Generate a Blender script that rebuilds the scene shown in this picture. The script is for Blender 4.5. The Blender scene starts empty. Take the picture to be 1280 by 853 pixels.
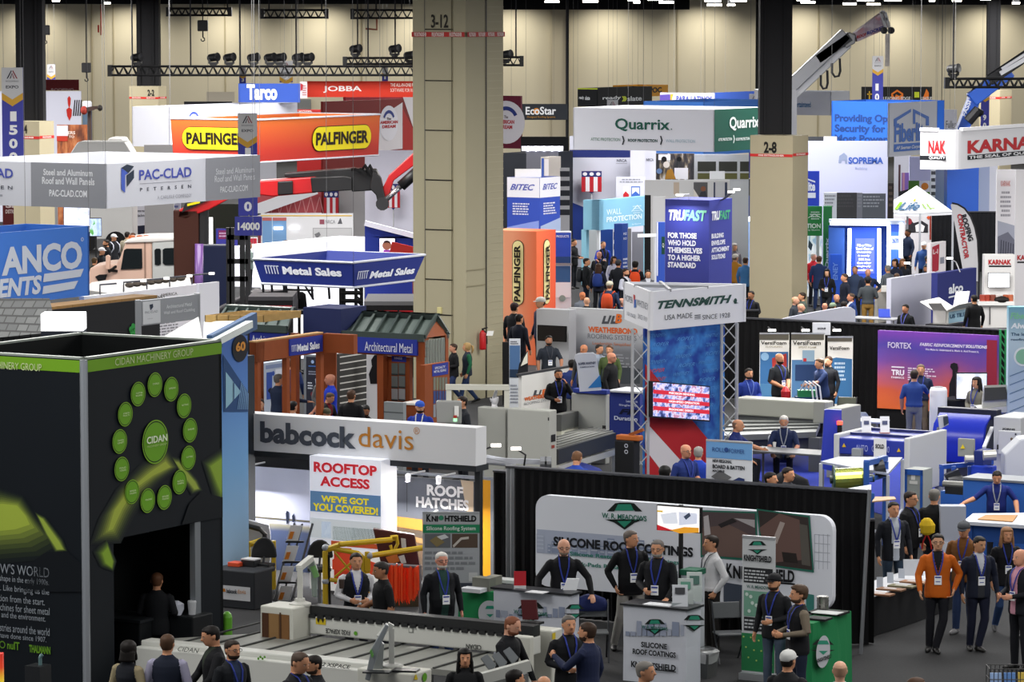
import bpy,math,random
from math import cos,sin,pi,hypot
OBJ=bpy.data.objects
import numpy as np
from mathutils import Vector,Matrix
from mathutils.bvhtree import BVHTree
enum=enumerate;rad=math.radians
for _o in list(OBJ):OBJ.remove(_o)
RND=random.Random(11)
SC=bpy.context.scene
COL=SC.collection
V3=Vector
# camera, world, lamps, exposure
F,CH,HOR=4600.,9.6,20.
TH=math.atan((426.5-HOR)/F)
FW=V3((0,cos(TH),-sin(TH)));UPV=V3((0,sin(TH),cos(TH)))
cam=bpy.data.cameras.new('camera');camo=OBJ.new('camera',cam);COL.objects.link(camo)
cam.sensor_width=36;cam.sensor_fit='HORIZONTAL';cam.lens=F/1280*36
cam.clip_start=1;cam.clip_end=900
camo.location=(0,0,CH);camo.rotation_euler=(pi/2-TH,0,0)
SC.camera=camo
SC.view_settings.view_transform='Standard';SC.view_settings.look='None'
SC.view_settings.gamma=1;SC.view_settings.use_curve_mapping=False
SC.view_settings.exposure=.0
W=bpy.data.worlds.new('World');SC.world=W;W.use_nodes=True
W.node_tree.nodes['Background'].inputs[0].default_value=(.95,.97,1,1)
W.node_tree.nodes['Background'].inputs[1].default_value=.48
def area(x,y,z,sx,sy,power,col=(1,.98,.95),rot=(0,0,0),spread=pi):
 l=bpy.data.lights.new('ceiling_lamp_light','AREA');l.shape='RECTANGLE';l.size=sx;l.size_y=sy
 l.energy=power;l.color=col;l.spread=spread
 o=OBJ.new('ceiling_lamp_light',l);COL.objects.link(o);o.location=(x,y,z);o.rotation_euler=rot
 return o
for yy,pw in((44,1250),(62,2050),(82,2500),(104,3300),(130,3700),(160,3700),(195,3600),(230,2800)):
 for xx in(-27,-9,9,27):
  area(xx,yy,10.5,9,9,pw)
for i in range(13):
 area(-39+i*6.5,249.5,10.5,2.,.6,110,(1,.95,.84),(rad(24),0,0),rad(120))
def ray(px,py):return V3(((px-640)/F,0,0))+UPV*((426.5-py)/F)+FW
def P(px,py,d):
 r=ray(px,py);return V3((0,0,CH))+r*(d/r.y)
def PZ(px,py,z):
 r=ray(px,py);return V3((0,0,CH))+r*((z-CH)/r.z)
def G(px,py):return PZ(px,py,0)
def pix(p):
 c=V3(p)-V3((0,0,CH));z=c.dot(FW);return 640+F*c.x/z,426.5-F*c.dot(UPV)/z
def al(p,dr,px):
 c=V3(p)-V3((0,0,CH));zc=c.dot(FW);k=px-640
 return V3(p)+dr*((k*zc-F*c.x)/(F*dr.x-k*dr.dot(FW)))
PHI=rad(30)
GU=V3((cos(PHI),-sin(PHI),0));GV=V3((sin(PHI),cos(PHI),0));Z=V3((0,0,1))
def dgr(a):return V3((cos(rad(a)),sin(rad(a)),0))
def lin(h):
 h=h.lstrip('#');c=[int(h[i:i+2],16)/255 for i in(0,2,4)]
 return tuple((x/12.92 if x<=.04045 else((x+.055)/1.055)**2.4)for x in c)+(1,)
MC={}
def NN(t,k):return t.nodes.new(k)
def LK(t,a,b):t.links.new(a,b)
def M(col,rough=.6,metal=0.,emit=0.,var=.0,scale=6.,alpha=1.):
 k=(col,rough,metal,emit,var,scale,alpha)
 if k in MC:return MC[k]
 m=bpy.data.materials.new('surface_'+col.strip('#'));m.use_nodes=True;nt=m.node_tree;b=nt.nodes['Principled BSDF']
 b.inputs['Base Color'].default_value=lin(col);b.inputs['Roughness'].default_value=rough
 b.inputs['Metallic'].default_value=metal
 if rough>=.55:b.inputs['Specular IOR Level'].default_value=.22
 m.diffuse_color=lin(col)
 if emit:b.inputs['Emission Color'].default_value=lin(col);b.inputs['Emission Strength'].default_value=emit
 if alpha<1:b.inputs['Alpha'].default_value=alpha
 if var:
  tc=NN(nt,'ShaderNodeTexCoord');n=NN(nt,'ShaderNodeTexNoise');n.inputs['Scale'].default_value=scale
  n.inputs['Detail'].default_value=4
  mx=NN(nt,'ShaderNodeMix');mx.data_type='RGBA';c=lin(col)
  mx.inputs[6].default_value=tuple(max(0,x*(1-var))for x in c[:3])+(1,);mx.inputs[7].default_value=tuple(min(1,x*(1+var))for x in c[:3])+(1,)
  LK(nt,tc.outputs['Object'],n.inputs['Vector']);LK(nt,n.outputs['Fac'],mx.inputs[0]);LK(nt,mx.outputs[2],b.inputs['Base Color'])
 MC[k]=m;return m
def mgrad(name,stops,axis=2,rough=.6,emit=0.,noise=0.,gen=True,scale=3.):
 """multi-colour artwork or painted-in light: a colour ramp along one axis, optionally broken up by noise"""
 m=bpy.data.materials.new(name);m.use_nodes=True;nt=m.node_tree;b=nt.nodes['Principled BSDF']
 tc=NN(nt,'ShaderNodeTexCoord');sp=NN(nt,'ShaderNodeSeparateXYZ');rp=NN(nt,'ShaderNodeValToRGB')
 LK(nt,tc.outputs['Generated' if gen else'Object'],sp.inputs[0])
 if axis=='n':
  n=NN(nt,'ShaderNodeTexNoise');n.inputs['Scale'].default_value=scale;n.inputs['Detail'].default_value=5
  LK(nt,tc.outputs['Generated'],n.inputs['Vector']);src=n.outputs['Fac']
 else:
  src=sp.outputs[axis]
  if noise:
   n=NN(nt,'ShaderNodeTexNoise');n.inputs['Scale'].default_value=scale;n.inputs['Detail'].default_value=5
   LK(nt,tc.outputs['Generated'],n.inputs['Vector'])
   a=NN(nt,'ShaderNodeMath');a.operation='MULTIPLY_ADD';a.inputs[1].default_value=noise;LK(nt,n.outputs['Fac'],a.inputs[0])
   s=NN(nt,'ShaderNodeMath');s.operation='SUBTRACT';s.inputs[1].default_value=noise*.5;LK(nt,src,s.inputs[0])
   LK(nt,s.outputs[0],a.inputs[2]);src=a.outputs[0]
 el=rp.color_ramp.elements
 while len(el)<len(stops):el.new(.5)
 for e,(p,c)in zip(el,stops):e.position=p;e.color=lin(c)
 LK(nt,src,rp.inputs[0]);LK(nt,rp.outputs[0],b.inputs['Base Color']);b.inputs['Roughness'].default_value=rough
 if emit:LK(nt,rp.outputs[0],b.inputs['Emission Color']);b.inputs['Emission Strength'].default_value=emit
 return m
WHITE='#e9e9ec';BLACK='#0b0b0d'
def link(o,parent=None):
 COL.objects.link(o)
 if parent is not None:o.parent=parent
 return o
def tag(o,label,cat=None,group=None,kind=None):
 if label:o['label']=label
 if cat:o['category']=cat
 if group:o['group']=group
 if kind:o['kind']=kind
 return o
def tg_(name,label,cat,loc,group=None):
 o=OBJ.new(name,None);o.empty_display_size=.2;link(o);o.location=loc;o['wl']=0
 del o['wl']
 return tag(o,label,cat,group)
def wloc(o):
 v=V3((0,0,0))
 while o is not None:v=v+o.location;o=o.parent
 return v
class MB:
 def __init__(s):s.v=[];s.f=[];s.m=[];s.cm=0
 def add(s,vs,fs):
  b=len(s.v);s.v+=[V3(p)for p in vs];s.f+=[tuple(i+b for i in f)for f in fs];s.m+=[s.cm]*len(fs);return s
 def mat(s,i):s.cm=i;return s
 def quad(s,a,b,c,d):return s.add([a,b,c,d],[(0,1,2,3)])
 def pg(s,pts):return s.add(pts,[tuple(range(len(pts)))])
 def par(s,o,a,b,c):
  o,a,b,c=V3(o),V3(a),V3(b),V3(c)
  vs=[o,o+a,o+a+b,o+b,o+c,o+a+c,o+a+b+c,o+b+c]
  fs=[(0,3,2,1),(4,5,6,7),(0,1,5,4),(1,2,6,5),(2,3,7,6),(3,0,4,7)]
  if a.cross(b).dot(c)<0:fs=[f[::-1]for f in fs]
  return s.add(vs,fs)
 def box(s,c,a,b,h):
  """centre of the base c, full vectors a, b, height h"""
  a,b=V3(a),V3(b);return s.par(V3(c)-a/2-b/2,a,b,Z*h)
 def pri(s,pts,vec):
  n=len(pts);pts=[V3(p)for p in pts];vec=V3(vec)
  fs=[tuple(range(n))[::-1],tuple(range(n,2*n))]+[(i,(i+1)%n,n+(i+1)%n,n+i)for i in range(n)]
  return s.add(pts+[p+vec for p in pts],fs)
 def tu(s,path,r,n=6,cap=True):
  path=[V3(p)for p in path];rs=r if isinstance(r,(list,tuple))else[r]*len(path);rings=[];b=len(s.v);vs=[]
  up=None
  for i,p in enum(path):
   t=(path[min(i+1,len(path)-1)]-path[max(i-1,0)]).normalized()
   if up is None:up=t.orthogonal().normalized()
   else:
    up=(up-t*up.dot(t));up=up.normalized()if up.length>1e-6 else t.orthogonal().normalized()
   w=t.cross(up)
   for k in range(n):
    a=2*pi*k/n;vs.append(p+(up*cos(a)+w*sin(a))*rs[i])
  fs=[]
  for i in range(len(path)-1):
   for k in range(n):
    k2=(k+1)%n;fs.append((i*n+k,i*n+k2,(i+1)*n+k2,(i+1)*n+k))
  if cap:fs+=[tuple(range(n))[::-1],tuple(range((len(path)-1)*n,len(path)*n))]
  return s.add(vs,fs)
 def bar(s,p,q,w,h=None):
  p,q=V3(p),V3(q);t=(q-p).normalized();h=h or w
  a=t.cross(Z)if abs(t.z)<.95 else V3((1,0,0));a.normalize();c=t.cross(a).normalized()
  return s.par(p-a*w/2-c*h/2,a*w,c*h,q-p)
 def loft(s,rings,cap=True):
  n=len(rings[0]);vs=[p for r in rings for p in r];fs=[]
  for i in range(len(rings)-1):
   for k in range(n):
    k2=(k+1)%n;fs.append((i*n+k,i*n+k2,(i+1)*n+k2,(i+1)*n+k))
  if cap:fs+=[tuple(range(n))[::-1],tuple(range((len(rings)-1)*n,len(rings)*n))]
  return s.add(vs,fs)
 def lt(s,c,prof,n=16,ax=Z):
  c=V3(c);ax=V3(ax).normalized();e=ax.orthogonal().normalized();g=ax.cross(e)
  return s.loft([[c+ax*h+(e*cos(2*pi*k/n)+g*sin(2*pi*k/n))*max(r,1e-4)for k in range(n)]for r,h in prof])
 def ball(s,c,rx,ry=None,rz=None,n=10,m=6):
  ry=ry or rx;rz=rz or rx;c=V3(c)
  return s.loft([[c+V3((rx*sin(pi*(i+.02)/(m+.04))*cos(2*pi*k/n),ry*sin(pi*(i+.02)/(m+.04))*sin(2*pi*k/n),-rz*cos(pi*(i+.02)/(m+.04))))for k in range(n)]for i in range(m+1)])
 def oj(s,name,mat,parent=None,smooth=0,bev=0):
  mats=[M(k)if isinstance(k,str)else k for k in(mat if isinstance(mat,(list,tuple))else[mat])]
  me=bpy.data.meshes.new(name)
  if parent is None:
   xs=[p.x for p in s.v];ys=[p.y for p in s.v];zs=[p.z for p in s.v]
   L=V3(((min(xs)+max(xs))/2,(min(ys)+max(ys))/2,min(zs)))
  else:L=wloc(parent)
  me.from_pydata([tuple(p-L)for p in s.v],[],s.f)
  for m in mats:me.materials.append(m)
  if len(mats)>1:me.polygons.foreach_set('material_index',s.m)
  if smooth:me.polygons.foreach_set('use_smooth',[True]*len(s.f))
  me.update()
  o=OBJ.new(name,me);link(o,parent)
  if parent is None:o.location=L
  if bev:
   b=o.modifiers.new('bevel','BEVEL');b.width=bev;b.segments=2;b.limit_method='ANGLE'
  return o
 def top(s,name,mat,label,cat,group=None,kind=None,**k):
  return tag(s.oj(name,mat,None,**k),label,cat,group,kind)
class Face:
 """a flat board face seen from outside: o bottom-left, ex to the right, ey up"""
 def __init__(s,o,ex,ey):s.o,s.ex,s.ey=V3(o),V3(ex),V3(ey);s.n=s.ex.cross(s.ey).normalized()
 def p(s,u,v,off=.006):return s.o+s.ex*u+s.ey*v+s.n*off
 def uv(s,px,py):
  r=ray(px,py);c=V3((0,0,CH));t=(s.o-c).dot(s.n)/r.dot(s.n);q=c+r*t-s.o
  a,b=s.ex,s.ey;aa,ab,bb=a.dot(a),a.dot(b),b.dot(b);qa,qb=q.dot(a),q.dot(b);D=aa*bb-ab*ab
  return(qa*bb-qb*ab)/D,(qb*aa-qa*ab)/D
 def rc_(s,x0,yt,yb,x1):
  """pixel box (yt, yb read at its left end) -> u0,u1,v0,v1"""
  u0,v1=s.uv(x0,yt);u0b,v0=s.uv(x0,yb)
  lo,hi=u0-3,u0+3
  p=al(s.p((u0+u0b)/2,(v0+v1)/2,0),s.ex.normalized(),x1);u1=(p-s.o).dot(s.ex)/s.ex.dot(s.ex)-(v0+v1)/2*s.ey.dot(s.ex)/s.ex.dot(s.ex)
  return(u0+u0b)/2,u1,v0,v1
GLY={}
def _glyphs():
 chars=[chr(c)for c in range(33,127)]+['\u00ae','\u2019','\u203a','\u00bb']
 made=[]
 for bo in(0,1,2):
  for c in chars+['HH']:
   cu=bpy.data.curves.new('t','FONT');cu.body=c if c=='HH' else'H'+c+'H';cu.size=1;cu.resolution_u=3 if bo<9 else 2;cu.offset=(0,.022,.042)[bo]
   o=OBJ.new('t',cu);COL.objects.link(o);cu2=None
   cu3=bpy.data.curves.new('t','FONT');cu3.body=c;cu3.size=1;cu3.resolution_u=3;cu3.offset=cu.offset
   o3=OBJ.new('t',cu3);COL.objects.link(o3);made.append((bo,c,o,o3))
 dg=bpy.context.evaluated_depsgraph_get();dg.update();tmp={}
 for bo,c,o,o3 in made:
  e=o.evaluated_get(dg);bb=[v[0]for v in e.bound_box];w=max(bb)-min(bb)
  me=bpy.data.meshes.new_from_object(o3.evaluated_get(dg));vs=[(v.co.x,v.co.y)for v in me.vertices];fs=[tuple(p.vertices)for p in me.polygons]
  tmp[(bo,c)]=(w,vs,fs);bpy.data.meshes.remove(me)
 for(bo,c),(w,vs,fs)in tmp.items():
  if c!='HH':GLY[(bo,c)]=(w-tmp[(bo,'HH')][0],vs,fs)
 for b in(0,1,2):GLY[(b,' ')]=(.28,[],[])
 for bo,c,o,o3 in made:
  for q in(o,o3):
   d=q.data;OBJ.remove(q);bpy.data.curves.remove(d)
_glyphs()
def layout(s,bo=1,track=0.):
 x=0;vs=[];fs=[]
 for c in s:
  a,gv,gf=GLY.get((bo,c),GLY[(bo,' ')]);b=len(vs)
  vs+=[(x+p[0],p[1])for p in gv];fs+=[tuple(i+b for i in f)for f in gf];x+=a+track
 return vs,fs
class Ink:
 """flat printing on one or more faces, gathered into one part per colour"""
 def __init__(s,face):s.f=face;s.k={}
 def mb(s,col):return s.k.setdefault(col,MB())
 def on(s,face):s.f=face;return s
 def ut(s,t,u0,u1,v0,v1,col,bo=1,sl_=0.,track=0.,cap=None,off=.012):
  vs,fs=layout(t,bo,track)
  if not vs:return s
  xs=[p[0]for p in vs];ys=[p[1]for p in vs];x0,x1=min(xs),max(xs);y0,y1=min(ys),max(ys)
  if cap:y0,y1=.0,.73
  out=[]
  for x,y in vs:
   b=(y-y0)/(y1-y0);a=(x-x0)/(x1-x0);out.append(s.f.p(u0+(u1-u0)*(a+sl_*(b-.5)),v0+(v1-v0)*b,off))
  s.mb(col).add(out,fs);return s
 def t(s,t,x0,yt,yb,x1,col,**k):
  u0,u1,v0,v1=s.f.rc_(x0,yt,yb,x1);return s.ut(t,u0,u1,v0,v1,col,**k)
 def r(s,x0,yt,yb,x1,col,off=.006):
  u0,u1,v0,v1=s.f.rc_(x0,yt,yb,x1);return s.ur(u0,u1,v0,v1,col,off)
 def ur(s,u0,u1,v0,v1,col,off=.006):
  s.mb(col).quad(s.f.p(u0,v0,off),s.f.p(u1,v0,off),s.f.p(u1,v1,off),s.f.p(u0,v1,off));return s
 def pg(s,pts,col,off=.008):
  """pixel polygon"""
  s.mb(col).pg([s.f.p(*s.f.uv(*p),off)for p in pts]);return s
 def up_(s,pts,col,off=.008):s.mb(col).pg([s.f.p(u,v,off)for u,v in pts]);return s
 def dc(s,px,py,rpx,col,off=.008,n=24,ry=None):
  u,v=s.f.uv(px,py);k=s.f.uv(px,py-(ry or rpx))[1]-v;R_=abs(k)*s.f.ey.length;ku=R_/s.f.ex.length
  s.mb(col).pg([s.f.p(u+ku*cos(6.2832*i/n),v+k*sin(6.2832*i/n),off)for i in range(n)]);return s
 def ring(s,px,py,r0,r1,col,off=.01,n=24,a0=0,a1=360):
  u,v=s.f.uv(px,py);k=abs(s.f.uv(px,py-1)[1]-v);ku=k*s.f.ey.length/s.f.ex.length;m=s.mb(col)
  for i in range(n):
   a,b=[rad(a0+(a1-a0)*j/n)for j in(i,i+1)]
   m.quad(*[s.f.p(u+ku*q*cos(w),v+k*q*sin(w),off)for q,w in((r0,a),(r1,a),(r1,b),(r0,b))])
  return s
 def ln_(s,x0,yt,yb,x1,n,col,seed=1,center=False,h=.5):
  """rows of unreadable small print"""
  u0,u1,v0,v1=s.f.rc_(x0,yt,yb,x1);rr=random.Random(seed);dv=(v1-v0)/n
  for i in range(n):
   y=v1-dv*(i+.75);x=u0;end=u0+(u1-u0)*rr.uniform(.7,1)
   sh=(u1-end)/2 if center else 0
   while x<end-(u1-u0)*.03:
    w=min((u1-u0)*rr.uniform(.06,.17),end-x);s.ur(x+sh,x+w+sh,y,y+dv*h,col,.01);x+=w+(u1-u0)*.03
  return s
 def dn(s,parent,name='lettering',emit=0.,rough=.55):
  for col,m in s.k.items():
   if m.v:m.oj(name,M(col,rough,0,emit)if isinstance(col,str)else col,parent)
  return s
def cnr(xc,yt,yb,d):
 a=P(xc,yt,d);b=P(xc,yb,d);return V3((a.x,a.y,b.z)),a.z-b.z
def faces(xc,yt,yb,d,xl=None,xr=None,du=None,dv=None):
 """left face runs from the near corner along -U to pixel xl, right face along V to pixel xr"""
 du=du or GU;dv=dv or GV;c,h=cnr(xc,yt,yb,d);L=R=None
 if xl is not None:
  a=al(c,-du,xl);L=Face(a,c-a,Z*h)
 if xr is not None:
  b=al(c,dv,xr);R=Face(c,b-c,Z*h)
 return c,h,L,R
def ringbox(root,c,h,L,R,mat,th=.05,inner=None,name='panel'):
 """four thin walls of a hollow hanging sign"""
 a=-L.ex;b=R.ex;au,bu=a.normalized()*th,b.normalized()*th
 for o,e,t in((c,a,bu),(c,b,au),(c+b,a,-bu),(c+a,b,-au)):
  m=MB();m.par(o,e,t,Z*h);m.oj(name,mat,root)
def cables(root,pts,z=10.76,r=.006,mat='#6a6a6c'):
 for p in pts:MB().tu([p,V3((p.x,p.y,z))],r,4).oj('suspension_cable',M(mat),root)
ARMS={'down':((.245,.03,1.14),(.255,-.06,.88)),'bent':((.25,.02,1.14),(.11,-.24,1.10)),'pocket':((.30,.07,1.15),(.215,-.05,.93)),'phone':((.25,-.12,1.20),(.13,-.15,1.46)),'table':((.26,-.14,1.15),(.20,-.36,1.02)),'fwd':((.23,-.22,1.24),(.15,-.46,1.22)),'wide':((.33,-.03,1.17),(.36,-.24,.98)),'hip':((.36,.09,1.18),(.20,.0,1.02)),'cross':((.24,-.05,1.14),(-.06,-.22,1.15)),'chin':((.22,-.16,1.15),(.05,-.20,1.42)),'point':((.24,-.16,1.20),(.02,-.42,1.30)),'side':((.38,-.05,1.2),(.58,-.2,1.16)),'clasp':((.25,.0,1.14),(.05,-.22,1.)),'swing':((.26,-.04,1.14),(.24,-.22,.93)),'swingb':((.26,.12,1.15),(.27,.12,.9)),'pack':((.24,-.06,1.17),(.15,-.13,1.38)),'low':((.25,-.1,1.14),(.16,-.30,.92))}
LEGS={'stand':(((.095,.0,.49),(.11,.02,.08)),((.095,.0,.49),(.11,.02,.08))),'walk':(((.09,-.14,.50),(.09,-.20,.08)),((.09,.02,.48),(.09,.28,.13))),'cross':(((.08,-.06,.49),(-.02,-.08,.08)),((.09,.0,.49),(.10,.04,.08))),'wide':(((.15,-.02,.49),(.22,.02,.08)),((.15,-.02,.49),(.22,.02,.08))),'sit':(((.12,-.42,.93),(.12,-.40,.48)),((.12,-.42,.93),(.12,-.40,.48)))}
def ell(c,rx,ry,n=16,rot=None):
 c=V3(c);out=[]
 for k in range(n):
  a=2*pi*k/n;p=V3((rx*cos(a),ry*sin(a),0));out.append(c+(rot@p if rot else p))
 return out
HEADR=[(-.012,.040,.045,.0),(.0,.046,.062,-.022),(.022,.058,.080,-.016),(.05,.066,.092,-.010),(.085,.072,.098,-.006),(.12,.0755,.1,-.002),(.15,.0755,.1,.002),(.18,.069,.091,.004),(.203,.052,.070,.004),(.218,.030,.042,.004),(.224,.006,.01,.004)]
BODY={}
def head_pt(hp,hm):return hm@V3(hp)
def body_mesh(arms,legs,lean,belly,fem,hem,hyaw,hpitch,vox):
 key=(arms,legs,lean,belly,fem,hem,hyaw,hpitch,vox)
 if key in BODY:return BODY[key]
 mb=MB();SK,TO,UA,FA,PA,SH=0,1,2,3,4,5
 la=rad(lean);piv=V3((0,0,.95));RL=Matrix.Rotation(la,4,'X')
 LM=Matrix.Translation(piv)@RL@Matrix.Translation(-piv)
 up=lambda p:LM@V3(p)
 sw=.92 if fem else 1.
 secs=[(hem-.0,.172,.128,.0),(hem+.05,.178,.132,.0),(.98,.172,.128+.05*belly,-.03*belly),(1.08,.160+.03*belly,.120+.06*belly,-.035*belly),(1.18,.168,.124+.04*belly,-.012*belly),(1.28,.184,.128,.0),(1.36,.188,.118,.004),(1.415,.168,.098,.008),(1.455,.112,.078,.012),(1.50,.066,.064,.014)]
 if fem:secs=[(z,rx*(.97 if z<1. else.86),ry*(.98 if not 1.2<z<1.33 else 1.06),y)for z,rx,ry,y in secs]
 mb.mat(TO);mb.loft([[up(q)for q in ell((0,y,z),rx,ry,20)]for z,rx,ry,y in secs])
 mb.mat(PA);mb.loft([ell((0,.0,z),rx,ry,16)for z,rx,ry in((.80,.11,.09),(.84,.155,.11),(.92,.165,.118),(1.,.155,.11),(1.04,.13,.1))])
 for sgn,(kn,an)in zip((1,-1),LEGS[legs]):
  h=V3((sgn*.085,0,.90));k=V3((sgn*kn[0],kn[1],kn[2]));a=V3((sgn*an[0],an[1],an[2]))
  th=.082 if not fem else.078
  mb.mat(PA);mb.tu([h+(h-k)*.05,h,h.lerp(k,.35),h.lerp(k,.8),k,k.lerp(a,.3),k.lerp(a,.7),a],[th*.6,th,th*.98,th*.76,.062,.062,.055,.05],12)
  mb.mat(SH);t=V3((sgn*.25,-1,0)).normalized()
  heel=a+V3((0,.03,-.045))-t*.0;toe=a+t*.17+V3((0,0,-.052))
  if legs=='walk' and sgn<0:toe=a+t*.14+V3((0,0,-.10));heel=a+V3((0,.05,-.01))
  mb.tu([heel-t*.045,heel-t*.03,heel.lerp(toe,.4)+Z*.006,heel.lerp(toe,.8),toe+t*.005],[.018,.036,.042,.036,.016],10)
  mb.tu([a+Z*.03,a-Z*.035],[.045,.042],10)
 for sgn,nm in zip((1,-1),arms):
  e,w=ARMS[nm];S=up((sgn*.178*sw,.008,1.385));E=up((sgn*e[0]*sw,e[1],e[2]));Wp=up((sgn*w[0]*sw,w[1],w[2]))
  mb.mat(UA);mb.tu([S+V3((-sgn*.06,0,.035)),S+V3((-sgn*.025,0,.02)),S,S.lerp(E,.4),E,E.lerp(Wp,.08)],[.022,.052,.061,.057,.050,.045],10)
  mb.mat(FA);mb.tu([E,E.lerp(Wp,.3),E.lerp(Wp,.75),Wp],[.047,.048,.038,.033],10)
  mb.mat(SK);d=(Wp-E).normalized()
  if nm in('pocket',):d=(d+V3((0,0,-.6))).normalized()
  inn=V3((-sgn,0,0));inn=(inn-d*inn.dot(d)).normalized()
  if nm in('table','wide','side','low'):inn=V3((0,0,-1));inn=(inn-d*inn.dot(d)).normalized();d=(d*.8+V3((0,-.5,0))).normalized();inn=(inn-d*inn.dot(d)).normalized()
  sd=d.cross(inn).normalized()
  th=sd if sd.y<0 or(abs(sd.y)<.3 and sd.z>0)else-sd
  if nm in('table','wide','side','low'):th=sd if(sd.x*sgn)<0 else-sd
  pc=Wp+d*.05
  R0=[]
  for q,rw,rt in((-.03,.026,.022),(.0,.034,.018),(.04,.042,.017),(.085,.042,.014)):
   c=Wp+d*q;R0.append([c+th*rw*cos(a*pi/5)+inn*rt*sin(a*pi/5)for a in range(10)])
  mb.loft(R0)
  curl=.75 if nm in('bent','phone','pocket','cross','clasp','pack','chin')else.35
  for i,(of,ln)in enum(((.032,.072),(.011,.082),(-.011,.076),(-.031,.058))):
   b=Wp+d*.08+th*of;c1=curl;
   if nm=='point':c1=.1 if i==0 else 1.2
   d1=(d*cos(c1*.7)+inn*sin(c1*.7));d2=(d*cos(c1*1.7)+inn*sin(c1*1.7))
   mb.tu([b-d*.01,b,b+d1*ln*.5,b+d1*ln*.5+d2*ln*.5],[.0085,.0095,.0088,.0065],6)
  b=Wp+d*.03+th*.032;dt=(d*.75+th*.6+inn*.35).normalized()
  mb.tu([b-dt*.01,b,b+dt*.035,b+dt*.05+d*.018],[.011,.0125,.0105,.008],6)
 nb=up((0,.014,1.46));hb=up((0,.0,1.526))+V3((0,-.006,0))
 HM=Matrix.Translation(hb)@Matrix.Rotation(la*.45,4,'X')@Matrix.Rotation(rad(hyaw),4,'Z')@Matrix.Rotation(rad(hpitch),4,'X')
 mb.mat(SK);mb.tu([nb,nb.lerp(hb,.5)+V3((0,.012,0)),hb+V3((0,.02,.06))],[.06,.054,.052],12)
 mb.loft([[HM@q for q in ell((0,y,z),rx,ry,16)]for z,rx,ry,y in HEADR])
 mb.tu([HM@V3(q)for q in((0,-.098,.125),(0,-.110,.100),(0,-.120,.082),(0,-.098,.074))],[.008,.012,.016,.012],6)
 for sg in(1,-1):mb.ball(HM@V3((sg*.077,.012,.10)),.012,.022,.032,8,5)
 me=bpy.data.meshes.new('src');me.from_pydata([tuple(p)for p in mb.v],[],mb.f)
 o=OBJ.new('src',me);COL.objects.link(o)
 r=o.modifiers.new('r','REMESH');r.mode='VOXEL';r.voxel_size=vox;r.adaptivity=0
 s=o.modifiers.new('s','SMOOTH');s.factor=.4;s.iterations=2
 BODY['pending']=BODY.get('pending',[]);BODY['pending'].append((key,o,mb,LM,HM,secs))
 return None
def flush_bodies():
 pend=BODY.pop('pending',[])
 if not pend:return
 dg=bpy.context.evaluated_depsgraph_get();dg.update()
 for key,o,mb,LM,HM,secs in pend:
  me=bpy.data.meshes.new_from_object(o.evaluated_get(dg));me.name='body'
  bvh=BVHTree.FromPolygons([tuple(p)for p in mb.v],mb.f);LI=LM.inverted();mi=[]
  n=len(me.polygons);cs=np.empty(n*3);me.polygons.foreach_get('center',cs);ns=np.empty(n*3);me.polygons.foreach_get('normal',ns);cs=cs.reshape(-1,3);ns=ns.reshape(-1,3)
  fem=key[4]
  for c,nn in zip(cs,ns):
   c=V3(c);_,_,fi,_=bvh.find_nearest(c);m=mb.m[fi]if fi is not None else 1
   if m==1 and nn[1]<-.15:
    q=LI@c
    if q.z>1.19 and abs(q.x)<(q.z-1.19)*.26:m=6
    elif abs(q.x)<.05+(.02 if q.z>1.1 else.0):m=7
   mi.append(m)
  me.materials.clear()
  for _ in range(8):me.materials.append(M('#808080'))
  me.polygons.foreach_set('material_index',mi);me.polygons.foreach_set('use_smooth',[True]*n);me.update()
  BODY[key]=(me,LM,HM,secs)
  d=o.data;OBJ.remove(o);bpy.data.meshes.remove(d)
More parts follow.
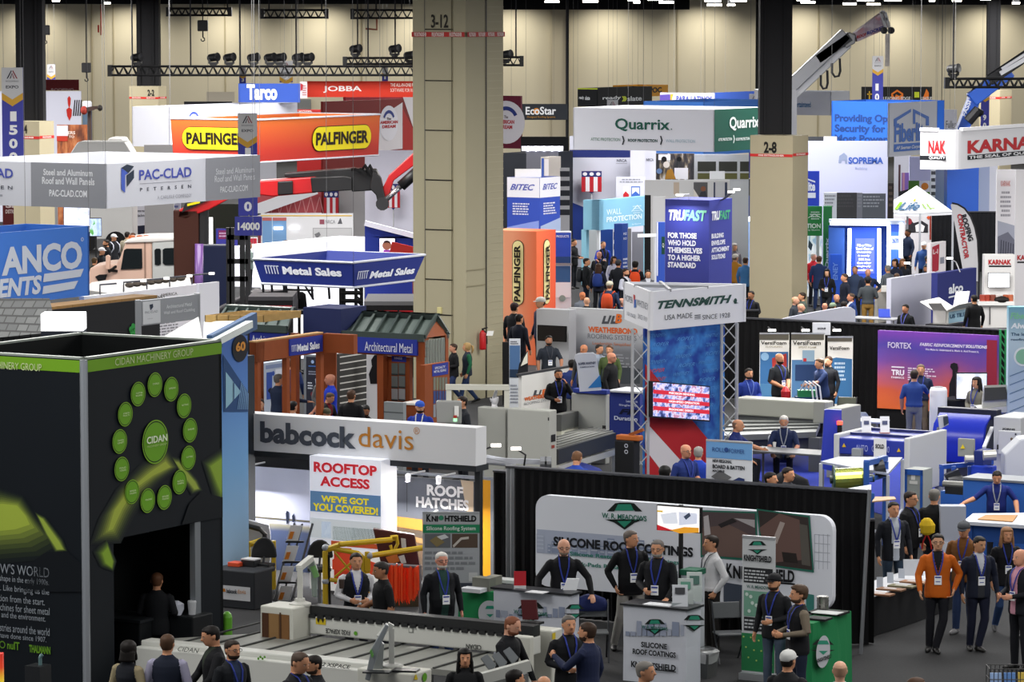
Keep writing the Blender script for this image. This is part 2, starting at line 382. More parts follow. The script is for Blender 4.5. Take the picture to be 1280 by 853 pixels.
def _hair(kind):
 """shells in head space"""
 mb=MB();n=28;rows=18;zt=.224;vs=[];keep={}
 def prof(z):
  for a,b in zip(HEADR,HEADR[1:]):
   if a[0]<=z<=b[0]:
    t=(z-a[0])/(b[0]-a[0]);return[a[i]+(b[i]-a[i])*t for i in(1,2,3)]
  return HEADR[-1][1:]
 def inside(x,y,z):
  fr=-y/.1
  if kind=='beard':return z<.034+max(0,(y+.06))*.5 and y<.01
  if kind=='cap':return z>.128+.02*fr
  if kind=='beanie':return z>.13-.02*(y>0)
  hl=.18 if kind in('short','wavy')else(.178 if kind in('long','bob','bun','ponytail')else.215)
  if kind=='balding':hl=.3;return(z<.165 and z>.045 and y>.01 and not(abs(x)>.05 and y<.03 and z<.10))
  if kind=='receding':hl=.206
  if y<-.055:return z>hl
  if y<-.01:return z>(.15 if kind in('short','receding','wavy')else.05)
  if y<.03:return z>(.125 if kind in('short','receding','wavy')else.0)
  return z>(.035 if kind in('short','receding','wavy')else-.01)
 thick={'short':.009,'receding':.007,'wavy':.024,'long':.018,'bob':.024,'bun':.012,'ponytail':.012,'balding':.007,'beard':.005,'cap':.014,'beanie':.018}[kind]
 grid=[]
 for j in range(rows+1):
  z=-.005+(zt-.0+.005)*(1-(1-j/rows)**1.5)
  rx,ry,yo=prof(min(z,.2235));row=[]
  for k in range(n):
   a=2*pi*k/n;x,y=rx*cos(a),ry*sin(a)+yo;ins=inside(x,y,z)
   t=thick if ins else-.004;l=hypot(x,y)or 1
   zz=z+(t*max(0,(z-.12)/.1)if ins else 0)
   row.append((V3((x+x/l*t,y+y/l*t,zz)),ins))
  grid.append(row)
 vs=[p for r in grid for p,_ in r];fs=[]
 for j in range(rows):
  for k in range(n):
   k2=(k+1)%n
   if sum(grid[a][b][1]for a,b in((j,k),(j,k2),(j+1,k2),(j+1,k)))>=1:fs.append((j*n+k,j*n+k2,(j+1)*n+k2,(j+1)*n+k))
 if kind not in('beard','balding'):fs.append(tuple(range(rows*n,rows*n+n)))
 mb.add(vs,fs)
 if kind in('long','bob'):
  L=-.17 if kind=='long' else-.03
  rr=[]
  for z,rx,ry,yo in((.15,.085,.085,.03),(.08,.095,.075,.045),(.0,.10,.06,.06),(L*.6,.105,.05,.07),(L,.085,.03,.075)):rr.append(ell((0,yo,z),rx,ry,14))
  mb.loft(rr[::-1])
  for sg in(1,-1):mb.tu([(sg*.075,-.02,.12),(sg*.085,-.03,.05),(sg*.088,-.03,L*.4),(sg*.085,-.035,L*.9)],[.014,.018,.02,.01],8)
 if kind=='bun':mb.ball((0,.10,.17),.05)
 if kind=='ponytail':mb.tu([(0,.1,.15),(0,.15,.12),(0,.155,.02),(0,.13,-.08)],[.02,.034,.032,.01],8)
 if kind=='cap':
  pts=[(-.07,-.075,.142),(-.06,-.12,.136),(-.035,-.155,.132),(0,-.165,.131),(.035,-.155,.132),(.06,-.12,.136),(.07,-.075,.142)]
  mb.pri(pts,(0,0,.006));mb.ball((0,.0,.245),.008)
 return mb
HAIR={}
def mesh_of(key,fn,smooth=1):
 if key not in HAIR:
  mb=fn();me=bpy.data.meshes.new(key);me.from_pydata([tuple(p)for p in mb.v],[],mb.f);k=max(mb.m)+1 if mb.m else 1
  for _ in range(k):me.materials.append(M('#808080'))
  me.polygons.foreach_set('material_index',mb.m)
  if smooth:me.polygons.foreach_set('use_smooth',[True]*len(mb.f))
  me.update();HAIR[key]=me
 return HAIR[key]
def _eye(s):
 mb=MB();mb.mat(0);mb.ball((s*.031,-.089,.112),.012,.006,.0055,8,4);mb.mat(1);mb.ball((s*.031,-.0945,.112),.0055,.003,.005,8,4);return mb
def _brow(s):return MB().tu([(s*.016,-.099,.127),(s*.032,-.096,.131),(s*.05,-.084,.126)],[.003,.0045,.002],5)
def _mouth():return MB().tu([(-.024,-.088,.046),(-.01,-.0955,.048),(0,-.097,.0475),(.01,-.0955,.048),(.024,-.088,.046)],[.002,.005,.0055,.005,.002],6)
def _glasses():
 mb=MB()
 for s in(1,-1):
  c=V3((s*.033,-.104,.112));mb.tu([c+V3((.026*cos(a*.5236),0,.018*sin(a*.5236)))for a in range(13)],.0032,5)
  mb.tu([(s*.06,-.102,.116),(s*.079,-.05,.116),(s*.080,.02,.112)],.003,5)
 mb.tu([(-.008,-.106,.115),(.008,-.106,.115)],.003,5);return mb
def slots(o,mats):
 for i,m in enum(mats):
  if i<len(o.material_slots):o.material_slots[i].link='OBJECT';o.material_slots[i].material=m
PEOPLE=[]
def person(px,ytop,label,d=None,foot=None,h=1.76,face=0,arms='down,down',legs='stand',lean=0,belly=0.,fem=0,hem=.82,head=0,nod=0,hair='short',hc='#1d1613',skin='#c58e6c',top='#16171c',sleeve=None,fore=None,pants='#1b1d24',shoes='#141312',inner=None,front=None,badge=0,lany='#2b3a8c',beard=None,glasses=None,cap=None,extra=None,z0=0.,group=None,sit=0,hold=None):
 PEOPLE.append(dict(locals()))
NEAR=78.
def build_people():
 for p in PEOPLE:
  a=tuple(p['arms'].split(','));p['k']=0
  dd=p['d']
  if dd is None:
   dd=PZ(p['px'],p['ytop'],p['z0']+p['h']-(.42*p['h']/1.75 if p['sit']else 0)).y if p['foot']is None else G(p['px'],p['foot']).y
   p['dd']=dd
  p['dd']=dd
  vox=.0105 if dd<NEAR else(.0145 if dd<112 else.019)
  p['key']=(a,'sit' if p['sit']else p['legs'],p['lean'],p['belly'],p['fem'],p['hem'],p['head'],p['nod'],vox);body_mesh(*p['key'])
 flush_bodies()
 for p in PEOPLE:
  me,LM,HM,secs=BODY[p['key']];dd=p['dd']
  if p['foot']is not None:base=G(p['px'],p['foot'])
  else:
   q=P(p['px'],p['ytop'],dd);base=V3((q.x,q.y,p['z0']))
  hh=p['h']
  if p['foot']is not None:hh=(P(p['px'],p['ytop'],base.y).z-p['z0'])
  if p['foot']is None and p['d']is not None:hh=P(p['px'],p['ytop'],dd).z-p['z0']+(.42 if p['sit']else 0)
  sc=hh/1.75
  drop=-.42*sc if p['sit']else 0
  root=tg_('person',p['label'],'person',base+Z*drop,p['group']);root.rotation_euler=(0,0,rad(p['face']));root.scale=(sc*1.1,sc*1.12,sc)
  b=OBJ.new('body',me);link(b,root)
  sk=M(p['skin'],.55);tp=M(p['top'],.8);sl=M(p['sleeve'],.8)if p['sleeve']else tp;fo=M(p['fore'],.7)if p['fore']else sl
  inn=M(p['inner'],.8)if p['inner']else tp;fr=M(p['front'],.8)if p['front']else tp
  slots(b,[sk,tp,sl,fo,M(p['pants'],.85),M(p['shoes'],.5),inn,fr])
  near=dd<NEAR
  def hd(name,key,fn,mats,extra=None,label=None):
   o=OBJ.new(name,mesh_of(key,fn));link(o,root);o.matrix_local=HM;slots(o,mats)
   if label:o['label']=label
   return o
  if p['hair']!='bald':hd('hair','hair_'+p['hair'],lambda:_hair(p['hair']),[M(p['hc'],.6)])
  if p['cap']:hd('cap','hair_cap',lambda:_hair('cap'),[M(p['cap'],.75)])
  if p['beard']:hd('beard','hair_beard',lambda:_hair('beard'),[M(p['beard'],.8)])
  if dd<92:
   for sg in(1,-1):
    hd('eye','eye%d'%sg,lambda:_eye(sg),[M('#d8d2ca'),M('#231813')]);hd('eyebrow','brow%d'%sg,lambda:_brow(sg),[M(p['hc']if p['hc']!='#c9c6c0' else'#8a857c')])
   hd('mouth','mouth',_mouth,[M('#8d4a40')])
  if p['glasses']:hd('glasses','glasses',_glasses,[M(p['glasses'],.3)])
  def fy(z):
   for s0,s1 in zip(secs,secs[1:]):
    if s0[0]<=z<=s1[0]:
     t=(z-s0[0])/(s1[0]-s0[0]);return-(s0[2]+(s1[2]-s0[2])*t)+s0[3]+(s1[3]-s0[3])*t
   return-.1
  if p['badge']:
   kk=('lany',p['lean'],p['belly'],p['fem'])
   def ly():
    mb=MB()
    for s in(1,-1):
     pts=[(s*.062,.03,1.51),(s*.066,fy(1.46)-.005,1.462),(s*.06,fy(1.38)-.012,1.38),(s*.035,fy(1.26)-.012,1.26),(s*.004,fy(1.15)-.014,1.15)]
     for q0,q1 in zip(pts,pts[1:]):mb.bar(LM@V3(q0),LM@V3(q1),.019,.006)
    return mb
   o=OBJ.new('lanyard',mesh_of(str(kk),ly,False));link(o,root);slots(o,[M(p['lany'],.7)])
   def bd():
    mb=MB();y=fy(1.08)-.02;mb.par(LM@V3((-.048,y,1.02)),(.096,0,0),(0,.008,0),(0,0,.135));mb.mat(1);mb.par(LM@V3((-.04,y-.003,1.12)),(.08,0,0),(0,.004,0),(0,0,.022));mb.par(LM@V3((-.03,y-.003,1.06)),(.06,0,0),(0,.004,0),(0,0,.012));return mb
   o=OBJ.new('name_badge',mesh_of('b'+str(kk),bd,False));link(o,root);slots(o,[M('#eef0f2',.5),M('#3a4a9a',.5)])
  if p['extra']:
   for nm,fn,col in p['extra']:
    mb=MB();fn(mb);o=OBJ.new(nm,None);me2=bpy.data.meshes.new(nm);me2.from_pydata([tuple(LM@q)for q in mb.v],[],mb.f);me2.materials.append(M(col,.7));me2.polygons.foreach_set('use_smooth',[True]*len(mb.f));me2.update()
    OBJ.remove(o);o=OBJ.new(nm,me2);link(o,root)
  p['root']=root
def x_backpack(mb):
 mb.loft([ell((0,.20,z),rx,ry,12)for z,rx,ry in((.98,.10,.05),(1.02,.15,.085),(1.15,.16,.10),(1.3,.15,.09),(1.40,.12,.06),(1.43,.06,.03))])
 for s in(1,-1):mb.tu([(s*.12,.15,1.42),(s*.13,.0,1.48),(s*.135,-.12,1.38),(s*.14,-.14,1.25),(s*.17,-.06,1.1),(s*.15,.12,1.02)],.018,6)
def x_strap(mb):mb.tu([(-.13,.05,1.48),(-.10,-.11,1.40),(.0,-.15,1.22),(.14,-.14,1.02),(.19,-.03,.96)],.014,6)
# the hall
def carpet():
 m=bpy.data.materials.new('aisle_carpet');m.use_nodes=True;nt=m.node_tree;b=nt.nodes['Principled BSDF'];b.inputs['Roughness'].default_value=.95
 tc=NN(nt,'ShaderNodeTexCoord');n=NN(nt,'ShaderNodeTexNoise');n.inputs['Scale'].default_value=26;n.inputs['Detail'].default_value=6
 n2=NN(nt,'ShaderNodeTexNoise');n2.inputs['Scale'].default_value=.5
 r=NN(nt,'ShaderNodeValToRGB');r.color_ramp.elements[0].position=.3;r.color_ramp.elements[0].color=lin('#141517');r.color_ramp.elements[1].position=.7;r.color_ramp.elements[1].color=lin('#222326')
 a=NN(nt,'ShaderNodeMath');a.operation='MULTIPLY_ADD';a.inputs[1].default_value=.4
 LK(nt,tc.outputs['Object'],n.inputs['Vector']);LK(nt,tc.outputs['Object'],n2.inputs['Vector'])
 LK(nt,n2.outputs['Fac'],a.inputs[0]);LK(nt,n.outputs['Fac'],a.inputs[2]);s=NN(nt,'ShaderNodeMath');s.operation='SUBTRACT';s.inputs[1].default_value=.2
 LK(nt,a.outputs[0],s.inputs[0]);LK(nt,s.outputs[0],r.inputs[0]);LK(nt,r.outputs[0],b.inputs['Base Color']);return m
MB().quad((-60,30,0),(60,30,0),(60,254,0),(-60,254,0)).top('floor',carpet(),'dark grey carpeted exhibition hall floor',None,None,'structure')
MB().par((-60,252,0),(120,0,0),(0,.5,0),(0,0,11)).top('wall_back',M('#d8cfb6',.8,var=.05,scale=.4),'cream far wall of the hall',None,None,'structure')
MB().par((-60,30,10.75),(120,0,0),(0,222.5,0),(0,0,.3)).top('ceiling',M('#15161a',.9),'dark hall ceiling',None,None,'structure')
n=0
for x in(52,116,143,282,452,608,704,846,1022,1240):
 n+=1;p=P(x,200,251.9);MB().par((p.x-.05,251.93,0),(.1,0,0),(0,.1,0),(0,0,10.78)).top('trim_%d'%n,M('#b4a98c',.8),'vertical joint of the cream far wall',None,None,'structure')
p=P(690,200,251);MB().par((p.x,251.4,0),(1.15,0,0),(0,.5,0),(0,0,10.78)).top('trim_20',M('#c2b8a0',.8),'wide pilaster on the cream far wall',None,None,'structure')
p=P(708,200,251);MB().par((p.x,251.2,0),(.16,0,0),(0,.16,0),(0,0,10.78)).top('trim_21',M('#1a1a1a',.8),'thin black pipe running up the far wall',None,None,'structure')
a,b=P(349,124,251.7),P(389,185,251.7);m=MB();m.par((a.x,251.6,0),(b.x-a.x,0,0),(0,.3,0),(0,0,a.z))
for i in range(24):m.par((a.x,251.55,i*a.z/24),(b.x-a.x,0,0),(0,.08,0),(0,0,a.z/24-.05))
m.top('door_1',M('#8d8f8e',.5,.3),'grey roll-up door in the far wall',None,None,'structure')
for k,(x0,x1,y1,d,lab)in enum(((-20,518,5,205,'dark roof beam over the left half of the hall'),(629,862,12,215,'dark roof beam over the middle of the hall'),(990,1300,6,205,'dark roof beam over the right side of the hall'))):
 a,b=P(x0,y1,d),P(x1,y1,d);MB().par((a.x,d,a.z),(b.x-a.x,0,0),(0,1.2,0),(0,0,10.76-a.z)).top('trim_%d'%(30+k),M('#141519',.85),lab,None,None,'structure')
def shaft(name,x0,x1,d,z0,lab):
 a,b=P(x0,100,d),P(x1,100,d);w=b.x-a.x;m=MB()
 m.par((a.x,d,z0),(w,0,0),(0,w*.9,0),(0,0,10.78-z0))
 m.par((a.x+w*.12,d-.05,z0),(w*.06,0,0),(0,.06,0),(0,0,10.78-z0));m.par((a.x+w*.72,d-.05,z0),(w*.06,0,0),(0,.06,0),(0,0,10.78-z0))
 m.top(name,M('#17171a',.7),lab,None,None,'structure')
CB='#aea489'
def cladbox(lab,xc,yt,d,xl,xr,txt,tpos,stripe):
 c,h,L,R=faces(xc,yt,500,d,xl,xr);c.z=0;L.o.z=0;R.o.z=0;top=P(xc,yt,d).z;L.ey=R.ey=Z*top
 m=MB();m.par(c,-L.ex,R.ex,Z*top);o=m.top('column',M(CB,.75,var=.03,scale=1.5),lab,None,None,'structure')
 ik=Ink(L)
 if txt:ik.t(txt,*tpos,'#1c1a18',bo=2)
 if stripe:
  for fc,x0,x1 in((L,xl,xc),(R,xc,xr)):
   ik.on(fc);u0,u1,v0,v1=fc.rc_(x0+.3,stripe[0],stripe[1],x1-.3);ik.ur(0,1,v0,v1,'#c9302c',.01)
   w=fc.ex.length;kk=max(1,round(w/1.1))
   for i in range(kk):ik.ut('FIRE EXTINGUISHER',(i+.2)/kk,(i+.8)/kk,v0+(v1-v0)*.2,v0+(v1-v0)*.8,'#f0e6e0',off=.02)
 ik.dn(o);return o,L,R
c,h,L,R=faces(582,0,505,91.5,517,629);c.z=0;L.o.z=R.o.z=0;L.ey=R.ey=Z*10.75
m=MB();m.par(c,-L.ex,R.ex,Z*10.75);col312=m.top('column',M('#a9a288',.75,var=.03,scale=1.2),'big cream clad column marked 3-12',None,None,'structure')
m=MB();U0=L.uv(533,300)[0];U1=L.uv(566,300)[0];m.par(L.p(U0,0,0),L.ex*(U1-U0),L.n*.03,Z*10.75);m.oj('access_panel',M('#a59e85',.75),col312)
lk=Ink(L)
for y in(37,101,163,225,287,349,393):u0,u1,v0,v1=L.rc_(532,y-1,y+.4,567);lk.ur(u0,u1,v0,v1,'#16140f',.045)
for x in(532.5,566):u=L.uv(x,300)[0];lk.ur(u-.006,u+.006,0,1,'#5b543c',.05)
lk.t('3-12',540,18,35,561.5,'#2a2620',off=.05)
for fc,y in((L,493),(R,493)):
 pass
lk.on(R);u=R.uv(607,300)[0];lk.ur(u-.012,u+.018,0,1,'#35312a',.02)
for y in(338,358):u0,u1,v0,v1=R.rc_(583,y,y+1.3,606);lk.ur(u0,u1,v0,v1,'#8d856a',.02)
for i in range(58):
 v=i/58.;lk.ur(R.uv(609,300)[0],1,v,v+.0012,'#b3ab90',.012)
for fc,n in((L,3),(R,4)):
 lk.on(fc);z0=L.rc_(532,40,46,560)[2:];lk.ur(0,1,z0[0],z0[1],'#b5322f',.052)
 for i in range(n):lk.ut('FIRE EXTINGUISHER',(i+.15)/n,(i+.85)/n,z0[0]+.001,z0[1]-.001,'#e9dfd8',off=.06)
lk.dn(col312)
m=MB();q=L.p(L.uv(548.5,392)[0],L.uv(548.5,392)[1],.0);m.par(q,L.ex.normalized()*.12,L.n*.09,Z*.16);m.oj('junction_box',M('#c9c08a'),col312,bev=.01)
cladbox('cream clad column marked 2-8',991,170,116,936,1008,'2-8',(955,177,191.5,971),(192,195.5));shaft('column',950,990,117.3,5.,'black steel column shaft above the 2-8 cladding')
cladbox('cream clad column marked 4 behind the striped hanging banner',49,152,132,20,71,'4',(30,156,167,34),(170,173.5));shaft('column',20,53.5,133.2,5.,'black steel column shaft at far left')
cladbox('cream clad column marked 2-2',198,108,200,165,211,'2-2',(184.5,112,120,193),(121,123.5));shaft('column',171,199,201,5.5,'black steel column shaft above the 2-2 cladding')
cladbox('cream clad column marked -6 behind the green sign',953,121,177,940,962,'-6',(943,123,132,950),(134,136));shaft('column',944.5,949.5,178,5.5,'thin black pipe beside the 2-8 shaft')
cladbox('cream clad column behind the blue crane at right',1250,113,200,1220,1260,'',None,(121,123.5));shaft('column',1234,1250,201,5.6,'black steel column shaft at far right')
shaft('column',1177,1177.8,200,5,'thin black pipe on the right far wall')
lampm=M('#fff6e6',emit=9.)
for x,y,w,d in((70,2,8,240),(134,5,7,235),(1004,1,15,205),(1010,4,17,215),(1062,6,16,225),(1082,1.5,20,215),(1092,6.5,16,230),(1116,1.5,20,205),(1165,2,6,220),(1196,2,10,220),(1232,0,12,210),(1270,5,8,215),(690,3.3,18,190),(738,3,19,185),(792,1,14,188),(819,.5,18,182),(833,4,18,195),(796,4,8,195),(891,2,20,200),(893,7.5,18,215),(923,2,20,200),(914,7.5,9,220)):
 d=196;p=P(x,y,d);k=d/F
 t=tg_('ceiling_light','glowing high-bay lamp under the dark hall roof','ceiling light',p,'high-bay lamps under the roof')
 m=MB();m.box(p,(w*k,0,0),(0,.5,0),.1);m.oj('diffuser',lampm,t)
 m=MB();m.box(p+Z*.1,(w*k*.9,0,0),(0,.4,0),max(.12,10.76-p.z-.1));m.oj('housing','#1b1c1f',t)
def truss(name,x0,x1,y0,y1,d,lab,grp=None,drops=None,mat='#141416',ny=None,name2='lighting truss'):
 a,b=P(x0,y0,d),P(x1,y1,d);hgt=a.z-P(x0,y1,d).z;w=hgt;m=MB();r=.045
 x=[a.x,b.x];z1=a.z;z0=a.z-hgt;t=tg_(name,lab,name2,((a.x+b.x)/2,d,z0),grp)
 for yy in(0,w):
  for zz in(z0,z1):m.tu([(x[0],d+yy,zz),(x[1],d+yy,zz)],r,5)
 n=max(2,int((x[1]-x[0])/(hgt*1.)))
 for i in range(n):
  xa,xb=x[0]+(x[1]-x[0])*i/n,x[0]+(x[1]-x[0])*(i+1)/n
  for yy in(0,w):
   m.tu([(xa,d+yy,z0),((xa+xb)/2,d+yy,z1),(xb,d+yy,z0)],r*.7,4)
  m.tu([(xa,d,z0),(xa,d+w,z0)],r*.7,4);m.tu([(xa,d,z1),(xa,d+w,z1)],r*.7,4)
 for xx in x:m.par((xx-.08,d-.05,z0-.05),(.16,0,0),(0,w+.1,0),(0,0,hgt+.1))
 m.oj('frame',M(mat,.5,.2),t)
 for px in drops or():q=P(px,y0,d);MB().tu([(q.x,d+w/2,z1),(q.x,d+w/2,10.76)],.03,5).oj('hanging_cable','#26262a',t)
 return t,z0,z1
truss('truss',210,287,10.5,19,150,'short black truss high up at far left','short black trusses under the roof',(214,284))
truss('truss',327.5,408,12.5,22,150,'short black truss in the middle of the three short ones','short black trusses under the roof',(336,402))
truss('truss',440.5,520,12.5,22.5,150,'short black truss beside the big cream column','short black trusses under the roof',(470,502))
_,z0,z1=truss('truss',137,518,83,94,140,'long black truss carrying a row of stage lights',None,(165,238,300,370,460))
truss('truss',431,520,72.5,80,142,'black truss just above the long one beside the column',None,(447,494))
truss('truss',600,652,71.5,81.5,142,'black truss end sticking out right of the big column',None,(645,))
truss('truss',1184,1300,98.5,109,130,'black truss in front of the blue crane at right',None,(1192,1290))
def movinglight(px,py,d,lab,grp='stage lights on the long truss',up=True):
 p=P(px,py-.8,d)+V3((0,.3,0));t=tg_('stage_light',lab,'stage light',p,grp);s=.34
 m=MB();m.box(p,(.34*s*2,0,0),(0,.5*s,0),.22*s*1.6);m.oj('base',M('#151518',.5),t,bev=.02)
 y=MB()
 for sx in(-1,1):y.bar(p+V3((sx*.3*s*1.5,0,.3*s)),p+V3((sx*.3*s*1.5,0,1.1*s)),.08,.12)
 y.bar(p+V3((-.45*s,0,.34*s)),p+V3((.45*s,0,.34*s)),.1,.1);y.oj('yoke',M('#151518',.5),t)
 ax=V3((.7,-.5,.1)).normalized();m=MB();m.lt(p+Z*1.*s-ax*.22,[(.0,0),(.12,.0),(.15,.07),(.15,.35),(.17,.43),(.16,.45),(0,.43)],14,ax);m.oj('lamp_head',M('#18181b',.45),t,smooth=0)
for k,(x,y)in enum(((170,84),(266,84),(286,84),(316,84),(337,84),(349,84),(372,84),(384,84))):
 movinglight(x,y,140,['black stage light at the left end of the long truss','black stage light, second from the left on the long truss','black stage light, third from the left on the long truss','black stage light, fourth from the left on the long truss','black stage light, fifth from the left on the long truss','black stage light, sixth from the left on the long truss','black stage light, seventh from the left on the long truss','black stage light at the right end of the long truss'][k])
for x,y,l in((444,73,'black stage light at the left end of the truss beside the column'),(493,73,'black stage light in the middle of the truss beside the column'),(512,81,'black stage light touching the big column')):movinglight(x,y,142,l,None)
movinglight(633,80,142,'black stage light hung right of the big column',None)
movinglight(1193,99,130,'black stage light on the truss at the right',None)
for k,(x,y,d,lab)in enum(((56.5,41,170,'chain hoist hanging beside the left black column'),(253.5,36,150,'chain hoist hanging below the left short truss'),(108,88,170,'small rigging clamp hanging on cables over the left booths'))):
 p=P(x,y,d);t=tg_('chain_hoist',lab,'chain hoist',p)
 m=MB();m.box(p-Z*.1,(.42,0,0),(0,.3,0),.45);m.oj('motor',M('#202024',.5),t,bev=.04)
 m=MB();m.tu([p+Z*.3,V3((p.x,p.y,10.75))],.025,5);m.oj('chain','#2b2b2e',t)
 m=MB();m.tu([p,p-Z*.35],.03,5);m.tu([p-Z*(.35)+V3((.08*sin(a),0,.08*cos(a)-.08))for a in(0,1,2,3,4,5)],.025,5);m.oj('hook','#2b2b2e',t)
p=P(125,38,250);m=MB();m.tu([P(126,6,250),P(126,44,250)],.05,5);m.top('wall_pipe','#9c4a3c','thin rusty red pipe hanging down the far wall at left','pipe')
p=P(123,35,250);m=MB();m.box(p-Z*.3,(.1,0,0),(0,.1,0),.5);m.top('wall_valve','#a33a2c','small red valve beside the rusty pipe on the far wall','valve')
m=MB();m.tu([P(457,36,250),P(471,37,250),P(471,24,250)],.07,6);m.top('wall_pipe','#a0604c','bent rusty pipe on the far wall left of the big column','pipe')
q=R.p(R.uv(597,437)[0],R.uv(597,437)[1],0);q0=q+R.n*.15
t=tg_('fire_extinguisher','red fire extinguisher hung on the big cream column','fire extinguisher',q0)
MB().lt(q0,[(.0,0),(.08,.0),(.085,.04),(.085,.40),(.06,.46),(.025,.49),(.0,.49)],14).oj('cylinder',M('#b8141a',.35),t,smooth=1)
m=MB();m.box(q0+Z*.49,(.05,0,0),(0,.05,0),.05);m.bar(q0+Z*.52,q0+Z*.56+V3((.12,-.05,0)),.03);m.oj('valve','#17171a',t)
MB().tu([q0+Z*.51,q0+V3((.10,-.06,.42)),q0+V3((.11,-.05,.15))],.014,6).oj('hose','#17171a',t)
m=MB();m.par(q0+V3((.09,-.1,.36)),(.16,0,0),(0,.01,0),(.03,0,.12));m.oj('inspection_tag','#e8e8e6',t)
# booths and signs, left of the big column
def sb(name,lab,cat,x0,x1,yt,yb,d,col,th=.12,dir='U',grp=None,floor=False,cab=0,mat=None,bev=0,kind=None):
 """an upright board; 'U' boards have their near end at x1, 'V' boards at x0, 'X' boards face straight on"""
 m_=mat or M(col)
 if dir=='U':c,h=cnr(x1,yt,yb,d);a=al(c,-GU,x0);f=Face(a,c-a,Z*h);back=GV
 elif dir=='V':c,h=cnr(x0,yt,yb,d);b=al(c,GV,x1);f=Face(c,b-c,Z*h);back=-GU
 else:c,h=cnr(x0,yt,yb,d);b=al(c,V3((1,0,0)),x1);f=Face(c,b-c,Z*h);back=V3((0,1,0))
 if floor:zz=f.o.z;f.o=V3((f.o.x,f.o.y,0));f.ey=Z*(zz+h)
 o=MB().par(f.o,f.ex,back*th,f.ey).top(name,m_,lab,cat,grp,kind,bev=bev)
 for k in range(cab):p=f.p((k+.5)/cab if cab>1 else.5,1,-th/2);MB().tu([p,V3((p.x,p.y,10.76))],.006,4).oj('suspension_cable','#6a6a6c',o)
 return o,f
def fbox(name,lab,cat,xc,yt,yb,d,xl,xr,col,grp=None,floor=False,parent=None,bev=0,matr=None):
 c,h,L,R=faces(xc,yt,yb,d,xl,xr)
 if floor:
  for q in(c,L.o,R.o):h2=q.z+h
  c=V3((c.x,c.y,0));L.o.z=0;R.o.z=0;L.ey=Z*h2;R.ey=Z*h2;h=h2
 m=MB().par(c,-L.ex,R.ex,Z*h)
 if parent is None:o=m.top(name,matr or M(col),lab,cat,grp,bev=bev)
 else:o=m.oj(name,matr or M(col),parent,bev=bev)
 return o,L,R
def hg(name,lab,cat,xc,yt,yb,d,xl,xr,col,ncab=1,th=.04,grp=None):
 c,h,L,R=faces(xc,yt,yb,d,xl,xr);ctr=c+(-L.ex+R.ex)/2;t=tg_(name,lab,cat,ctr,grp)
 ringbox(t,c,h,L,R,M(col),th);top=Z*h
 cables(t,[c+top,c-L.ex+top,c+R.ex+top,c-L.ex+R.ex+top])
 return t,L,R
def flare(name,lab,cat,xc,yt,yb,d,xlt,xlb,xrt,xrb,mat,th=.03):
 """hanging fabric ring whose sides lean outwards"""
 ct,cb=P(xc,yt,d),P(xc,yb,d);at,ab=al(ct,-GU,xlt),al(cb,-GU,xlb);bt,bb=al(ct,GV,xrt),al(cb,GV,xrb)
 off=V3((0,0,0));T4=[at,ct,bt,at+bt-ct];B4=[ab,cb,bb,ab+bb-cb];ctr=sum(B4,V3())/4;t=tg_(name,lab,cat,ctr)
 for i in range(4):
  j=(i+1)%4;m=MB();n=(T4[j]-T4[i]).cross(T4[i]-B4[i]).normalized()*-th
  if(ctr-B4[i]).dot(n)<0:n=-n
  m.pri([B4[i],B4[j],T4[j],T4[i]],n);m.oj('fabric_panel',mat,t)
 m=MB()
 for i in range(4):m.tu([T4[i],T4[(i+1)%4]],.03,5);m.tu([B4[i],B4[(i+1)%4]],.03,5)
 m.oj('frame','#cfd2dc',t)
 cables(t,T4)
 L=Face(ab,cb-ab,at-ab);L=Face(ab+(0*Z),cb-ab,((at-ab)+(ct-cb))/2);R=Face(cb,bb-cb,((bt-bb)+(ct-cb))/2)
 return t,L,R
def bw(l,*a,**k):return sb('booth_wall',l,'booth wall',*a,**k)
def db(l,*a,**k):return sb('display_board',l,'display board',*a,**k)
def hs(l,*a,**k):return sb('hanging_sign',l,'hanging sign',*a,**k)
XF=dict(dir='X',floor=1)
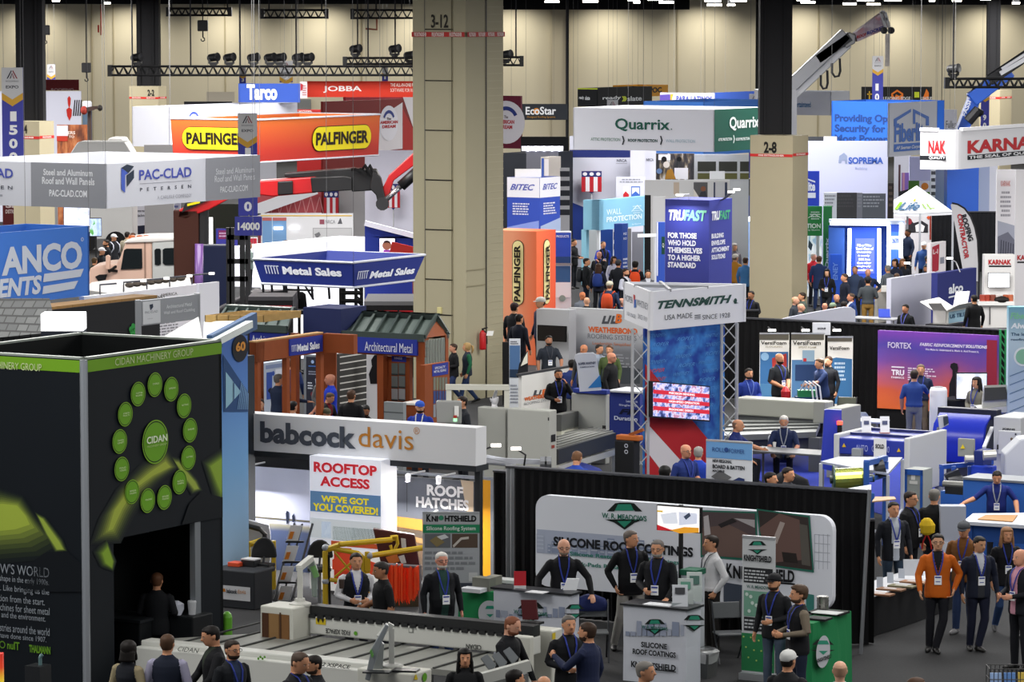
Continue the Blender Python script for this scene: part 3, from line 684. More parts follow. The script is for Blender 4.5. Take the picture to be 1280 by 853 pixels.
def aisle_banner(x0,x1,yt,yb,d,digits,y0,dy,lab,plate=None,extra=None):
 a,b=P(x0,yb,d),P(x1,yb,d);zt=P(x0,yt,d).z;w=b.x-a.x;t=tg_('aisle_banner',lab,'aisle banner',V3(((a.x+b.x)/2,d,a.z)))
 MB().par(a,(w,0,0),(0,.04,0),Z*(zt-a.z)).oj('banner','#474ba6',t)
 f=Face(a,(w,0,0),Z*(zt-a.z));ik=Ink(f);k=w/f.ey.length
 ik.ur(0,1,1-1.18*k,1,'#c9c9cb').up_([(0,1-1.18*k),(.5,1-1.5*k),(.5,1-1.18*k)],'#c9c9cb',.01).up_([(.5,1-1.5*k),(1,1-1.18*k),(.5,1-1.18*k)],'#c9c9cb',.01)
 ik.up_([(0,1-1.18*k),(0,1-1.5*k),(.5,1-1.82*k),(.5,1-1.5*k)],'#d2a23c',.012).up_([(1,1-1.18*k),(.5,1-1.5*k),(.5,1-1.82*k),(1,1-1.5*k)],'#d2a23c',.012)
 for s,c in((-1,'#2b2d3d'),(1,'#8c3440')):
  ik.up_([(.5+s*.26,1-.52*k),(.5+s*.20,1-.52*k),(.5+s*.01,1-.16*k),(.5+s*.05,1-.13*k)],c,.014).up_([(.5+s*.12,1-.52*k),(.5+s*.07,1-.52*k),(.5,1-.3*k),(.5,1-.24*k)],c,.014)
 ik.ut('EXPO',.2,.8,1-.98*k,1-.84*k,'#3a3c46').ut('ROOFING',.2,.8,1-.68*k,1-.6*k,'#8b8c92');
 for i,ch in enum(digits):
  ya=y0+i*dy;dw=(x1-x0)*(.15 if ch=='1' else.2);ik.t(ch,(x0+x1)/2-dw,ya-dy*.36,ya+dy*.36,(x0+x1)/2+dw,'#f2f2f4',bo=2)
 ik.dn(t)
 if plate:
  px0,px1,py0,py1,txt=plate;o=P(px0,py1,d-.3);e=P(px1,py1,d-.3);hz=P(px0,py0,d-.3).z-o.z
  q=MB().par(o,e-o,(0,.04,0),Z*hz).oj('number_plate','#474ba6',t);ik=Ink(Face(o,e-o,Z*hz)).t(txt,px0+(px1-px0)*.1,py0+(py1-py0)*.3,py0+(py1-py0)*.72,px1-(px1-px0)*.08,'#f4f4f6',bo=2).dn(q)
  MB().tu([(o.x+(e.x-o.x)/2,d-.2,o.z+hz),(o.x+(e.x-o.x)/2,d,a.z+.02)],.02,4).oj('hanger','#8a8a8e',t)
 if extra:extra(t,d)
 cables(t,[V3((a.x+.05,d,zt)),V3((b.x-.05,d,zt))])
 return t
aisle_banner(3.5,30,84.5,226,95,'15000',145.5,17,'hanging aisle banner with white numerals starting 150 at far left')
aisle_banner(298,322,141.5,270,99,'14000',191,16.8,'hanging aisle banner between the grey ring and the orange ring, plate reading 14000',(293.7,327.5,271,294.6,'14000'))
aisle_banner(758.5,772.3,125,231.5,152,'12000',171,13,'hanging aisle banner before the white and green ring, plate reading 12000',(749,779,233.5,253,'12000'))
aisle_banner(936,950,117.5,216,150,'11000',159.5,12.5,'hanging aisle banner half hidden behind the 2-8 column',(929,954,217,236,'11000'))
def srs(t,d):
 for x0,x1,y0,y1,c,nm in((1088,1103,164,197,'#6e2a3a','sponsor_plate'),(1088,1102,197.5,209.5,'#c8c8c4','notice_plate')):
  o=P(x0,y1,d-.15);e=P(x1,y1,d-.15);hz=P(x0,y0,d-.15).z-o.z;q=MB().par(o,e-o,(0,.04,0),Z*hz).oj(nm,M(c),t);ik=Ink(Face(o,e-o,Z*hz))
  if nm[0]=='s':
   ik.t('SRS',1089.5,175,186,1101.5,'#efe6e6',bo=2).t('DISTRIBUTION',1089.5,188,190.5,1101.5,'#d8c4c8')
   ik.pg([(1089,176),(1095.5,169.5),(1102,176),(1102,174.4),(1095.5,168),(1089,174.4)],'#efe6e6')
  else:ik.ln_(1089.5,199,208,1100.5,3,'#6a6a66')
  ik.dn(q)
aisle_banner(1089.5,1103,70,205,141,'10000',109,12.3,'tall hanging aisle banner with maroon sponsor plate over the plate reading 10000',(1081,1107.5,210.5,229,'10000'),srs)
aisle_banner(1225.5,1236,108.5,190,150,'9000',147,10,'hanging aisle banner with numerals starting 90 above the white ring sign')
aisle_banner(59,69.3,80.5,112,232,'18',104,6,'tiny hanging banner with a gold chevron on the far left wall')
aisle_banner(410/4+247,366,76,103,228,'2',97,6,'tiny hanging banner with numeral 2 above the red hanging board')
aisle_banner(477.5,485,82,108,226,'1',97,6,'tiny hanging banner with numeral 1 beside the long truss')
aisle_banner(299.5,307.5,84,110,226,'3',100,6,'tiny hanging banner with numeral 3 above the blue board')
t,L,R=hg('hanging_sign','big grey and white ring sign with a blue and black emblem','hanging sign',132,205,261,80,-70,325,'#bcbec6')
ik=Ink(L);u0=L.rc_(39,200,250,132)[0];ik.ur(u0,1,0,1,'#7f8187',.008).t('Steel and Aluminum',54.5,211,219,116,'#c6c8cc').t('Roof and Wall Panels',53,221,230,118.5,'#c6c8cc').t('PAC-CLAD.COM',62,237,245.5,109,'#d0d2d6')
ik.t('PAC-CLAD',-52,209,221,16.5,'#3f4a9c').t('PETERSEN',-52,230.5,235,16,'#4a4d58',track=.5).ln_(-30,241,246,16,1,'#8b8d95')
ik.on(R);u0=R.rc_(257,196,250,325)[0];ik.ur(u0,1,0,1,'#7f8187',.008)
ik.t('PAC-CLAD',173.5,212.5,225.5,239,'#3f4a9c').t('PETERSEN',174.5,235,239.5,238.5,'#4a4d58',track=.9);u=R.rc_(174,229.6,230.4,239);ik.ur(*u,'#8b8d95',.01)
ik.t('A CARLISLE COMPANY',196,245,249.5,239,'#8b8d95',bo=0)
ik.pg([(151,210),(160,216.5),(156,219),(156,241),(151,237)],'#3f55a8',.012).pg([(151,210),(158,205.5),(167,208),(160,216.5)],'#26303f',.014).pg([(157.5,219.5),(167,212),(167,222.5),(158,234)],'#26303f',.014)
ik.t('Steel and Aluminum',269.5,211,218.5,317,'#b9bbc0',bo=0).t('Roof and Wall Panels',268,220,228,318,'#b9bbc0',bo=0).t('PAC-CLAD.COM',275,233.5,241,309,'#c6c8cc',bo=0).dn(t)
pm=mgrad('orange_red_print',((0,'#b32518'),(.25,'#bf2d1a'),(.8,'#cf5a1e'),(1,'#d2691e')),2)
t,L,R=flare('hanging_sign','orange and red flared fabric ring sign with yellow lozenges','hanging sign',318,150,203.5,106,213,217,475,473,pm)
def palf(ik,x0,y0,y1,x1,yl):
 f=ik.f;u0,u1,v0,v1=f.rc_(x0,y0,y1,x1);k=(v1-v0)*f.ey.length/2/f.ex.length
 for g,col,of in((0,'#2b1a10',.03),(.06,'#e2d31f',.04)):
  gu=g*k;gv=g*(v1-v0)*.5;pts=[]
  cv=(v0+v1)/2;rv=(v1-v0)/2-gv;rk=k-gu
  for a in range(-90,91,15):pts.append((u1-k+rk*cos(rad(a)),cv+rv*sin(rad(a))))
  for a in range(90,271,15):pts.append((u0+k+rk*cos(rad(a)),cv+rv*sin(rad(a))))
  ik.up_(pts,col,of)
 ik.ut('PALFINGER',u0+k*.5,u1-k*.5,v0+(v1-v0)*.24,v0+(v1-v0)*.76,'#221a10',bo=2,off=.05)
ik=Ink(L);palf(ik,228,158,187,313.5,0);ik.on(R);palf(ik,389,158.5,190,463,0);ik.dn(t)
o,f=hs('blue hanging board left of the long red one',298,375,104.5,128,138,'#2c4a9c',cab=2,dir='X');ik=Ink(f).t('Tarco',308.5,105.5,125,346.5,'#e8ebf2',bo=2).dn(o)
o,f=hs('small white and red hanging board beside the blue one',375,384,102,123,140,'#d9d4d6',cab=1,dir='X');ik=Ink(f).pg([(375.5,104),(379,106),(378.5,112),(375.5,114)],'#b02a34').ln_(378,106,120,383.5,5,'#b4555a').dn(o)
o,f=hs('long red hanging board left of the big column',384,530,101.5,121.5,141,'#cc3420',cab=3,dir='X');ik=Ink(f).t('JOBBA',404,107.5,116,452,'#f2e9e6').t('THE ALL-IN-ONE ROOFING',488,104,108.5,530,'#ecd6cc').t('SOFTWARE FOR ROOFERS',488,110.5,115,527,'#ecd6cc',bo=0).dn(o)
def dream(ik,x,y,rx,ry,col='#7c2030'):
 ik.dc(x,y,rx,'#e3e1e8',.02,28,ry).t('AMERICAN',x-rx*.82,y-ry*.12,y+ry*.06,x+rx*.82,'#b83238',bo=2,off=.03).t('DREAM',x-rx*.62,y+ry*.12,y+ry*.3,x+rx*.62,'#b83238',bo=2,off=.03)
 ik.ring(x,y-ry*.08,ry*.48,ry*.66,'#2f3f86',.03,16,25,155).ln_(x-rx*.5,y+ry*.4,y+ry*.78,x+rx*.5,2,'#6a6470',4,True).t('The',x-rx*.2,y-ry*.32,y-ry*.18,x+rx*.2,'#4a3a44',off=.03)
o,f=bw('dark red booth wall with a white oval badge and a white slanted band',404,560,127,200,150,'#7e2522',dir='V',floor=1);ik=Ink(f)
ik.pg([(473,190),(470,150),(503,128),(503,186),(492,187)],'#dcd7da',.006).pg([(503,120),(518,116),(518,165)],'#dcd7da',.008).pg([(503,135),(518,165),(518,190),(503,190)],'#a82a26',.01);dream(ik,485.5,154,13.5,22);ik.dn(o)
o,f=hs('glossy crimson curved header with a white lit edge above the dark red booth',432,540,119.5,128,152,'#9c2434',cab=2,dir='V');ik=Ink(f).pg([(437,119.8),(518,116),(518,118.5),(460,121)],'#f1d5d8',.02).dn(o)
o,f=hs('maroon hanging panel with a white oval badge right of the big column',600,651,120,186,150,'#6c2238',cab=2);ik=Ink(f);dream(ik,633,153,12.5,27);ik.dn(o)
o,f=db('red low panel with a white dome emblem behind the dark red booth',371,404,137,143,160,'#a82a2a',**XF);Ink(f).t('NATIONAL',373,137.8,140,390,'#e8dcd8').dn(o)
t,L,R=hg('hanging_sign','plain white ring sign behind the orange ring sign, blue arc on it','hanging sign',212,134,184,132,165.5,372,'#d7d8e2');ik=Ink(R).ring(241.5,152,10,12.5,'#3c4fb0',.03,18,10,170).dn(t)
o,f=db('low dark panel along the top of the white ring sign',230,290,127,131,150,'#2a2b30',dir='X',cab=1)
o,f=db('small pale wall panel near the far left door',258,293,115,127,215,'#cfc6b4',**XF)
o,f=db('pale lavender panel left of the grey roll-up door',318,345,131,142,215,'#c3c4ce',**XF)
o,f=hs('dark red hanging board at far left behind the black shaft',40,98.5,99.5,113,190,'#6c1d22',cab=2,dir='X');Ink(f).t('ROOFING',64,110.5,113.5,92,'#b89a9c').dn(o)
o,f=bw('white booth wall with a red trowel emblem at far left',-30,102,114,190,172,'#d4d6e6',**XF);ik=Ink(f)
ik.pg([(86.5,120),(88.6,123),(88.2,130),(87.2,134),(85.8,134),(84.8,130),(84.3,123)],'#c22b22').pg([(83,137),(86.5,134),(90,137),(89.5,145),(86.8,151),(84,145)],'#c22b22',.02)
for i in range(4):ik.pg([(91+i*2.7,145),(93+i*2.7,125),(94.4+i*2.7,125),(92.8+i*2.7,145)],'#2c2c34')
ik.dn(o)
o,f=db('rust brown photo panel low beside the red trowel wall',71,114,156,186,166,'#8a4a2c',**XF,mat=mgrad('rust_photo',((.35,'#5e2f1e'),(.5,'#a55a30'),(.62,'#c98a58'),(.7,'#b3402c')),'n',scale=5));ik=Ink(f).t('ERS',85,164,168,94,'#e6d6cc').t('TO',86,169.5,172.5,93,'#e6d6cc').r(71,157,170,85,'#d8d3da').r(71,170,176.5,84.5,'#b83a2a',.02).dn(o)
MB().lt(V3((P(108,140,167).x,167.3,0)),[(.0,0),(.22,0),(.22,P(108,128,167).z),(.16,P(108,126.5,167).z),(0,P(108,126.5,167).z)],14).top('round_display',mgrad('blue_grey_drum',((.0,'#8a4a2c'),(.86,'#4a6278'),(.93,'#3f5670'),(.96,'#dfe2ea'),(1,'#e9ecf0')),2),'blue and white drum column beside the red trowel wall','display')
p=P(105,139,164);t=tg_('grapple_arm','dark grapple arm sticking out over the rust brown panel','machine arm',V3((p.x,164,0)))
m=MB();m.bar(P(104,138,164),P(118,135,164),.16,.18);m.bar(P(116,135,164),P(126,134,164),.12,.14);m.oj('arm','#4a3a36',t);m=MB();m.ball(P(105,138,164),.16,.2,.2);m.oj('joint','#9c3a30',t);m=MB();m.ball(P(125,135,164),.12,.14,.14);m.oj('claw','#2b2826',t)
q=P(111,141,164);MB().tu([(q.x,164.2,0),(q.x,164.2,q.z+.1)],.1,6).oj('post','#4a3a36',t)
def roofvan(x0,x1,yt,d,lab):
 a,b=P(x0,yt,d),P(x1,yt,d);t=tg_('delivery_van',lab,'van',V3(((a.x+b.x)/2,d+1,0)));z=a.z;m=MB();m.pri([(a.x,d,.5),(b.x,d,.5),(b.x,d,z-.5),(b.x-.3,d,z),(a.x+.4,d,z),(a.x,d,z-.6)],(0,2,0));m.oj('body',M('#dddcda',.4),t,bev=.06)
 for sx in(a.x+.7,b.x-.7):MB().lt((sx,d-.05,.42),[(0,0),(.25,0),(.42,.0),(.42,.25),(0,.25)],16,(0,1,0)).oj('wheel','#1a1a1c',t)
 m=MB();m.par((b.x-1.4,d-.02,z-.9),(1.,0,0),(0,.02,0),(0,0,.5));m.oj('side_window',M('#1d2227',.2),t)
roofvan(85,165,177.5,150,'long white van roof just above the grey ring sign');roofvan(125,161,172.5,160,'small white van behind the long white one')
o,f=db('grey panel strip right of the 2-2 column base',180,217,181,190,128,'#a9a7a8',**XF)
o,f=bw('maroon board with pale lettering under the grey ring sign',3,36,236,277,150,'#5c1f22',**XF);ik=Ink(f).t('SRS',7,253,260,31,'#d8c6c4',bo=2).t('DISTRIBUTION',7,262,267,32,'#d8c6c4').dn(o)
o,f=bw('beige wall panel beside the maroon board',36,51,238,277,149,'#b9ad90',**XF);o,f=bw('pale grey wall panel under the grey ring sign',51,72,240,280,151,'#c8c9cc',**XF)
def tv(lab,x0,x1,yt,yb,d,scr,dir='U',emit=1.2,pole=False,grp=None,th=.07,base=None):
 o,f=sb('television',lab,'television',x0,x1,yt,yb,d,'#0c0c0e',th=th,dir=dir,grp=grp,bev=.01)
 e=MB();e.quad(f.p(.025,.04,.008),f.p(.975,.04,.008),f.p(.975,.96,.008),f.p(.025,.96,.008));s=e.oj('screen',scr if not isinstance(scr,str)else M(scr,.3,0,emit),o)
 if pole:p=f.p(.5,0,-.08);q=MB();q.tu([(p.x,p.y,base or 0),(p.x,p.y,p.z+.4)],.035,8);q.box((p.x,p.y,base or 0),GU*.7,GV*.5,.03);q.oj('stand',M('#141416',.4),o)
 return o,f
snow=mgrad('snow_picture',((.3,'#b9bfdc'),(.5,'#e4e8f8'),(.7,'#fbfcff')),'n',emit=.8,scale=2.5)
o,f=tv('television showing a snowy picture under the grey ring sign',79,113,258,284,146,snow,dir='X',pole=1)
o,f=tv('tall television showing a blue and green map',112,127,272.5,296,140,mgrad('map_picture',((.4,'#8fa8d8'),(.55,'#b9c8e4'),(.62,'#5aa050'),(.7,'#3f8040')),'n',emit=.8,scale=2),dir='X',pole=1)
o,f=bw('black booth wall with yellow lettering behind the blue ring sign',113,160,250,330,160,'#141416',**XF);Ink(f).t('PLUS',127,287.5,291,137,'#d6c81e').dn(o)
o,f=bw('white poster wall with two lines of print left of the bald man',158,191,254,340,159,'#dfe0ea',**XF);ik=Ink(f).t('Engineered',163,262,266,182,'#3c3c46').t('roof attachments',163,267.5,271,186,'#3c3c46').pg([(158,290),(170,287),(170,282.5),(191,281),(191,330),(158,330)],'#20243a').dn(o)
o,f=bw('dark red and blue booth wall behind the bald man in navy',191,215,250,330,160,'#4a2420',**XF);ik=Ink(f).r(203,253,320,215,'#39519c').dn(o)
o,f=db('narrow pale poster right of the bald man',215.5,226,253,300,158,'#c9cbe0',**XF);Ink(f).ln_(216.5,256,275,225,4,'#4a56a0').dn(o)
t,L,R=hg('hanging_sign','bright blue ring sign with white stripes at the left edge','hanging sign',-30,294,385,70,-110,112,'#3d74cc',th=.05)
ik=Ink(R).t('ANCO',1.5,309.5,345.5,102,'#c3cad6',bo=2).t('ENTS',-1.5,349,373,51,'#c3cad6',bo=2,sl_=.06).t('\u00ae',100.5,297,302,104,'#c3cad6')
ik.pg([(54.5,342.5),(104,336),(100,346),(53,353)],'#c3cad6',.015).pg([(53.5,358),(97,351),(92,361),(52,368)],'#c3cad6',.015).dn(t)
def shingle():
 m=bpy.data.materials.new('grey_shingles');m.use_nodes=True;nt=m.node_tree;b=nt.nodes['Principled BSDF'];b.inputs['Roughness'].default_value=.9
 tc=NN(nt,'ShaderNodeTexCoord');br=NN(nt,'ShaderNodeTexBrick');br.inputs['Scale'].default_value=2.6;br.inputs['Color1'].default_value=lin('#3a3c3d');br.inputs['Color2'].default_value=lin('#4a4c4c');br.inputs['Mortar'].default_value=lin('#1d1e1f');br.inputs['Mortar Size'].default_value=.03
 mp=NN(nt,'ShaderNodeMapping');mp.inputs['Rotation'].default_value=(rad(90),0,0);LK(nt,tc.outputs['Object'],mp.inputs[0]);LK(nt,mp.outputs[0],br.inputs['Vector']);LK(nt,br.outputs['Color'],b.inputs['Base Color']);return m
a,b,c_,d_=P(-20,373,66),P(62,373,66),P(71,415,63.5),P(-20,424,63.5);t=tg_('roof_mockup','grey shingled roof mock-up under the blue ring sign','roof display',V3((a.x,66,0)))
MB().pri([d_,c_,b,a],(0,.1,-.12)).oj('shingles',shingle(),t);m=MB()
for q in(P(-15,420,64.5),P(55,412,64.5)):m.tu([(q.x,q.y+.6,0),(q.x,q.y+.6,q.z-.1)],.08,6)
m.oj('support_post','#3a3026',t)
o,f=sb('light_box','glowing white light box standing on the dark booth edge','light box',51,103.5,393,414,58,'#ffffff',th=.5,dir='X',mat=M('#fbfbff',.4,0,3.));q=f.o;MB().par(V3((q.x,q.y,0)),f.ex,(0,.5,0),Z*q.z).oj('pedestal','#3a3f4c',o)
o,f=bw('black booth wall with a green shamrock',62,200,388,440,68,'#141518',dir='V',floor=1);ik=Ink(f)
for dx,dy in((-4.5,1),(3.5,-4),(-1,-4),(4,3),(-3,5),(2,6)):ik.dc(166+dx*.8,411+dy*.8,3.6,'#2a8a3c',.02,14)
ik.pg([(165.5,412),(170,420),(172,419),(167.5,411)],'#2a8a3c',.022).dn(o)
m=MB();q=f.p(0,1,0)
for i in range(9):m.par(f.p(i/9,1,-.1)-GU*.5,f.ex/9*.98,GU*.55,Z*.05)
m.oj('timber_top',M('#8a6a40',.8,var=.2),o)
ml=M('#f4f4fb',.5)
o,f=bw('long white lit booth wall with thin lettering below the truck',105,250,371,440,74,'#f4f4fb',dir='V',floor=1,mat=ml);ik=Ink(f).t('INSULATION',160,374,381,205,'#44403e',bo=0).t('AMERICA',200,367.5,371,221,'#44403e',bo=0).ln_(194,400,425,232,7,'#9a9aa2',5).dn(o)
def armlamp(lab,base,mid,head,u=None,grp=None,e=3,col='#5a5a60',pw=0,tilt=-28):
 t=tg_('arm_light',lab,'arm light',base,grp);MB().tu([base,mid,head],.018,5).oj('arm',M(col),t);u=(u or V3((1,0,0)))*.09;MB().bar(head-u,head+u,.07,.05).oj('lamp_head',M('#fffaf2',.5,0,e),t)
 if pw:area(head.x,head.y,head.z-.06,.3,.2,pw).rotation_euler=(rad(tilt),0,rad(-30))
for k in range(5):q=f.p(.15+k*.2,1,-.05);armlamp('thin arm light leaning over the white lit booth wall',q,q+Z*.2,q+f.n*.5+Z*.25,GV*.6,'arm lights on the white lit wall',2)
o,L,R=fbox('booth_wall','white marbled box wall right of the grey panel sign','booth wall',249,355,430,73,246,274.5,'#eeeef6',floor=1)
o,f=sb('panel_sign','grey framed panel sign lettered Architectural Metal Wall and Roof Cladding','panel sign',175,249,376.5,408,64,'#85888d',th=.08,dir='V');ik=Ink(f);u=f.rc_(178,377,404.5,200);ik.ur(u[0],u[1],.05,.95,'#b9bcc0',.01).t('PAC-CLAD',180.5,389.5,392.5,196.5,'#5a5e66',bo=0).pg([(186,381),(190,380),(190.5,384),(187,388)],'#26303f',.02).ln_(184,398,400,193,1,'#8a8e94').t('Architectural Metal',207.5,381.5,386,239,'#c9ccd0',bo=0).t('Wall and Roof Cladding',204,389.5,394.5,243,'#c9ccd0',bo=0).dn(o)
m=MB()
for u_ in(.0,1.):m.bar(V3((f.p(u_,0,-.04).x,f.p(u_,0,-.04).y,0)),f.p(u_,1.04,-.04),.1)
m.oj('posts',M('#7b7e82',.4,.3),o)
t=tg_('metal_roof_mockup','pale metal roof mock-up sloping behind the green topped tower','roof display',V3((P(220,425,60).x,60,0)));
A=P(199,424,60);B=P(248,396,63);C_=P(254,429,59.5);m=MB();m.pri([A,C_,B],V3((.02,.05,-.1)));m.oj('grey_slope',M('#7d817f',.4,.3),t);D_=P(316,401,61);E_=P(262,429,58.8);m=MB();m.pri([C_,E_,D_,P(255,402,63)],V3((0,.05,-.12)));m.oj('white_slope',M('#d5ddd9',.5),t)
m=MB();q=P(250,430,61);m.box((q.x,q.y+1,0),GU*1.2,GV*1.2,q.z-.3);m.oj('plinth','#2c3036',t)
t=tg_('timber_crate','open timber joist frame on top of the blue panel booth','crate',V3((P(290,400,62).x,62,P(290,405,62).z)))
A=P(256,403,62.5);b_=al(A,V3((1,0,0)),330);e=b_-A;bk=GV*1.1;m=MB()
for q,w in((A,e),(A+bk,e)):m.par(q,w,GV*.05,Z*.12)
for i in range(6):m.par(A+e*(i/5*.985),e*.012,bk,Z*.12)
m.oj('joists',M('#a98a56',.8,var=.25),t)
o,f=bw('blue panel with a round 60 badge and roof line drawing',276.5,310,424,520,60,'#4f86c8',dir='V',floor=1,mat=mgrad('blue_sky_print',((0,'#a8c4d8'),(.5,'#6ba0d0'),(.8,'#4a7cc2'),(1,'#3f66b0')),2));ik=Ink(f)
ik.dc(299,435.5,9.5,'#23252b',.02,28,17).t('60',293,428,440,305,'#c98a3c',bo=2,off=.03).ln_(294,444,448,303,1,'#a8a298',3,True).ln_(295,422,425,303,1,'#a8a298',3,True)
ik.pg([(278,443),(309,490),(309,515),(279,515)],'#2a4a78',.012).pg([(281,465),(300,490),(281,511)],'#8ab4c8',.02).pg([(290,478),(291,478),(291,500),(290,501)],'#2a4a78',.03)
for i in range(8):ik.pg([(300+i*1.2,478+i*1.9),(300.6+i*1.2,478.5+i*1.9),(296+i*1.8,512),(295.4+i*1.8,512)],'#7fa8d0',.025)
ik.dn(o)
a=P(262,430,59.5);b=P(318,401,62);m=MB();m.bar(a,b,.1,.28);m.oj('fascia','#3a5478',o)
# truck, crane, trade bodies' booth, pavilion
d=116
def XP(pts,dd):return[P(x,y,dd)for x,y in pts]
t=tg_('truck','peach and white truck cab parked behind the white lit wall','truck',V3((P(165,340,d).x,d+1.2,0)))
prof=XP([(104,352),(113,335),(131,331),(146,330),(150,322),(157,303),(160,301),(190,302),(190,352)],d);zb=.9
prof[0].z=zb;prof[-1].z=zb
MB().pri(prof,(0,2.3,0)).oj('cab_body',M('#dcb9a6',.35),t,bev=.05)
pr=XP([(190,303),(196,300),(221,299),(221,352)],d-.05);pr2=[V3((pr[0].x,d-.05,zb))]+pr[:3]+[V3((pr[3].x,d-.05,zb))]
MB().pri(pr2,(0,2.4,0)).oj('rear_body',M('#c3c6c4',.4),t,bev=.05)
MB().pri(XP([(154,304),(160,299.5),(178,297.5),(222,297),(222,301),(190,303)],d-.1),(0,2.5,0)).oj('roof',M('#e9e6e2',.4),t,bev=.04)
gl=M('#12191c',.15)
MB().pri(XP([(151,337),(155,313),(158,311),(177.5,311),(178,335),(176,336)],d-.06),(0,.04,0)).oj('door_window',gl,t)
for pts in([(193.5,331),(193,313),(195,311),(200,311),(201,313),(201,330),(198,332)],[(203.5,329),(203.5,312),(206,310.5),(219.5,310),(219.5,331),(206,331.5)]):MB().pri(XP(pts,d-.1),(0,.04,0)).oj('rear_window',gl,t)
m=MB();m.pri(XP([(132,320),(135,319),(137.5,321),(137.5,337),(132,337)],d-.35),(0,.2,0));m.oj('mirror',M('#d9b39e',.4),t,bev=.02);m=MB();m.bar(P(136,338,d-.3),P(146,339,d),.08);m.bar(P(136,340,d-.3),P(145,333,d),.06);m.oj('mirror_bracket','#151515',t)
MB().pri(XP([(119,346),(124,343.5),(134,343),(132,350),(123,352)],d-.05),(0,.05,0)).oj('headlight',M('#17181a',.2),t)
MB().par(P(180.5,350,d-.02),(.05,0,0),(0,.03,0),Z*1.2).oj('door_seam','#9c7f70',t)
for x in(117,206):q=P(x,352,d);MB().lt((q.x,d-.1,.5),[(0,0),(.3,0),(.5,.02),(.5,.3),(0,.3)],18,(0,1,0)).oj('wheel','#161617',t)
for x in(165,175,183,200):q=P(x,296.5,d+1);MB().ball(q,.12,.1,.07).oj('beacon',M('#d0672a' if x!=200 else'#e2e2e0',.4),t)
m=MB();q=[(104,362),(113,354),(140,351),(235,349),(238,356),(150,368)];a=XP(q,92);m.pri([V3((p.x,92+.04*(362-y),p.z))for p,(x,y)in zip(a,q)],(0,.1,-.15));shell=m.top('canopy_roof',M('#e6e3df',.5),'white flat canopy roof in front of the truck cab','canopy')
m=MB()
for x in(120,225):q=P(x,358,92.4);m.tu([(q.x,q.y,0),(q.x,q.y,q.z-.1)],.06,6)
m.oj('post',M('#c9c9c9'),shell)
for i,x in enum((162,171,180,189,198,207,216,226)):
 q=P(x,359-i*1.2,91.6);tt=MB().ball(q+Z*.05,.12,.12,.07,8,5).top('roof_fixture',M('#5a524a',.8,var=.3),'small dark lamp fixture lying along the edge of the white canopy roof','fixture','fixtures along the white canopy edge')
d=110;t=tg_('loader_crane','big red and black folding loader crane reaching towards the big column','crane',V3((P(248,340,d).x,d,0)))
RED,BLK=M('#b3161a',.35),M('#121214',.45)
q=P(234,262,d);q1=P(233,345,d);MB().par(V3((q1.x-.35,d-.3,.6)),(.75,0,0),(0,.7,0),Z*(q.z-.6)).oj('mast',M('#3a1d14',.6),t,bev=.04)
q=P(249,350,d);MB().tu([(q.x,d-.35,.6),P(249,305,d-.35)],.13,12).oj('outrigger_tube',M('#6a4a86',.3),t,smooth=1)
m=MB();m.pri(XP([(222,272),(224,262),(246,252),(258,248),(290,238),(292,246),(262,262),(246,268),(232,275)],d-.3),(0,.5,0));m.oj('lower_boom',RED,t,bev=.03)
m=MB();m.pri(XP([(227,266),(231,255),(238,250),(262,244),(262,250),(244,258)],d-.36),(0,.6,0));m.oj('boom_cover',BLK,t)
q=XP([(234,258),(250,254),(250,251),(234,255)],d-.42);MB().pg(q).oj('yellow_label','#d6c81e',t)
q=P(249,257,d-.4);m=MB();m.tu([P(252,262,d),P(252,305,d)],.22,10);m.oj('slewing_column',BLK,t)
m=MB();m.pri(XP([(292,248),(325,226),(395,221),(396,241),(340,246),(325,244)],d-.2),(0,.8,0));m.oj('main_boom',RED,t,bev=.04)
m=MB();m.pri(XP([(388,222),(430,220),(440,222),(440,238),(390,241)],d-.28),(0,.95,0));m.pri(XP([(347,227),(366,226),(366,243),(347,244)],d-.28),(0,.95,0));m.oj('boom_sleeve',BLK,t,bev=.03)
m=MB();m.pri(XP([(355,217),(440,210),(470,212),(475,222),(470,238),(440,240),(436,224),(356,222)],d-.1),(0,.7,0));m.oj('hydraulic_block',BLK,t,bev=.03)
m=MB();m.pri(XP([(466,214),(476,222),(482,250),(480,258),(473,259),(470,244),(462,236)],d-.35),(0,.5,0));m.oj('knuckle',BLK,t,bev=.03)
m=MB();m.pri(XP([(474,258),(478,236),(486,219),(520,188),(560,150),(566,156),(520,205),(492,226),(483,257)],d-.2),(0,.45,0));m.oj('outer_boom',RED,t,bev=.03)
m=MB();m.tu([P(480,252,d-.4),P(502,232,d-.4)],.08,10);m.oj('cylinder_rod',M('#c9c9cc',.2,.9),t,smooth=1);m=MB();m.tu([P(501,233,d-.4),P(524,212,d-.4)],.16,10);m.oj('hydraulic_cylinder',BLK,t,smooth=1)
m=MB();m.tu([P(478,255,d-.5),P(478,255,d+.3)],.2,12);m.oj('pivot_pin',M('#202023',.4),t)
m=MB();r=random.Random(2)
for k in range(4):x=440+k*6;m.tu([P(x,212+k,d-.2),P(x+4,206+r.uniform(0,6),d-.3),P(x+12,216+k*2,d-.3)],.05,5)
m.oj('hose','#0e0e10',t)
m=MB();m.box((P(235,300,d).x+.6,d+.4,0),V3((3.4,0,0)),V3((0,2,0)),.6);m.oj('truck_bed','#1c1a1c',t)
t=tg_('forklift','dark forklift with a tall twin mast beside the crane','forklift',V3((P(297,350,104).x,104,0)));m=MB()
for x in(285,289,302,309):q=P(x,285 if x in(289,285)else 292,104);m.par((q.x-.06,104,0),(.14,0,0),(0,.18,0),Z*q.z)
for y in(300,330,352):a,b=P(284,y,104),P(310,y,104);m.par(a,(b.x-a.x,0,0),(0,.1,0),Z*.14)
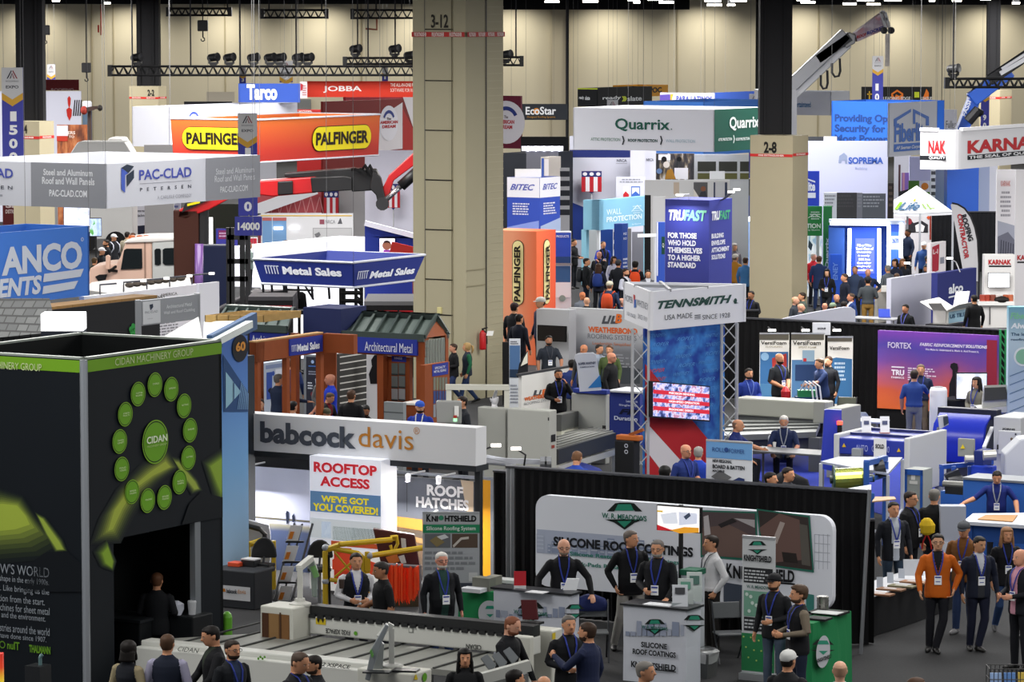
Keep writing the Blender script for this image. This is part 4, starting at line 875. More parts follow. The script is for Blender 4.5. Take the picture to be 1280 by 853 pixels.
m.oj('mast',M('#161618',.5),t);a=P(268,360,105);m=MB();m.pri([(a.x,105,.3),(a.x+1.6,105,.3),(a.x+1.6,105,1.6),(a.x+1.1,105,1.75),(a.x,105,1.2)],(0,1.3,0));m.oj('body',M('#1d1b20',.5),t,bev=.05)
for xx in(a.x+.35,a.x+1.3):MB().lt((xx,104.9,.32),[(0,0),(.32,0),(.32,.25),(0,.25)],14,(0,1,0)).oj('wheel','#111112',t)
m=MB();q=P(284,362,104);m.par((q.x,102.9,.08),(.14,0,0),(0,1.1,0),Z*.06);m.par((q.x+.7,102.9,.08),(.14,0,0),(0,1.1,0),Z*.06);m.oj('fork',M('#2a2a2c',.4,.6),t)
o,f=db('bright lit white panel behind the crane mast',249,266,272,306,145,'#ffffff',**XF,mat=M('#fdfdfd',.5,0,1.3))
o,f=bw('dark green and brown booth wall behind the crane mast',255,300,255,330,148,'#26281f',**XF)
o,f=sb('booth_counter','dark navy counter behind the forklift mast','counter',250,284,307,350,114,'#1b2340',th=.8,**XF,bev=.04)
o,f=db('purple and blue poster stand behind the forklift mast',270,297,286,305,140,'#3b3a94',**XF);ik=Ink(f).r(273,288,299,290,'#7a2a5c').ln_(274,290,297,288,2,'#c9a8c8').dn(o)
o,f=db('red and white poster below the plate reading 14000',311,322,297,320,138,'#d9d6d8',**XF);ik=Ink(f).r(313,298,309,321,'#a02434').dc(316.5,307,2.4,'#e8e4e6',.02).dn(o)
o,f=bw('pink red gable wall with a lattice behind the crane boom',322,402,236,300,150,'#b8545a',**XF);ik=Ink(f)
for i in range(6):x=338+i*11;ik.pg([(x,268),(x+1,268),(x+7,246),(x+6,246)],'#d89a9c').pg([(x+6,246),(x+7,246),(x+12,268),(x+11,268)],'#d89a9c')
ik.dn(o);m=MB();m.bar(P(316,264,149.5),P(395,236,149.5),.3,.45);m.bar(P(316,268.5,149.5),P(402,268,149.5),.3,.12);m.oj('white_gable_trim','#ececf2',o)
def shieldflag(x0,x1,y0,y1,d,lab,cols):
 o,f=sb('shield_banner',lab,'banner',x0,x1,y0,y1,d,cols[0],th=.1,dir='X',cab=0);ik=Ink(f).ur(0,1,.72,1,'#28306e');n=5
 for i in range(n):ik.ur(i/n,(i+1)/n,.02,.72,('#b3202c','#e4dfe6')[i%2])
 for i in range(3):ik.up_([((i+.5)/3+.11*cos(a*.5236),.86+.085*sin(a*.5236))for a in range(12)],'#e4dfe6',.02)
 ik.dn(o);q=f.p(.5,.5,-.08);w=f.ex.x*.3;MB().pri([f.p(.35,0,-.02),f.p(.5,-.08,-.02),f.p(.65,0,-.02)],(0,.06,0)).oj('tip','#28306e',o);MB().tu([f.p(.5,.9,-.15),V3((f.p(.5,0).x,f.p(.5,0).y+.16,0))],.03,5).oj('pole','#c9c9cf',o);return o
o,f=bw('pale grey wall between the two shield banners',400,458,237,300,151,'#c2c2c2',**XF)
shieldflag(405,423,239,268,149.5,'red and white shield banner hung on the pale grey wall',['#a3222c'])
o,f=bw('tall white lit booth wall just left of the big column',456,530,188,330,148,'#e3e2f2',**XF)
shieldflag(483,500,230,260,147,'shield banner with wide red stripes on the tall white wall',['#a3222c'])
o,f=bw('white association booth wall with a blue window on its left',326,442,267,330,142,'#cfcfd2',**XF);ik=Ink(f).r(328,272,308,358,'#6d93bd').r(328,272,276,358,'#b0605c',.012).r(340,272,308,341,'#a9c0d4',.014).r(391,285,301,440,'#9a9a9c').r(392,286,301,439.5,'#b9b9bb',.012)
ik.pg([(393,293),(399,290),(401,294),(396,298)],'#6d6d70',.02).t('NRCA',407,275,279.5,419,'#7a7a80',bo=0).r(399.5,274.5,280.5,405.5,'#8a4a58').pg([(425,273),(426,273),(428,280),(422,280)],'#55555a').r(326,269,270.5,440,'#d2b05a',.01).dn(o)
for k,(x,y)in enum(((348,285),(368,285))):
 q=f.p(*f.uv(x,y));MB().box(q-Z*.06,(.35,0,0),(0,.12,0),.1).top('wall_spotlight',M('#fbfbff',.4,0,4),'small bright spotlight on the white association wall','spotlight','spotlights on the association wall')
o,f=sb('booth_counter','long bright white lit counter below the association wall','counter',326,458,309,345,130,'#fafaff',th=1.2,dir='V',floor=1,mat=M('#f6f6ff',.5,0,.55),bev=.03)  # counter is no lamp: its glow imitates strong light on white
o,f=bw('royal blue booth wall with slanted top left of the column',456,530,296,372,104,'#24358e',**XF,th=.2);MB().pri([f.p(0,1,0),f.p(1,1,0),f.p(1,f.uv(530,299)[1],0),f.p(0,f.uv(456,280)[1],0)],(0,.2,0)).oj('slanted_top','#24358e',o);MB().bar(f.p(0,f.uv(456,279)[1],0),f.p(1,f.uv(530,298)[1],0),.2,.14).oj('white_trim','#e6e6f4',o)
face_pic=M('#f3e8f4',.4,0,1.)
o,f=tv('television showing a smiling man on the royal blue wall',474,494,297.5,317,103.9,face_pic,dir='X',th=.1);ik=Ink(f).dc(483.5,307,4.2,'#8d5a48',.02,20,5.6).pg([(478,317),(480,312.5),(487,312.5),(490,317)],'#8a3a9a',.018).pg([(479.2,305),(480,301.5),(484,300.5),(487.5,302),(488,305),(486,303.5),(481,303.5)],'#2a1a18',.026).dn(o,'picture',.5)
a,b=P(488,311,103),P(518,318,103);m=MB();m.bar(a,b,.12,.4);m.top('red_canopy','#b8302a','red slanted beam in front of the royal blue wall','beam');m=MB();m.tu([V3((b.x,103,0)),b],.06,6);m.oj('post','#7a2a28',OBJ['red_canopy'])
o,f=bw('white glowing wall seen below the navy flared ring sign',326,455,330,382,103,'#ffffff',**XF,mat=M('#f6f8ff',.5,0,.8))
t=tg_('lattice_tower','pair of black lattice light towers behind the navy flared ring','light tower',V3((P(438,350,98).x,98,0)));m=MB()
for x in(426,430,445,452):
 q=P(x,343,98);m.tu([(q.x,98,0),q],.05,5)
for y0 in range(340,385,6):
 for xa,xb in((426,430),(445,452)):m.tu([P(xa,y0,98),P(xb,y0+6,98)],.03,4)
for y in(343,366,376):m.tu([P(424,y,98),P(454,y,98)],.06,5)
m.oj('frame','#151517',t)
for x in(434,439):q=P(x,340,98);MB().ball(q,.15,.15,.2).oj('lamp_head','#151517',t);MB().tu([q,P(x,343.5,98)],.03,5).oj('bracket','#151517',t)
def trailer(x0,x1,yt,d,lab,deck):
 a,b=P(x0,yt,d),P(x1,yt,d);t=tg_('flatbed_trailer',lab,'trailer',V3(((a.x+b.x)/2,d+1.2,0)))
 MB().par((a.x,d,a.z-.08),(b.x-a.x,0,0),(0,2.6,0),Z*.1).oj('deck',M(deck,.7),t);MB().par((a.x,d-.02,a.z-.5),(b.x-a.x,0,0),(0,2.4,0),Z*.42).oj('chassis','#141416',t)
 for i in range(3):MB().par((a.x+(b.x-a.x)*(.08+.3*i),d-.05,a.z-.35),(.35,0,0),(0,.03,0),Z*.14).oj('reflector',M('#b3202a',.3),t)
 for xx in(a.x+.5,b.x-.6):MB().lt((xx,d+.1,.38),[(0,0),(.38,0),(.38,.28),(0,.28)],16,(0,1,0)).oj('wheel','#101012',t)
 m=MB();m.par((a.x,d,.4),(b.x-a.x,0,0),(0,.2,0),Z*(a.z-.9));m.oj('under_frame','#18181a',t)
trailer(310,366,372,96,'black trailer bed with red reflectors left of the black chair','#4a484c');trailer(455,520,378,94,'grey topped trailer bed beside the big column','#6a6a6e')
t=tg_('office_chair','black padded chair standing in front of the white glowing wall','chair',G(373,0+432));q=P(373,372,99);t.location=(q.x,99,0)
MB().pri(XP([(364,387),(365,369),(368,365),(378,365),(382,368),(384,387)],99),(0,.12,0)).oj('backrest','#131315',t,bev=.03);q=P(374,388,98.7);MB().box((q.x,98.7,q.z-.1),(.6,0,0),(0,.55,0),.12).oj('seat','#131315',t,bev=.03);MB().tu([(q.x,98.7,.08),(q.x,98.7,q.z-.1)],.04,8).oj('column','#1b1b1d',t);m=MB();[m.bar((q.x,98.7,.08),(q.x+.35*cos(a),98.7+.35*sin(a),.04),.05)for a in(0,1.257,2.513,3.77,5.03)];m.oj('foot_star','#1b1b1d',t)
t=tg_('scaffold_frame','dark tube frame standing on the trailer under the navy ring sign','frame',V3((P(345,370,97.5).x,97.5,P(345,372,97.5).z)));m=MB()
for x in(330,341,356,359,374,391,412):m.tu([P(x,374,97.5),P(x-2,346,97.5)],.035,5)
for x0,y0,x1,y1 in((320,367,358,364),(356,362,392,363),(374,346,392,375),(378,353,412,348)):m.tu([P(x0,y0,97.5),P(x1,y1,97.5)],.03,5)
m.oj('tubes','#1c1c20',t)
NAVY='#1d2c7a'
t,L,R=flare('hanging_sign','navy blue flared ring sign with white lettering','hanging sign',442,328.5,359.5,80,316.5,327,531.5,517.5,M(NAVY,.6))
ik=Ink(L).t('Metal Sales',353.5,333,343,427,'#e3e6ef',bo=2)
def mslogo(ik,x0,x1,yt,yb,dy=0):
 n=5
 for i in range(n):
  u0,u1,v0,v1=ik.f.rc_(x0,yt,yb,x1);a=u0+(u1-u0)*i/n;w=(u1-u0)/n*.34;ik.up_([(a,v1),(a+w,v1),(a+w+(u1-u0)*.06,v0),(a+(u1-u0)*.06,v0)],'#cfd4e4',.03)
  ik.up_([(a,v1),(a+(u1-u0)/n*.9,v1),(a+(u1-u0)/n*.9,v1-(v1-v0)*.12),(a,v1-(v1-v0)*.12)],'#cfd4e4',.03)
mslogo(ik,332,350,331.5,342);ik.on(R).t('Metal Sales',462.5,339.5,348.5,518,'#e3e6ef',bo=2,sl_=.02);mslogo(ik,445.5,459,339.5,349.5);ik.dn(t)
WOOD=M('#8a4520',.6,var=.15,scale=3);d=79
def seamroof(name,lab,A,B,C_,D_,n,cat='roof display',parent=None):
 """A-B eave (left to right), D-C ridge; standing seams run up the slope"""
 m=MB();m.pri([A,B,C_,D_],(0,0,-.1));o=m.top(name,M('#4c5a55',.4,.25),lab,cat)if parent is None else m.oj(name,M('#4c5a55',.4,.25),parent)
 nn=(B-A).cross(D_-A).normalized();s=MB()
 for i in range(n+1):
  u=i/n;s.bar(A.lerp(B,u)+nn*.03,D_.lerp(C_,u)+nn*.03,.05,.09)
 s.oj('standing_seams',M('#3c4844',.4,.3),o);r=MB();r.bar(D_,C_,.3,.12);r.bar(A,B,.1,.16);r.oj('ridge_cap',M('#3c4844',.4,.3),o);return o
t=tg_('pavilion','brown timber pavilion with a dark green metal roof lettered Architectural Metal','pavilion',V3((P(530,500,d).x,d,0)))
cor=P(531,423,d);eL=al(cor,-GU,424);rR=P(545.5,396,d+.95);rL=al(rR,-GU,441);bk=al(cor,GV,560)
seamroof('roof','',eL,cor,rR,rL,7,parent=t);seamroof('roof','',bk,bk-(cor-eL),rL,rR,7,parent=t)
m=MB();m.pri([cor+GU*.0,bk,rR-Z*.1],-GU*.1);m.oj('gable',WOOD,t)
def post(x,ytop,dd,w,lab='post'):q=P(x,ytop,dd);MB().par(V3((q.x,q.y,0)),-GU*w,GV*w,Z*q.z).oj(lab,WOOD,t)
post(530,424,d,.2);q=al(cor,-GU,479);MB().par(V3((q.x,q.y,0)),-GU*.16,GV*.16,Z*q.z).oj('post',WOOD,t)
q=al(cor,-GU,430);MB().par(V3((q.x,q.y,q.z-.42)),cor-q,GV*.15,Z*.4).oj('beam',WOOD,t)
f=Face(al(cor,-GU,443)-Z*.38-GV*.06,(al(cor,-GU,523)-al(cor,-GU,443)),Z*.34);q=MB().par(f.o,f.ex,GV*.05,f.ey).oj('fascia_sign','#27348f',t);ik=Ink(f).t('Architectural Metal',456.5,427,438.5,516,'#cfd3de',bo=0,off=.02).dn(q)
fs=Face(al(cor,GV,531.5)-Z*.6+GU*.0,al(cor,GV,556)-al(cor,GV,531.5),Z*.55);q=MB().par(fs.o,fs.ex,-GU*.05,fs.ey).oj('slat_panel',M('#8f958c',.5),t);ik=Ink(fs)
for i in range(7):ik.ur((i+.3)/7,(i+.6)/7,0,1,'#5d625b',.02)
ik.dn(q);q=al(cor,GV,557);MB().par(V3((q.x,q.y,0)),-GU*.12,GV*.12,Z*q.z).oj('post',WOOD,t)
f2=sb('sample_stand','brown stand of colour strips under a small blue sign at the pavilion end','display stand',531,562,457,530,77.5,'#7a3d1c',dir='V',floor=1,mat=WOOD);ik=Ink(f2[1]).r(540,456,471,560,'#27348f').t('SPECIALTY',543,459,462,556,'#cfd3de').t('METAL SIDING',542,463.5,466.5,557,'#cfd3de')
for r_,(y0,y1)in enum(((472,488),(489,505),(506,522))):
 for i in range(5):ik.r(541.5+i*3.6,y0,y1,544.4+i*3.6,(('#77776a','#7d7a62','#6d6f60','#75786a','#6a6c66'),('#33457a','#2d406f','#3a4a80','#2f4274','#35467c'),('#8b9096','#7c828a','#8f949a','#7a8088','#8a8f95'))[r_][i])
ik.dn(f2[0])
f2=sb('sample_stand','brown rack of grey shingle samples under a blue header','display stand',480,512,447,512,79.5,'#7a3d1c',dir='U',floor=1,mat=WOOD);ik=Ink(f2[1]).r(490,445,452,508,'#27348f',.01).t('SHINGLES',493,446.5,449,503,'#cfd3de')
for j in range(3):
 for i in range(2):ik.r(490+i*9,454+j*16,468+j*16,498+i*9,('#5f6a68','#6f7674','#a3a8aa')[j],.02);ik.r(490+i*9,467+j*16,469+j*16,498+i*9,'#3a403f',.025)
ik.dn(f2[0])
o,f=sb('siding_display','grey horizontal siding display at the foot of the pavilion','display stand',480,504,504,530,77,'#8a9092',dir='U',floor=1);ik=Ink(f);[ik.ur(0,1,.1+.15*i,.115+.15*i,'#54595b')for i in range(6)];ik.dn(o)
o,f=sb('booth_counter','small brown counter with a white top beside the man in the blue cap','counter',503,525,507,540,77.5,'#7a3d1c',th=.6,dir='U',floor=1,mat=WOOD);MB().par(f.p(-.03,1,.05),f.ex*1.06,GV*.7,Z*.04).oj('top','#d4d0ca',o)
o,f=sb('corrugated_panel','dark corrugated metal wall panel with white ribs','display panel',424,458,443,520,83.5,'#3b3a38',dir='V',floor=1);ik=Ink(f)
for i in range(9):y=446+i*8.2;ik.pg([(424,y),(424,y+1.6),(458,y+4.2-8),(458,y+2.6-8)],'#c6c4be',.02)
ik.dn(o)
o,f=db('curved white display panel with a black silhouette under the pavilion',458,472,443,480,84,'#d6d7da',**XF);Ink(f).pg([(463,480),(461,468),(465,458),(464,450),(468,444),(472,444),(472,480)],'#17171a').dn(o)
o,L,R=fbox('display_block','navy block standing between the two green roofs','block',426,386.5,421,80,379,458,'#1f2750');q=P(410,421,80.5);MB().box((q.x,81.2,0),(.3,0,0),(0,.3,0),L.o.z+.01).oj('support_post',WOOD,o)
e2=P(359,412,79.8);e1=al(e2,-GU,270);r2=P(366,388,80.8);r1=al(r2,-GU,286);o=seamroof('metal_roof_mockup','dark green standing seam roof left of the navy block',e1,e2,r2,r1,6);m=MB()
for q in(e1+GV*.3,e2+GV*.3,e2.lerp(e1,.5)+GV*.3):m.box((q.x,q.y,0),GU*.14,GV*.14,q.z-.1)
m.oj('support_post',WOOD,o);f=Face(al(e2,-GU,312)-Z*.42,e2-al(e2,-GU,312),Z*.36);q=MB().par(f.o,f.ex,GV*.05,f.ey).oj('fascia_sign','#27348f',o);ik=Ink(f).t('Architectural Metal',315,419,429,372,'#cfd3de',bo=0).dn(q)
t=tg_('timber_booth_frame','brown timber booth frame carrying a small blue sign','booth frame',V3((P(325,500,75).x,75,0)));A=P(320,428.5,75);B=al(A,GV,404);zt=A.z;hb=zt-P(320,453,75).z;C_=al(B,GU,442)
MB().par(A-Z*hb,B-A,-GU*.15,Z*hb).oj('beam',WOOD,t);MB().par(B-Z*hb,C_-B,GV*.15,Z*hb).oj('beam',WOOD,t)
A2=al(A,-GU,312);MB().par(A2-Z*hb,A-A2,GV*.3,Z*hb).oj('beam_end',WOOD,t)
m=MB();m.par(A+Z*.0,B-A,-GU*.17,Z*.03);m.oj('beam_cap','#b08a5a',t)
for u in(.03,.46,.97):q=A.lerp(B,u)-GU*.02;MB().par(V3((q.x,q.y,0)),-GU*.12,GV*.12,Z*(zt-hb)).oj('post',WOOD,t)
f=Face(A.lerp(B,.01)-Z*hb,B-A,Z*hb);u=f.rc_(361,424,446,402);ff=Face(f.p(u[0],.08,.03),f.ex*(u[1]-u[0]),f.ey*.86);q=MB().par(ff.o,ff.ex,-GU*.03,ff.ey).oj('sign_board','#27348f',t);ik=Ink(ff).t('Metal Sales',371,430.5,440,399,'#dfe2ec',bo=2);mslogo(ik,363,369.5,432,440);ik.dn(q)
o,f=db('pale blue poster panel inside the brown timber booth',330,357,454,530,83,'#b6c2d2',dir='V',floor=1,bev=.01);ik=Ink(f).r(332,457,462,355,'#8494b8').r(333,466,500,340,'#3a56a8').dc(341,467,3,'#3a56a8',.014).r(344,462,478,355,'#dfe4ee').ln_(344,480,505,355,5,'#44588e').dn(o)
o,f=db('dark poster panel in a grey frame inside the brown timber booth',380,424,446,530,84,'#6d7278',dir='U',floor=1);ik=Ink(f).r(383,446,528,421.5,'#262734').dc(391,452.5,2.2,'#8fa4cc',.014).dc(409,454.5,2.4,'#8fa4cc',.014).ln_(386,456.5,459,398,1,'#4a78c8').ln_(403,457,461,416,1,'#9aa0b4').ln_(386,463,469,398,2,'#8a8fa0').ln_(385,477,487,392,3,'#c4c8d4').pg([(394,474),(398,471),(408,474),(406,486),(396,488)],'#b4b8c4').dc(391,493,3,'#6a2430',.014).dn(o)
q=G(374,566);t=tg_('waste_bin','blue waste bin with white stripe inside the timber booth','bin',V3((P(374,520,78).x,78,0)));q=t.location;MB().loft([[q+V3((sx*w,sy*w,z))for sx,sy in((-1,-1),(1,-1),(1,1),(-1,1))]for w,z in((.2,0),(.24,.9))]).oj('body','#2a3494',t);MB().box(q+Z*.9,(.5,0,0),(0,.5,0),.1).oj('lid','#27308a',t,bev=.03);MB().par(q+V3((-.05,-.27,.25)),(.1,0,0),(0,.03,0),Z*.35).oj('label','#dfe2ec',t)
# hanging signs and booths, centre and right background
o,f=hs('black hanging board with a small sun right of the big column',640,709.5,130,150,172,'#22262c',cab=2,dir='X');ik=Ink(f).t('EcoStar',657,133.5,143.5,695,'#d8dade').dc(670.5,139,4,'#c07a2a',.008,16).t('Designed Roofing Systems',659,145,148,694,'#a87a30',bo=0).dn(o)
for x in(709,):q=P(x,130,172);MB().tu([(q.x,172.2,0),(q.x,172.2,10.75)],.07,6).oj('pole','#16161a',o)
t,L,R=hg('hanging_sign','black ring sign with yellow double arrows','hanging sign',747,110.5,133.5,175,722,815,'#17191d');ik=Ink(R).t('ready',753,120.5,126,776,'#d8dce0').t('slate',784,120.5,126.5,802,'#d8dce0').t('\u00bb',777,120.5,127,783.5,'#c3d23c',bo=2).on(L).t('ready',724,120,125,730,'#d8dce0').t('slate',731.5,120,125,737.5,'#d8dce0').ur(0,1,.94,1,'#c3d23c').dn(t)
t,L,R=hg('hanging_sign','small yellow orange ring sign with black lettering','hanging sign',804,107,121,185,766,835,'#d8961a');ik=Ink(L).t('APOC',771.5,109.5,116,792,'#1e1812',bo=2).on(R).t('APOC',806,109.5,116.5,827,'#1e1812',bo=2).dn(t)
o,f=hs('white hanging sign with a purple and gold end',825,892,116.5,129,165,'#d6d6e4',cab=2);ik=Ink(f).pg([(825,118.5),(838,117.8),(838,131),(825,131)],'#5a4aa0').pg([(838,117.6),(842,117.5),(840,124),(843,130),(838,131)],'#d2a23c').t('PARA LATINOS',845.5,119.8,126.5,890.5,'#4650a4',bo=2).dn(o)
o,f=hs('royal blue hanging sign end right of the purple tipped sign',892,955,116,131,165.5,'#3c5cb4',cab=2,dir='V')
t,L,R=hg('hanging_sign','bright blue ring sign just behind the white and green one','hanging sign',880,127.5,195,142,804,955,'#4078cc')
t,L,R=hg('hanging_sign','large ring sign, white front and dark green side','hanging sign',893,137,190.2,126,716.5,958,'#dedfe8');ik=Ink(L).t('Quarrix',769,147.5,161,837.5,'#1f5a4c',cap=1).dc(839.5,161.5,.9,'#1f5a4c',.02,8)
ik.t('ATTIC PROTECTION',738.5,172,176,775.5,'#7d988c').t('\u203a',777.5,170,181,781,'#2a2e36',bo=2).t('ROOF PROTECTION',785,173.5,177.3,822,'#2c4a48',bo=2).t('\u203a',825,170,181,828.5,'#2a2e36',bo=2).t('WALL PROTECTION',832.5,174,178,869,'#a9bcc8')
ik.on(R).ur(0,1,0,1,'#1d5042',.008).t('Quarrix',911,146,160.5,948,'#dfe6e4',cap=1,off=.03).t('ATTIC PROTECTION',897,173,176.5,914,'#dfe6e4',off=.03).t('ROOF PROTECTION',919,172.5,176,936,'#dfe6e4',off=.03).t('\u203a',915.5,169,179,917.5,'#dfe6e4',off=.03).dn(t)
o,L,R=fbox('booth_wall','black two-sided booth wall left of the white association tower','booth wall',668,192,290,138,629,716,'#23262d',floor=1)
o,f=bw('black upper backdrop above the lit lamp strip',651,711,171,200,150,'#131418',**XF)
t=tg_('lamp_strip','white framed strip of round lit lamps on the black booth','lamp',P(678,189,137));a,b=P(652,189,137),P(704,189,137);MB().par(a,(b.x-a.x,0,0),(0,.3,0),Z*(P(652,183,137).z-a.z)).oj('frame','#dfdfea',t)
for x in(660,670,680,690,699):q=P(x,186,136.95);MB().lt(q,[(0,0),(.09,0),(.09,.05),(0,.05)],12,(0,-1,0)).oj('lamp',M('#f4f4ff',.4,0,5),t)
q=P(678,189,137.1);MB().box((q.x,137.1,0),(1.2,0,0),(0,.2,0),q.z).oj('bracket','#5a5a62',t)
o,L,R=fbox('display_booth','small lit cabin with an open pale doorway beside the black booth wall','booth',686,196.5,240,130,676,701,'#cfc6bc',floor=1);ik=Ink(L).r(677,198,222,680,'#4060b4').r(680.5,199,220,686,'#efe8ea').dn(o)
o,f=sb('shelf_unit','white shelving with dark gaps right of the lit cabin','shelf',700,712,210,290,127,'#b9b9be',**XF);ik=Ink(f);[ik.r(700,214+k*12,221+k*12,712,'#2a2c34')for k in range(5)];ik.dn(o)
o,L,R=fbox('display_tower','square tower, white above and blue below','display tower',674.5,222.5,300,112,634,700,'#3a55bc',floor=1);ik=Ink(L)
for F_,x0,x1 in((L,634,674.5),(R,674.5,700)):
 ik.on(F_);v=F_.rc_(x0,222,247.5,x1)[2]if F_ is R else F_.rc_(674,222,247.5,674.4)[2];ik.ur(0,1,v,1,'#f2f2fa',.008)
ik.on(L).t('BITEC',639.5,229.8,237.5,667.5,'#5a64b8',sl_=.12,off=.02).ln_(641,253,269,667,5,'#e6e9f6',7).pg([(634,284),(663,278),(674,276),(674,290),(634,292)],'#8fa4ec',.02).on(R).t('BITEC',678.5,230,237.5,695.5,'#5a64b8',sl_=.12,off=.02).ln_(679,253,269,696.5,5,'#e6e9f6',9).pg([(675,283),(700,272),(700,292),(675,292)],'#aebfe2',.02).dn(o)
m=MB();q=P(660,222,112.6);m.box(q-Z*.02,(.8,0,0),(0,.3,0),.28);m.top('carton','#e6e4e2','white carton lying on top of the white and blue tower','box');
og=mgrad('orange_print',((0,'#e8a078'),(.35,'#ee9a72'),(.7,'#e86c3c'),(1,'#d8502a')),0)  # orange pales to the left: side light painted into the colour
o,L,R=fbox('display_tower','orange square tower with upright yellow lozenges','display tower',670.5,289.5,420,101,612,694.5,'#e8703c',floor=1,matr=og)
def vtext(ik,s,x0,x1,y0,y1,col,bo=2):
 """text running bottom to top in pixel box"""
 u0,u1,v0,v1=ik.f.rc_(x0,y0,y1,x1);vs,fs=layout(s,bo);xs=[p[0]for p in vs];ys=[p[1]for p in vs];a0,a1,b0,b1=min(xs),max(xs),min(ys),max(ys)
 ik.mb(col).add([ik.f.p(u1-(u1-u0)*(y-b0)/(b1-b0),v0+(v1-v0)*(x-a0)/(a1-a0),.05)for x,y in vs],fs)
def loz(ik,x0,x1,y0,y1,g=0,col='#e8d87c',of=.02):
 u0,u1,v0,v1=ik.f.rc_(x0,y0,y1,x1);r=(u1-u0)/2-g;rv=r*ik.f.ex.length/ik.f.ey.length;c=(u0+u1)/2
 ik.up_([(c+r*cos(rad(a)),v1-rv+rv*sin(rad(a)))for a in range(0,181,15)]+[(c+r*cos(rad(a)),v0+rv+rv*sin(rad(a)))for a in range(180,361,15)],col,of)
ik=Ink(L);loz(ik,640.5,655,300,381.5,0,'#2b1a10',.012);loz(ik,641.2,654.3,301,380.8,0,'#f0e0a0');ik.on(R);loz(ik,679,687,299.5,381,0,'#2b1a10',.012);loz(ik,679.4,686.6,300.5,380.4,0,'#f0e0a0');vtext(ik,'PALFINGER',680.8,685.2,306,375,'#231a10');ik.on(L);vtext(ik,'PALFINGER',643.5,651.5,306,377,'#231a10');ik.dn(o)
o,f=sb('kiosk','blue kiosk screen lettered PRODUCTS beside the orange tower','kiosk',694,714,290,400,104,'#d8d9e0',**XF,th=.4);ik=Ink(f).r(694.5,291,321,713.5,'#3353c0',.012).t('PRODUCTS',695.5,294,297,711,'#e6eaf6',off=.03).ln_(695.5,302,314,712,5,'#dfe5f6',11).r(694.5,321,329,713.5,'#2a4a80',.014).r(694,329,332,715,'#8a8c92',.05).r(694.5,332.5,353,713,'#3a6294',.012).r(694.5,353,372,713,'#e9eaf0',.012).dc(703,373,6,'#8a9c96',.02,16,4).dn(o)
o,f=bw('tall white association tower with a navy band and striped shield',712,790,187.5,300,141,'#cdcfde',**XF);ik=Ink(f).r(712,187.5,197,790,'#232e6e').r(712,170,187,790,'#cdcfde').pg([(712,252),(740,263),(740,300),(712,300)],'#233a86').t('NRCA',771,199,202.5,783.5,'#5a5c6a').r(770,204,204.7,784,'#9a9ca8').dn(o)
shieldflag(727,752,214,240,140.3,'red white and blue striped shield on the tall white tower',['#a3222c'])
o,f=bw('white booth panel with a small shield logo and grey letters',788,806,188,300,140,'#d3d4e2',**XF);o2,f=bw('white panel edge with grey letters beside the photo of seated people',806,820,188,250,140.2,'#d3d4e2',**XF);f=Face(f.o-f.ex*1.3,f.ex*2.3,f.ey);ik=Ink(f).r(800,198,204,805.5,'#6a4a78',.03).t('NRCA',808,198,201.5,817,'#5a5c6a',off=.03).dn(o2)
o,f=sb('literature_rack','white leaflet board with a red and a blue leaflet above the light blue gate','leaflet board',770,807,221,262,138,'#c9cad8',**XF);ik=Ink(f).ln_(774,223,229,804,2,'#8a8c98',3,True).r(779,233,250,786,'#e3e3ea').pg([(779,243),(782,239),(786,243),(786,250),(779,250)],'#b8242c',.02).r(789,233,250,800,'#3a62b8').r(790,234.5,248,799,'#d9deec',.012).pg([(790,243),(794.5,239),(799,243),(799,248),(790,248)],'#3a62b8',.02).dn(o)
LB='#7fb4cf'
t=tg_('entrance_gate','light blue booth gate lettered WALL PROTECTION','booth gate',V3((P(770,340,131).x,131,0)));c,h,L,R=faces(749,250.5,288,131,729,813.5);MB().par(c,-L.ex,GV*.3,Z*h).oj('fascia','#86bcd4',t);q=MB().par(c,R.ex,-GU*.3,Z*h).oj('fascia',M(LB),t)
ik=Ink(R).t('WALL',758,262,269,776.5,'#dbe8f0',bo=0).t('PROTECTION',758,271.5,278,802,'#dbe8f0').t('by Quarrix',790,279.5,282,801,'#dbe8f0',bo=0).ln_(790,257,268,802,4,'#b9d6e6',5,True);u=[(789,264),(796,256),(803,264),(803,265),(796,257.4),(789,265)];ik.pg(u,'#dbe8f0',.02).dn(q)
for dd_,u_ in((L,0),(R,1)):q=dd_.p(u_,0,-.15);MB().box((q.x,q.y,0),GU*.2,GV*.2,q.z).oj('post','#8ac0d6',t)
q=c+GV*.15-GU*.1;MB().box((q.x,q.y,0),GU*.1,GV*.1,c.z).oj('post','#d4d8de',t)
o,f=db('pale grey panel under the left end of the light blue gate',732,748.5,288,317,134,'#b4b8ba',**XF)
o,f=db('navy panel hanging in the middle of the light blue gate',750,766,287,350,135,'#1f3f86',**XF);o,f=db('white panel with black boxes inside the light blue gate',766,777,287,350,135.5,'#d9dce4',**XF);ik=Ink(f).r(767,290,300,770,'#1c1c20').r(767,305,312,770,'#1c1c20').dn(o)
o,f=db('dark grey panel under the right end of the light blue gate',790,809,290,345,136,'#75757e',**XF)
o,f=sb('kiosk','narrow blue kiosk sign standing in the light blue gate','kiosk',777.5,785,280,340,122,'#2f50a8',dir='V',floor=1,th=.3);ik=Ink(f).t('RE',779,291,294,783,'#dfe4f2').t('RO',779,297,300,783,'#dfe4f2').ln_(778.5,322,336,784,3,'#dfe4f2',2).dn(o)
q=P(787,286,121.5);MB().box((q.x,121.6,0),(.12,0,0),(0,.12,0),q.z).top('post',M('#8f9094',.4,.3),'grey upright post beside the narrow blue kiosk','post')
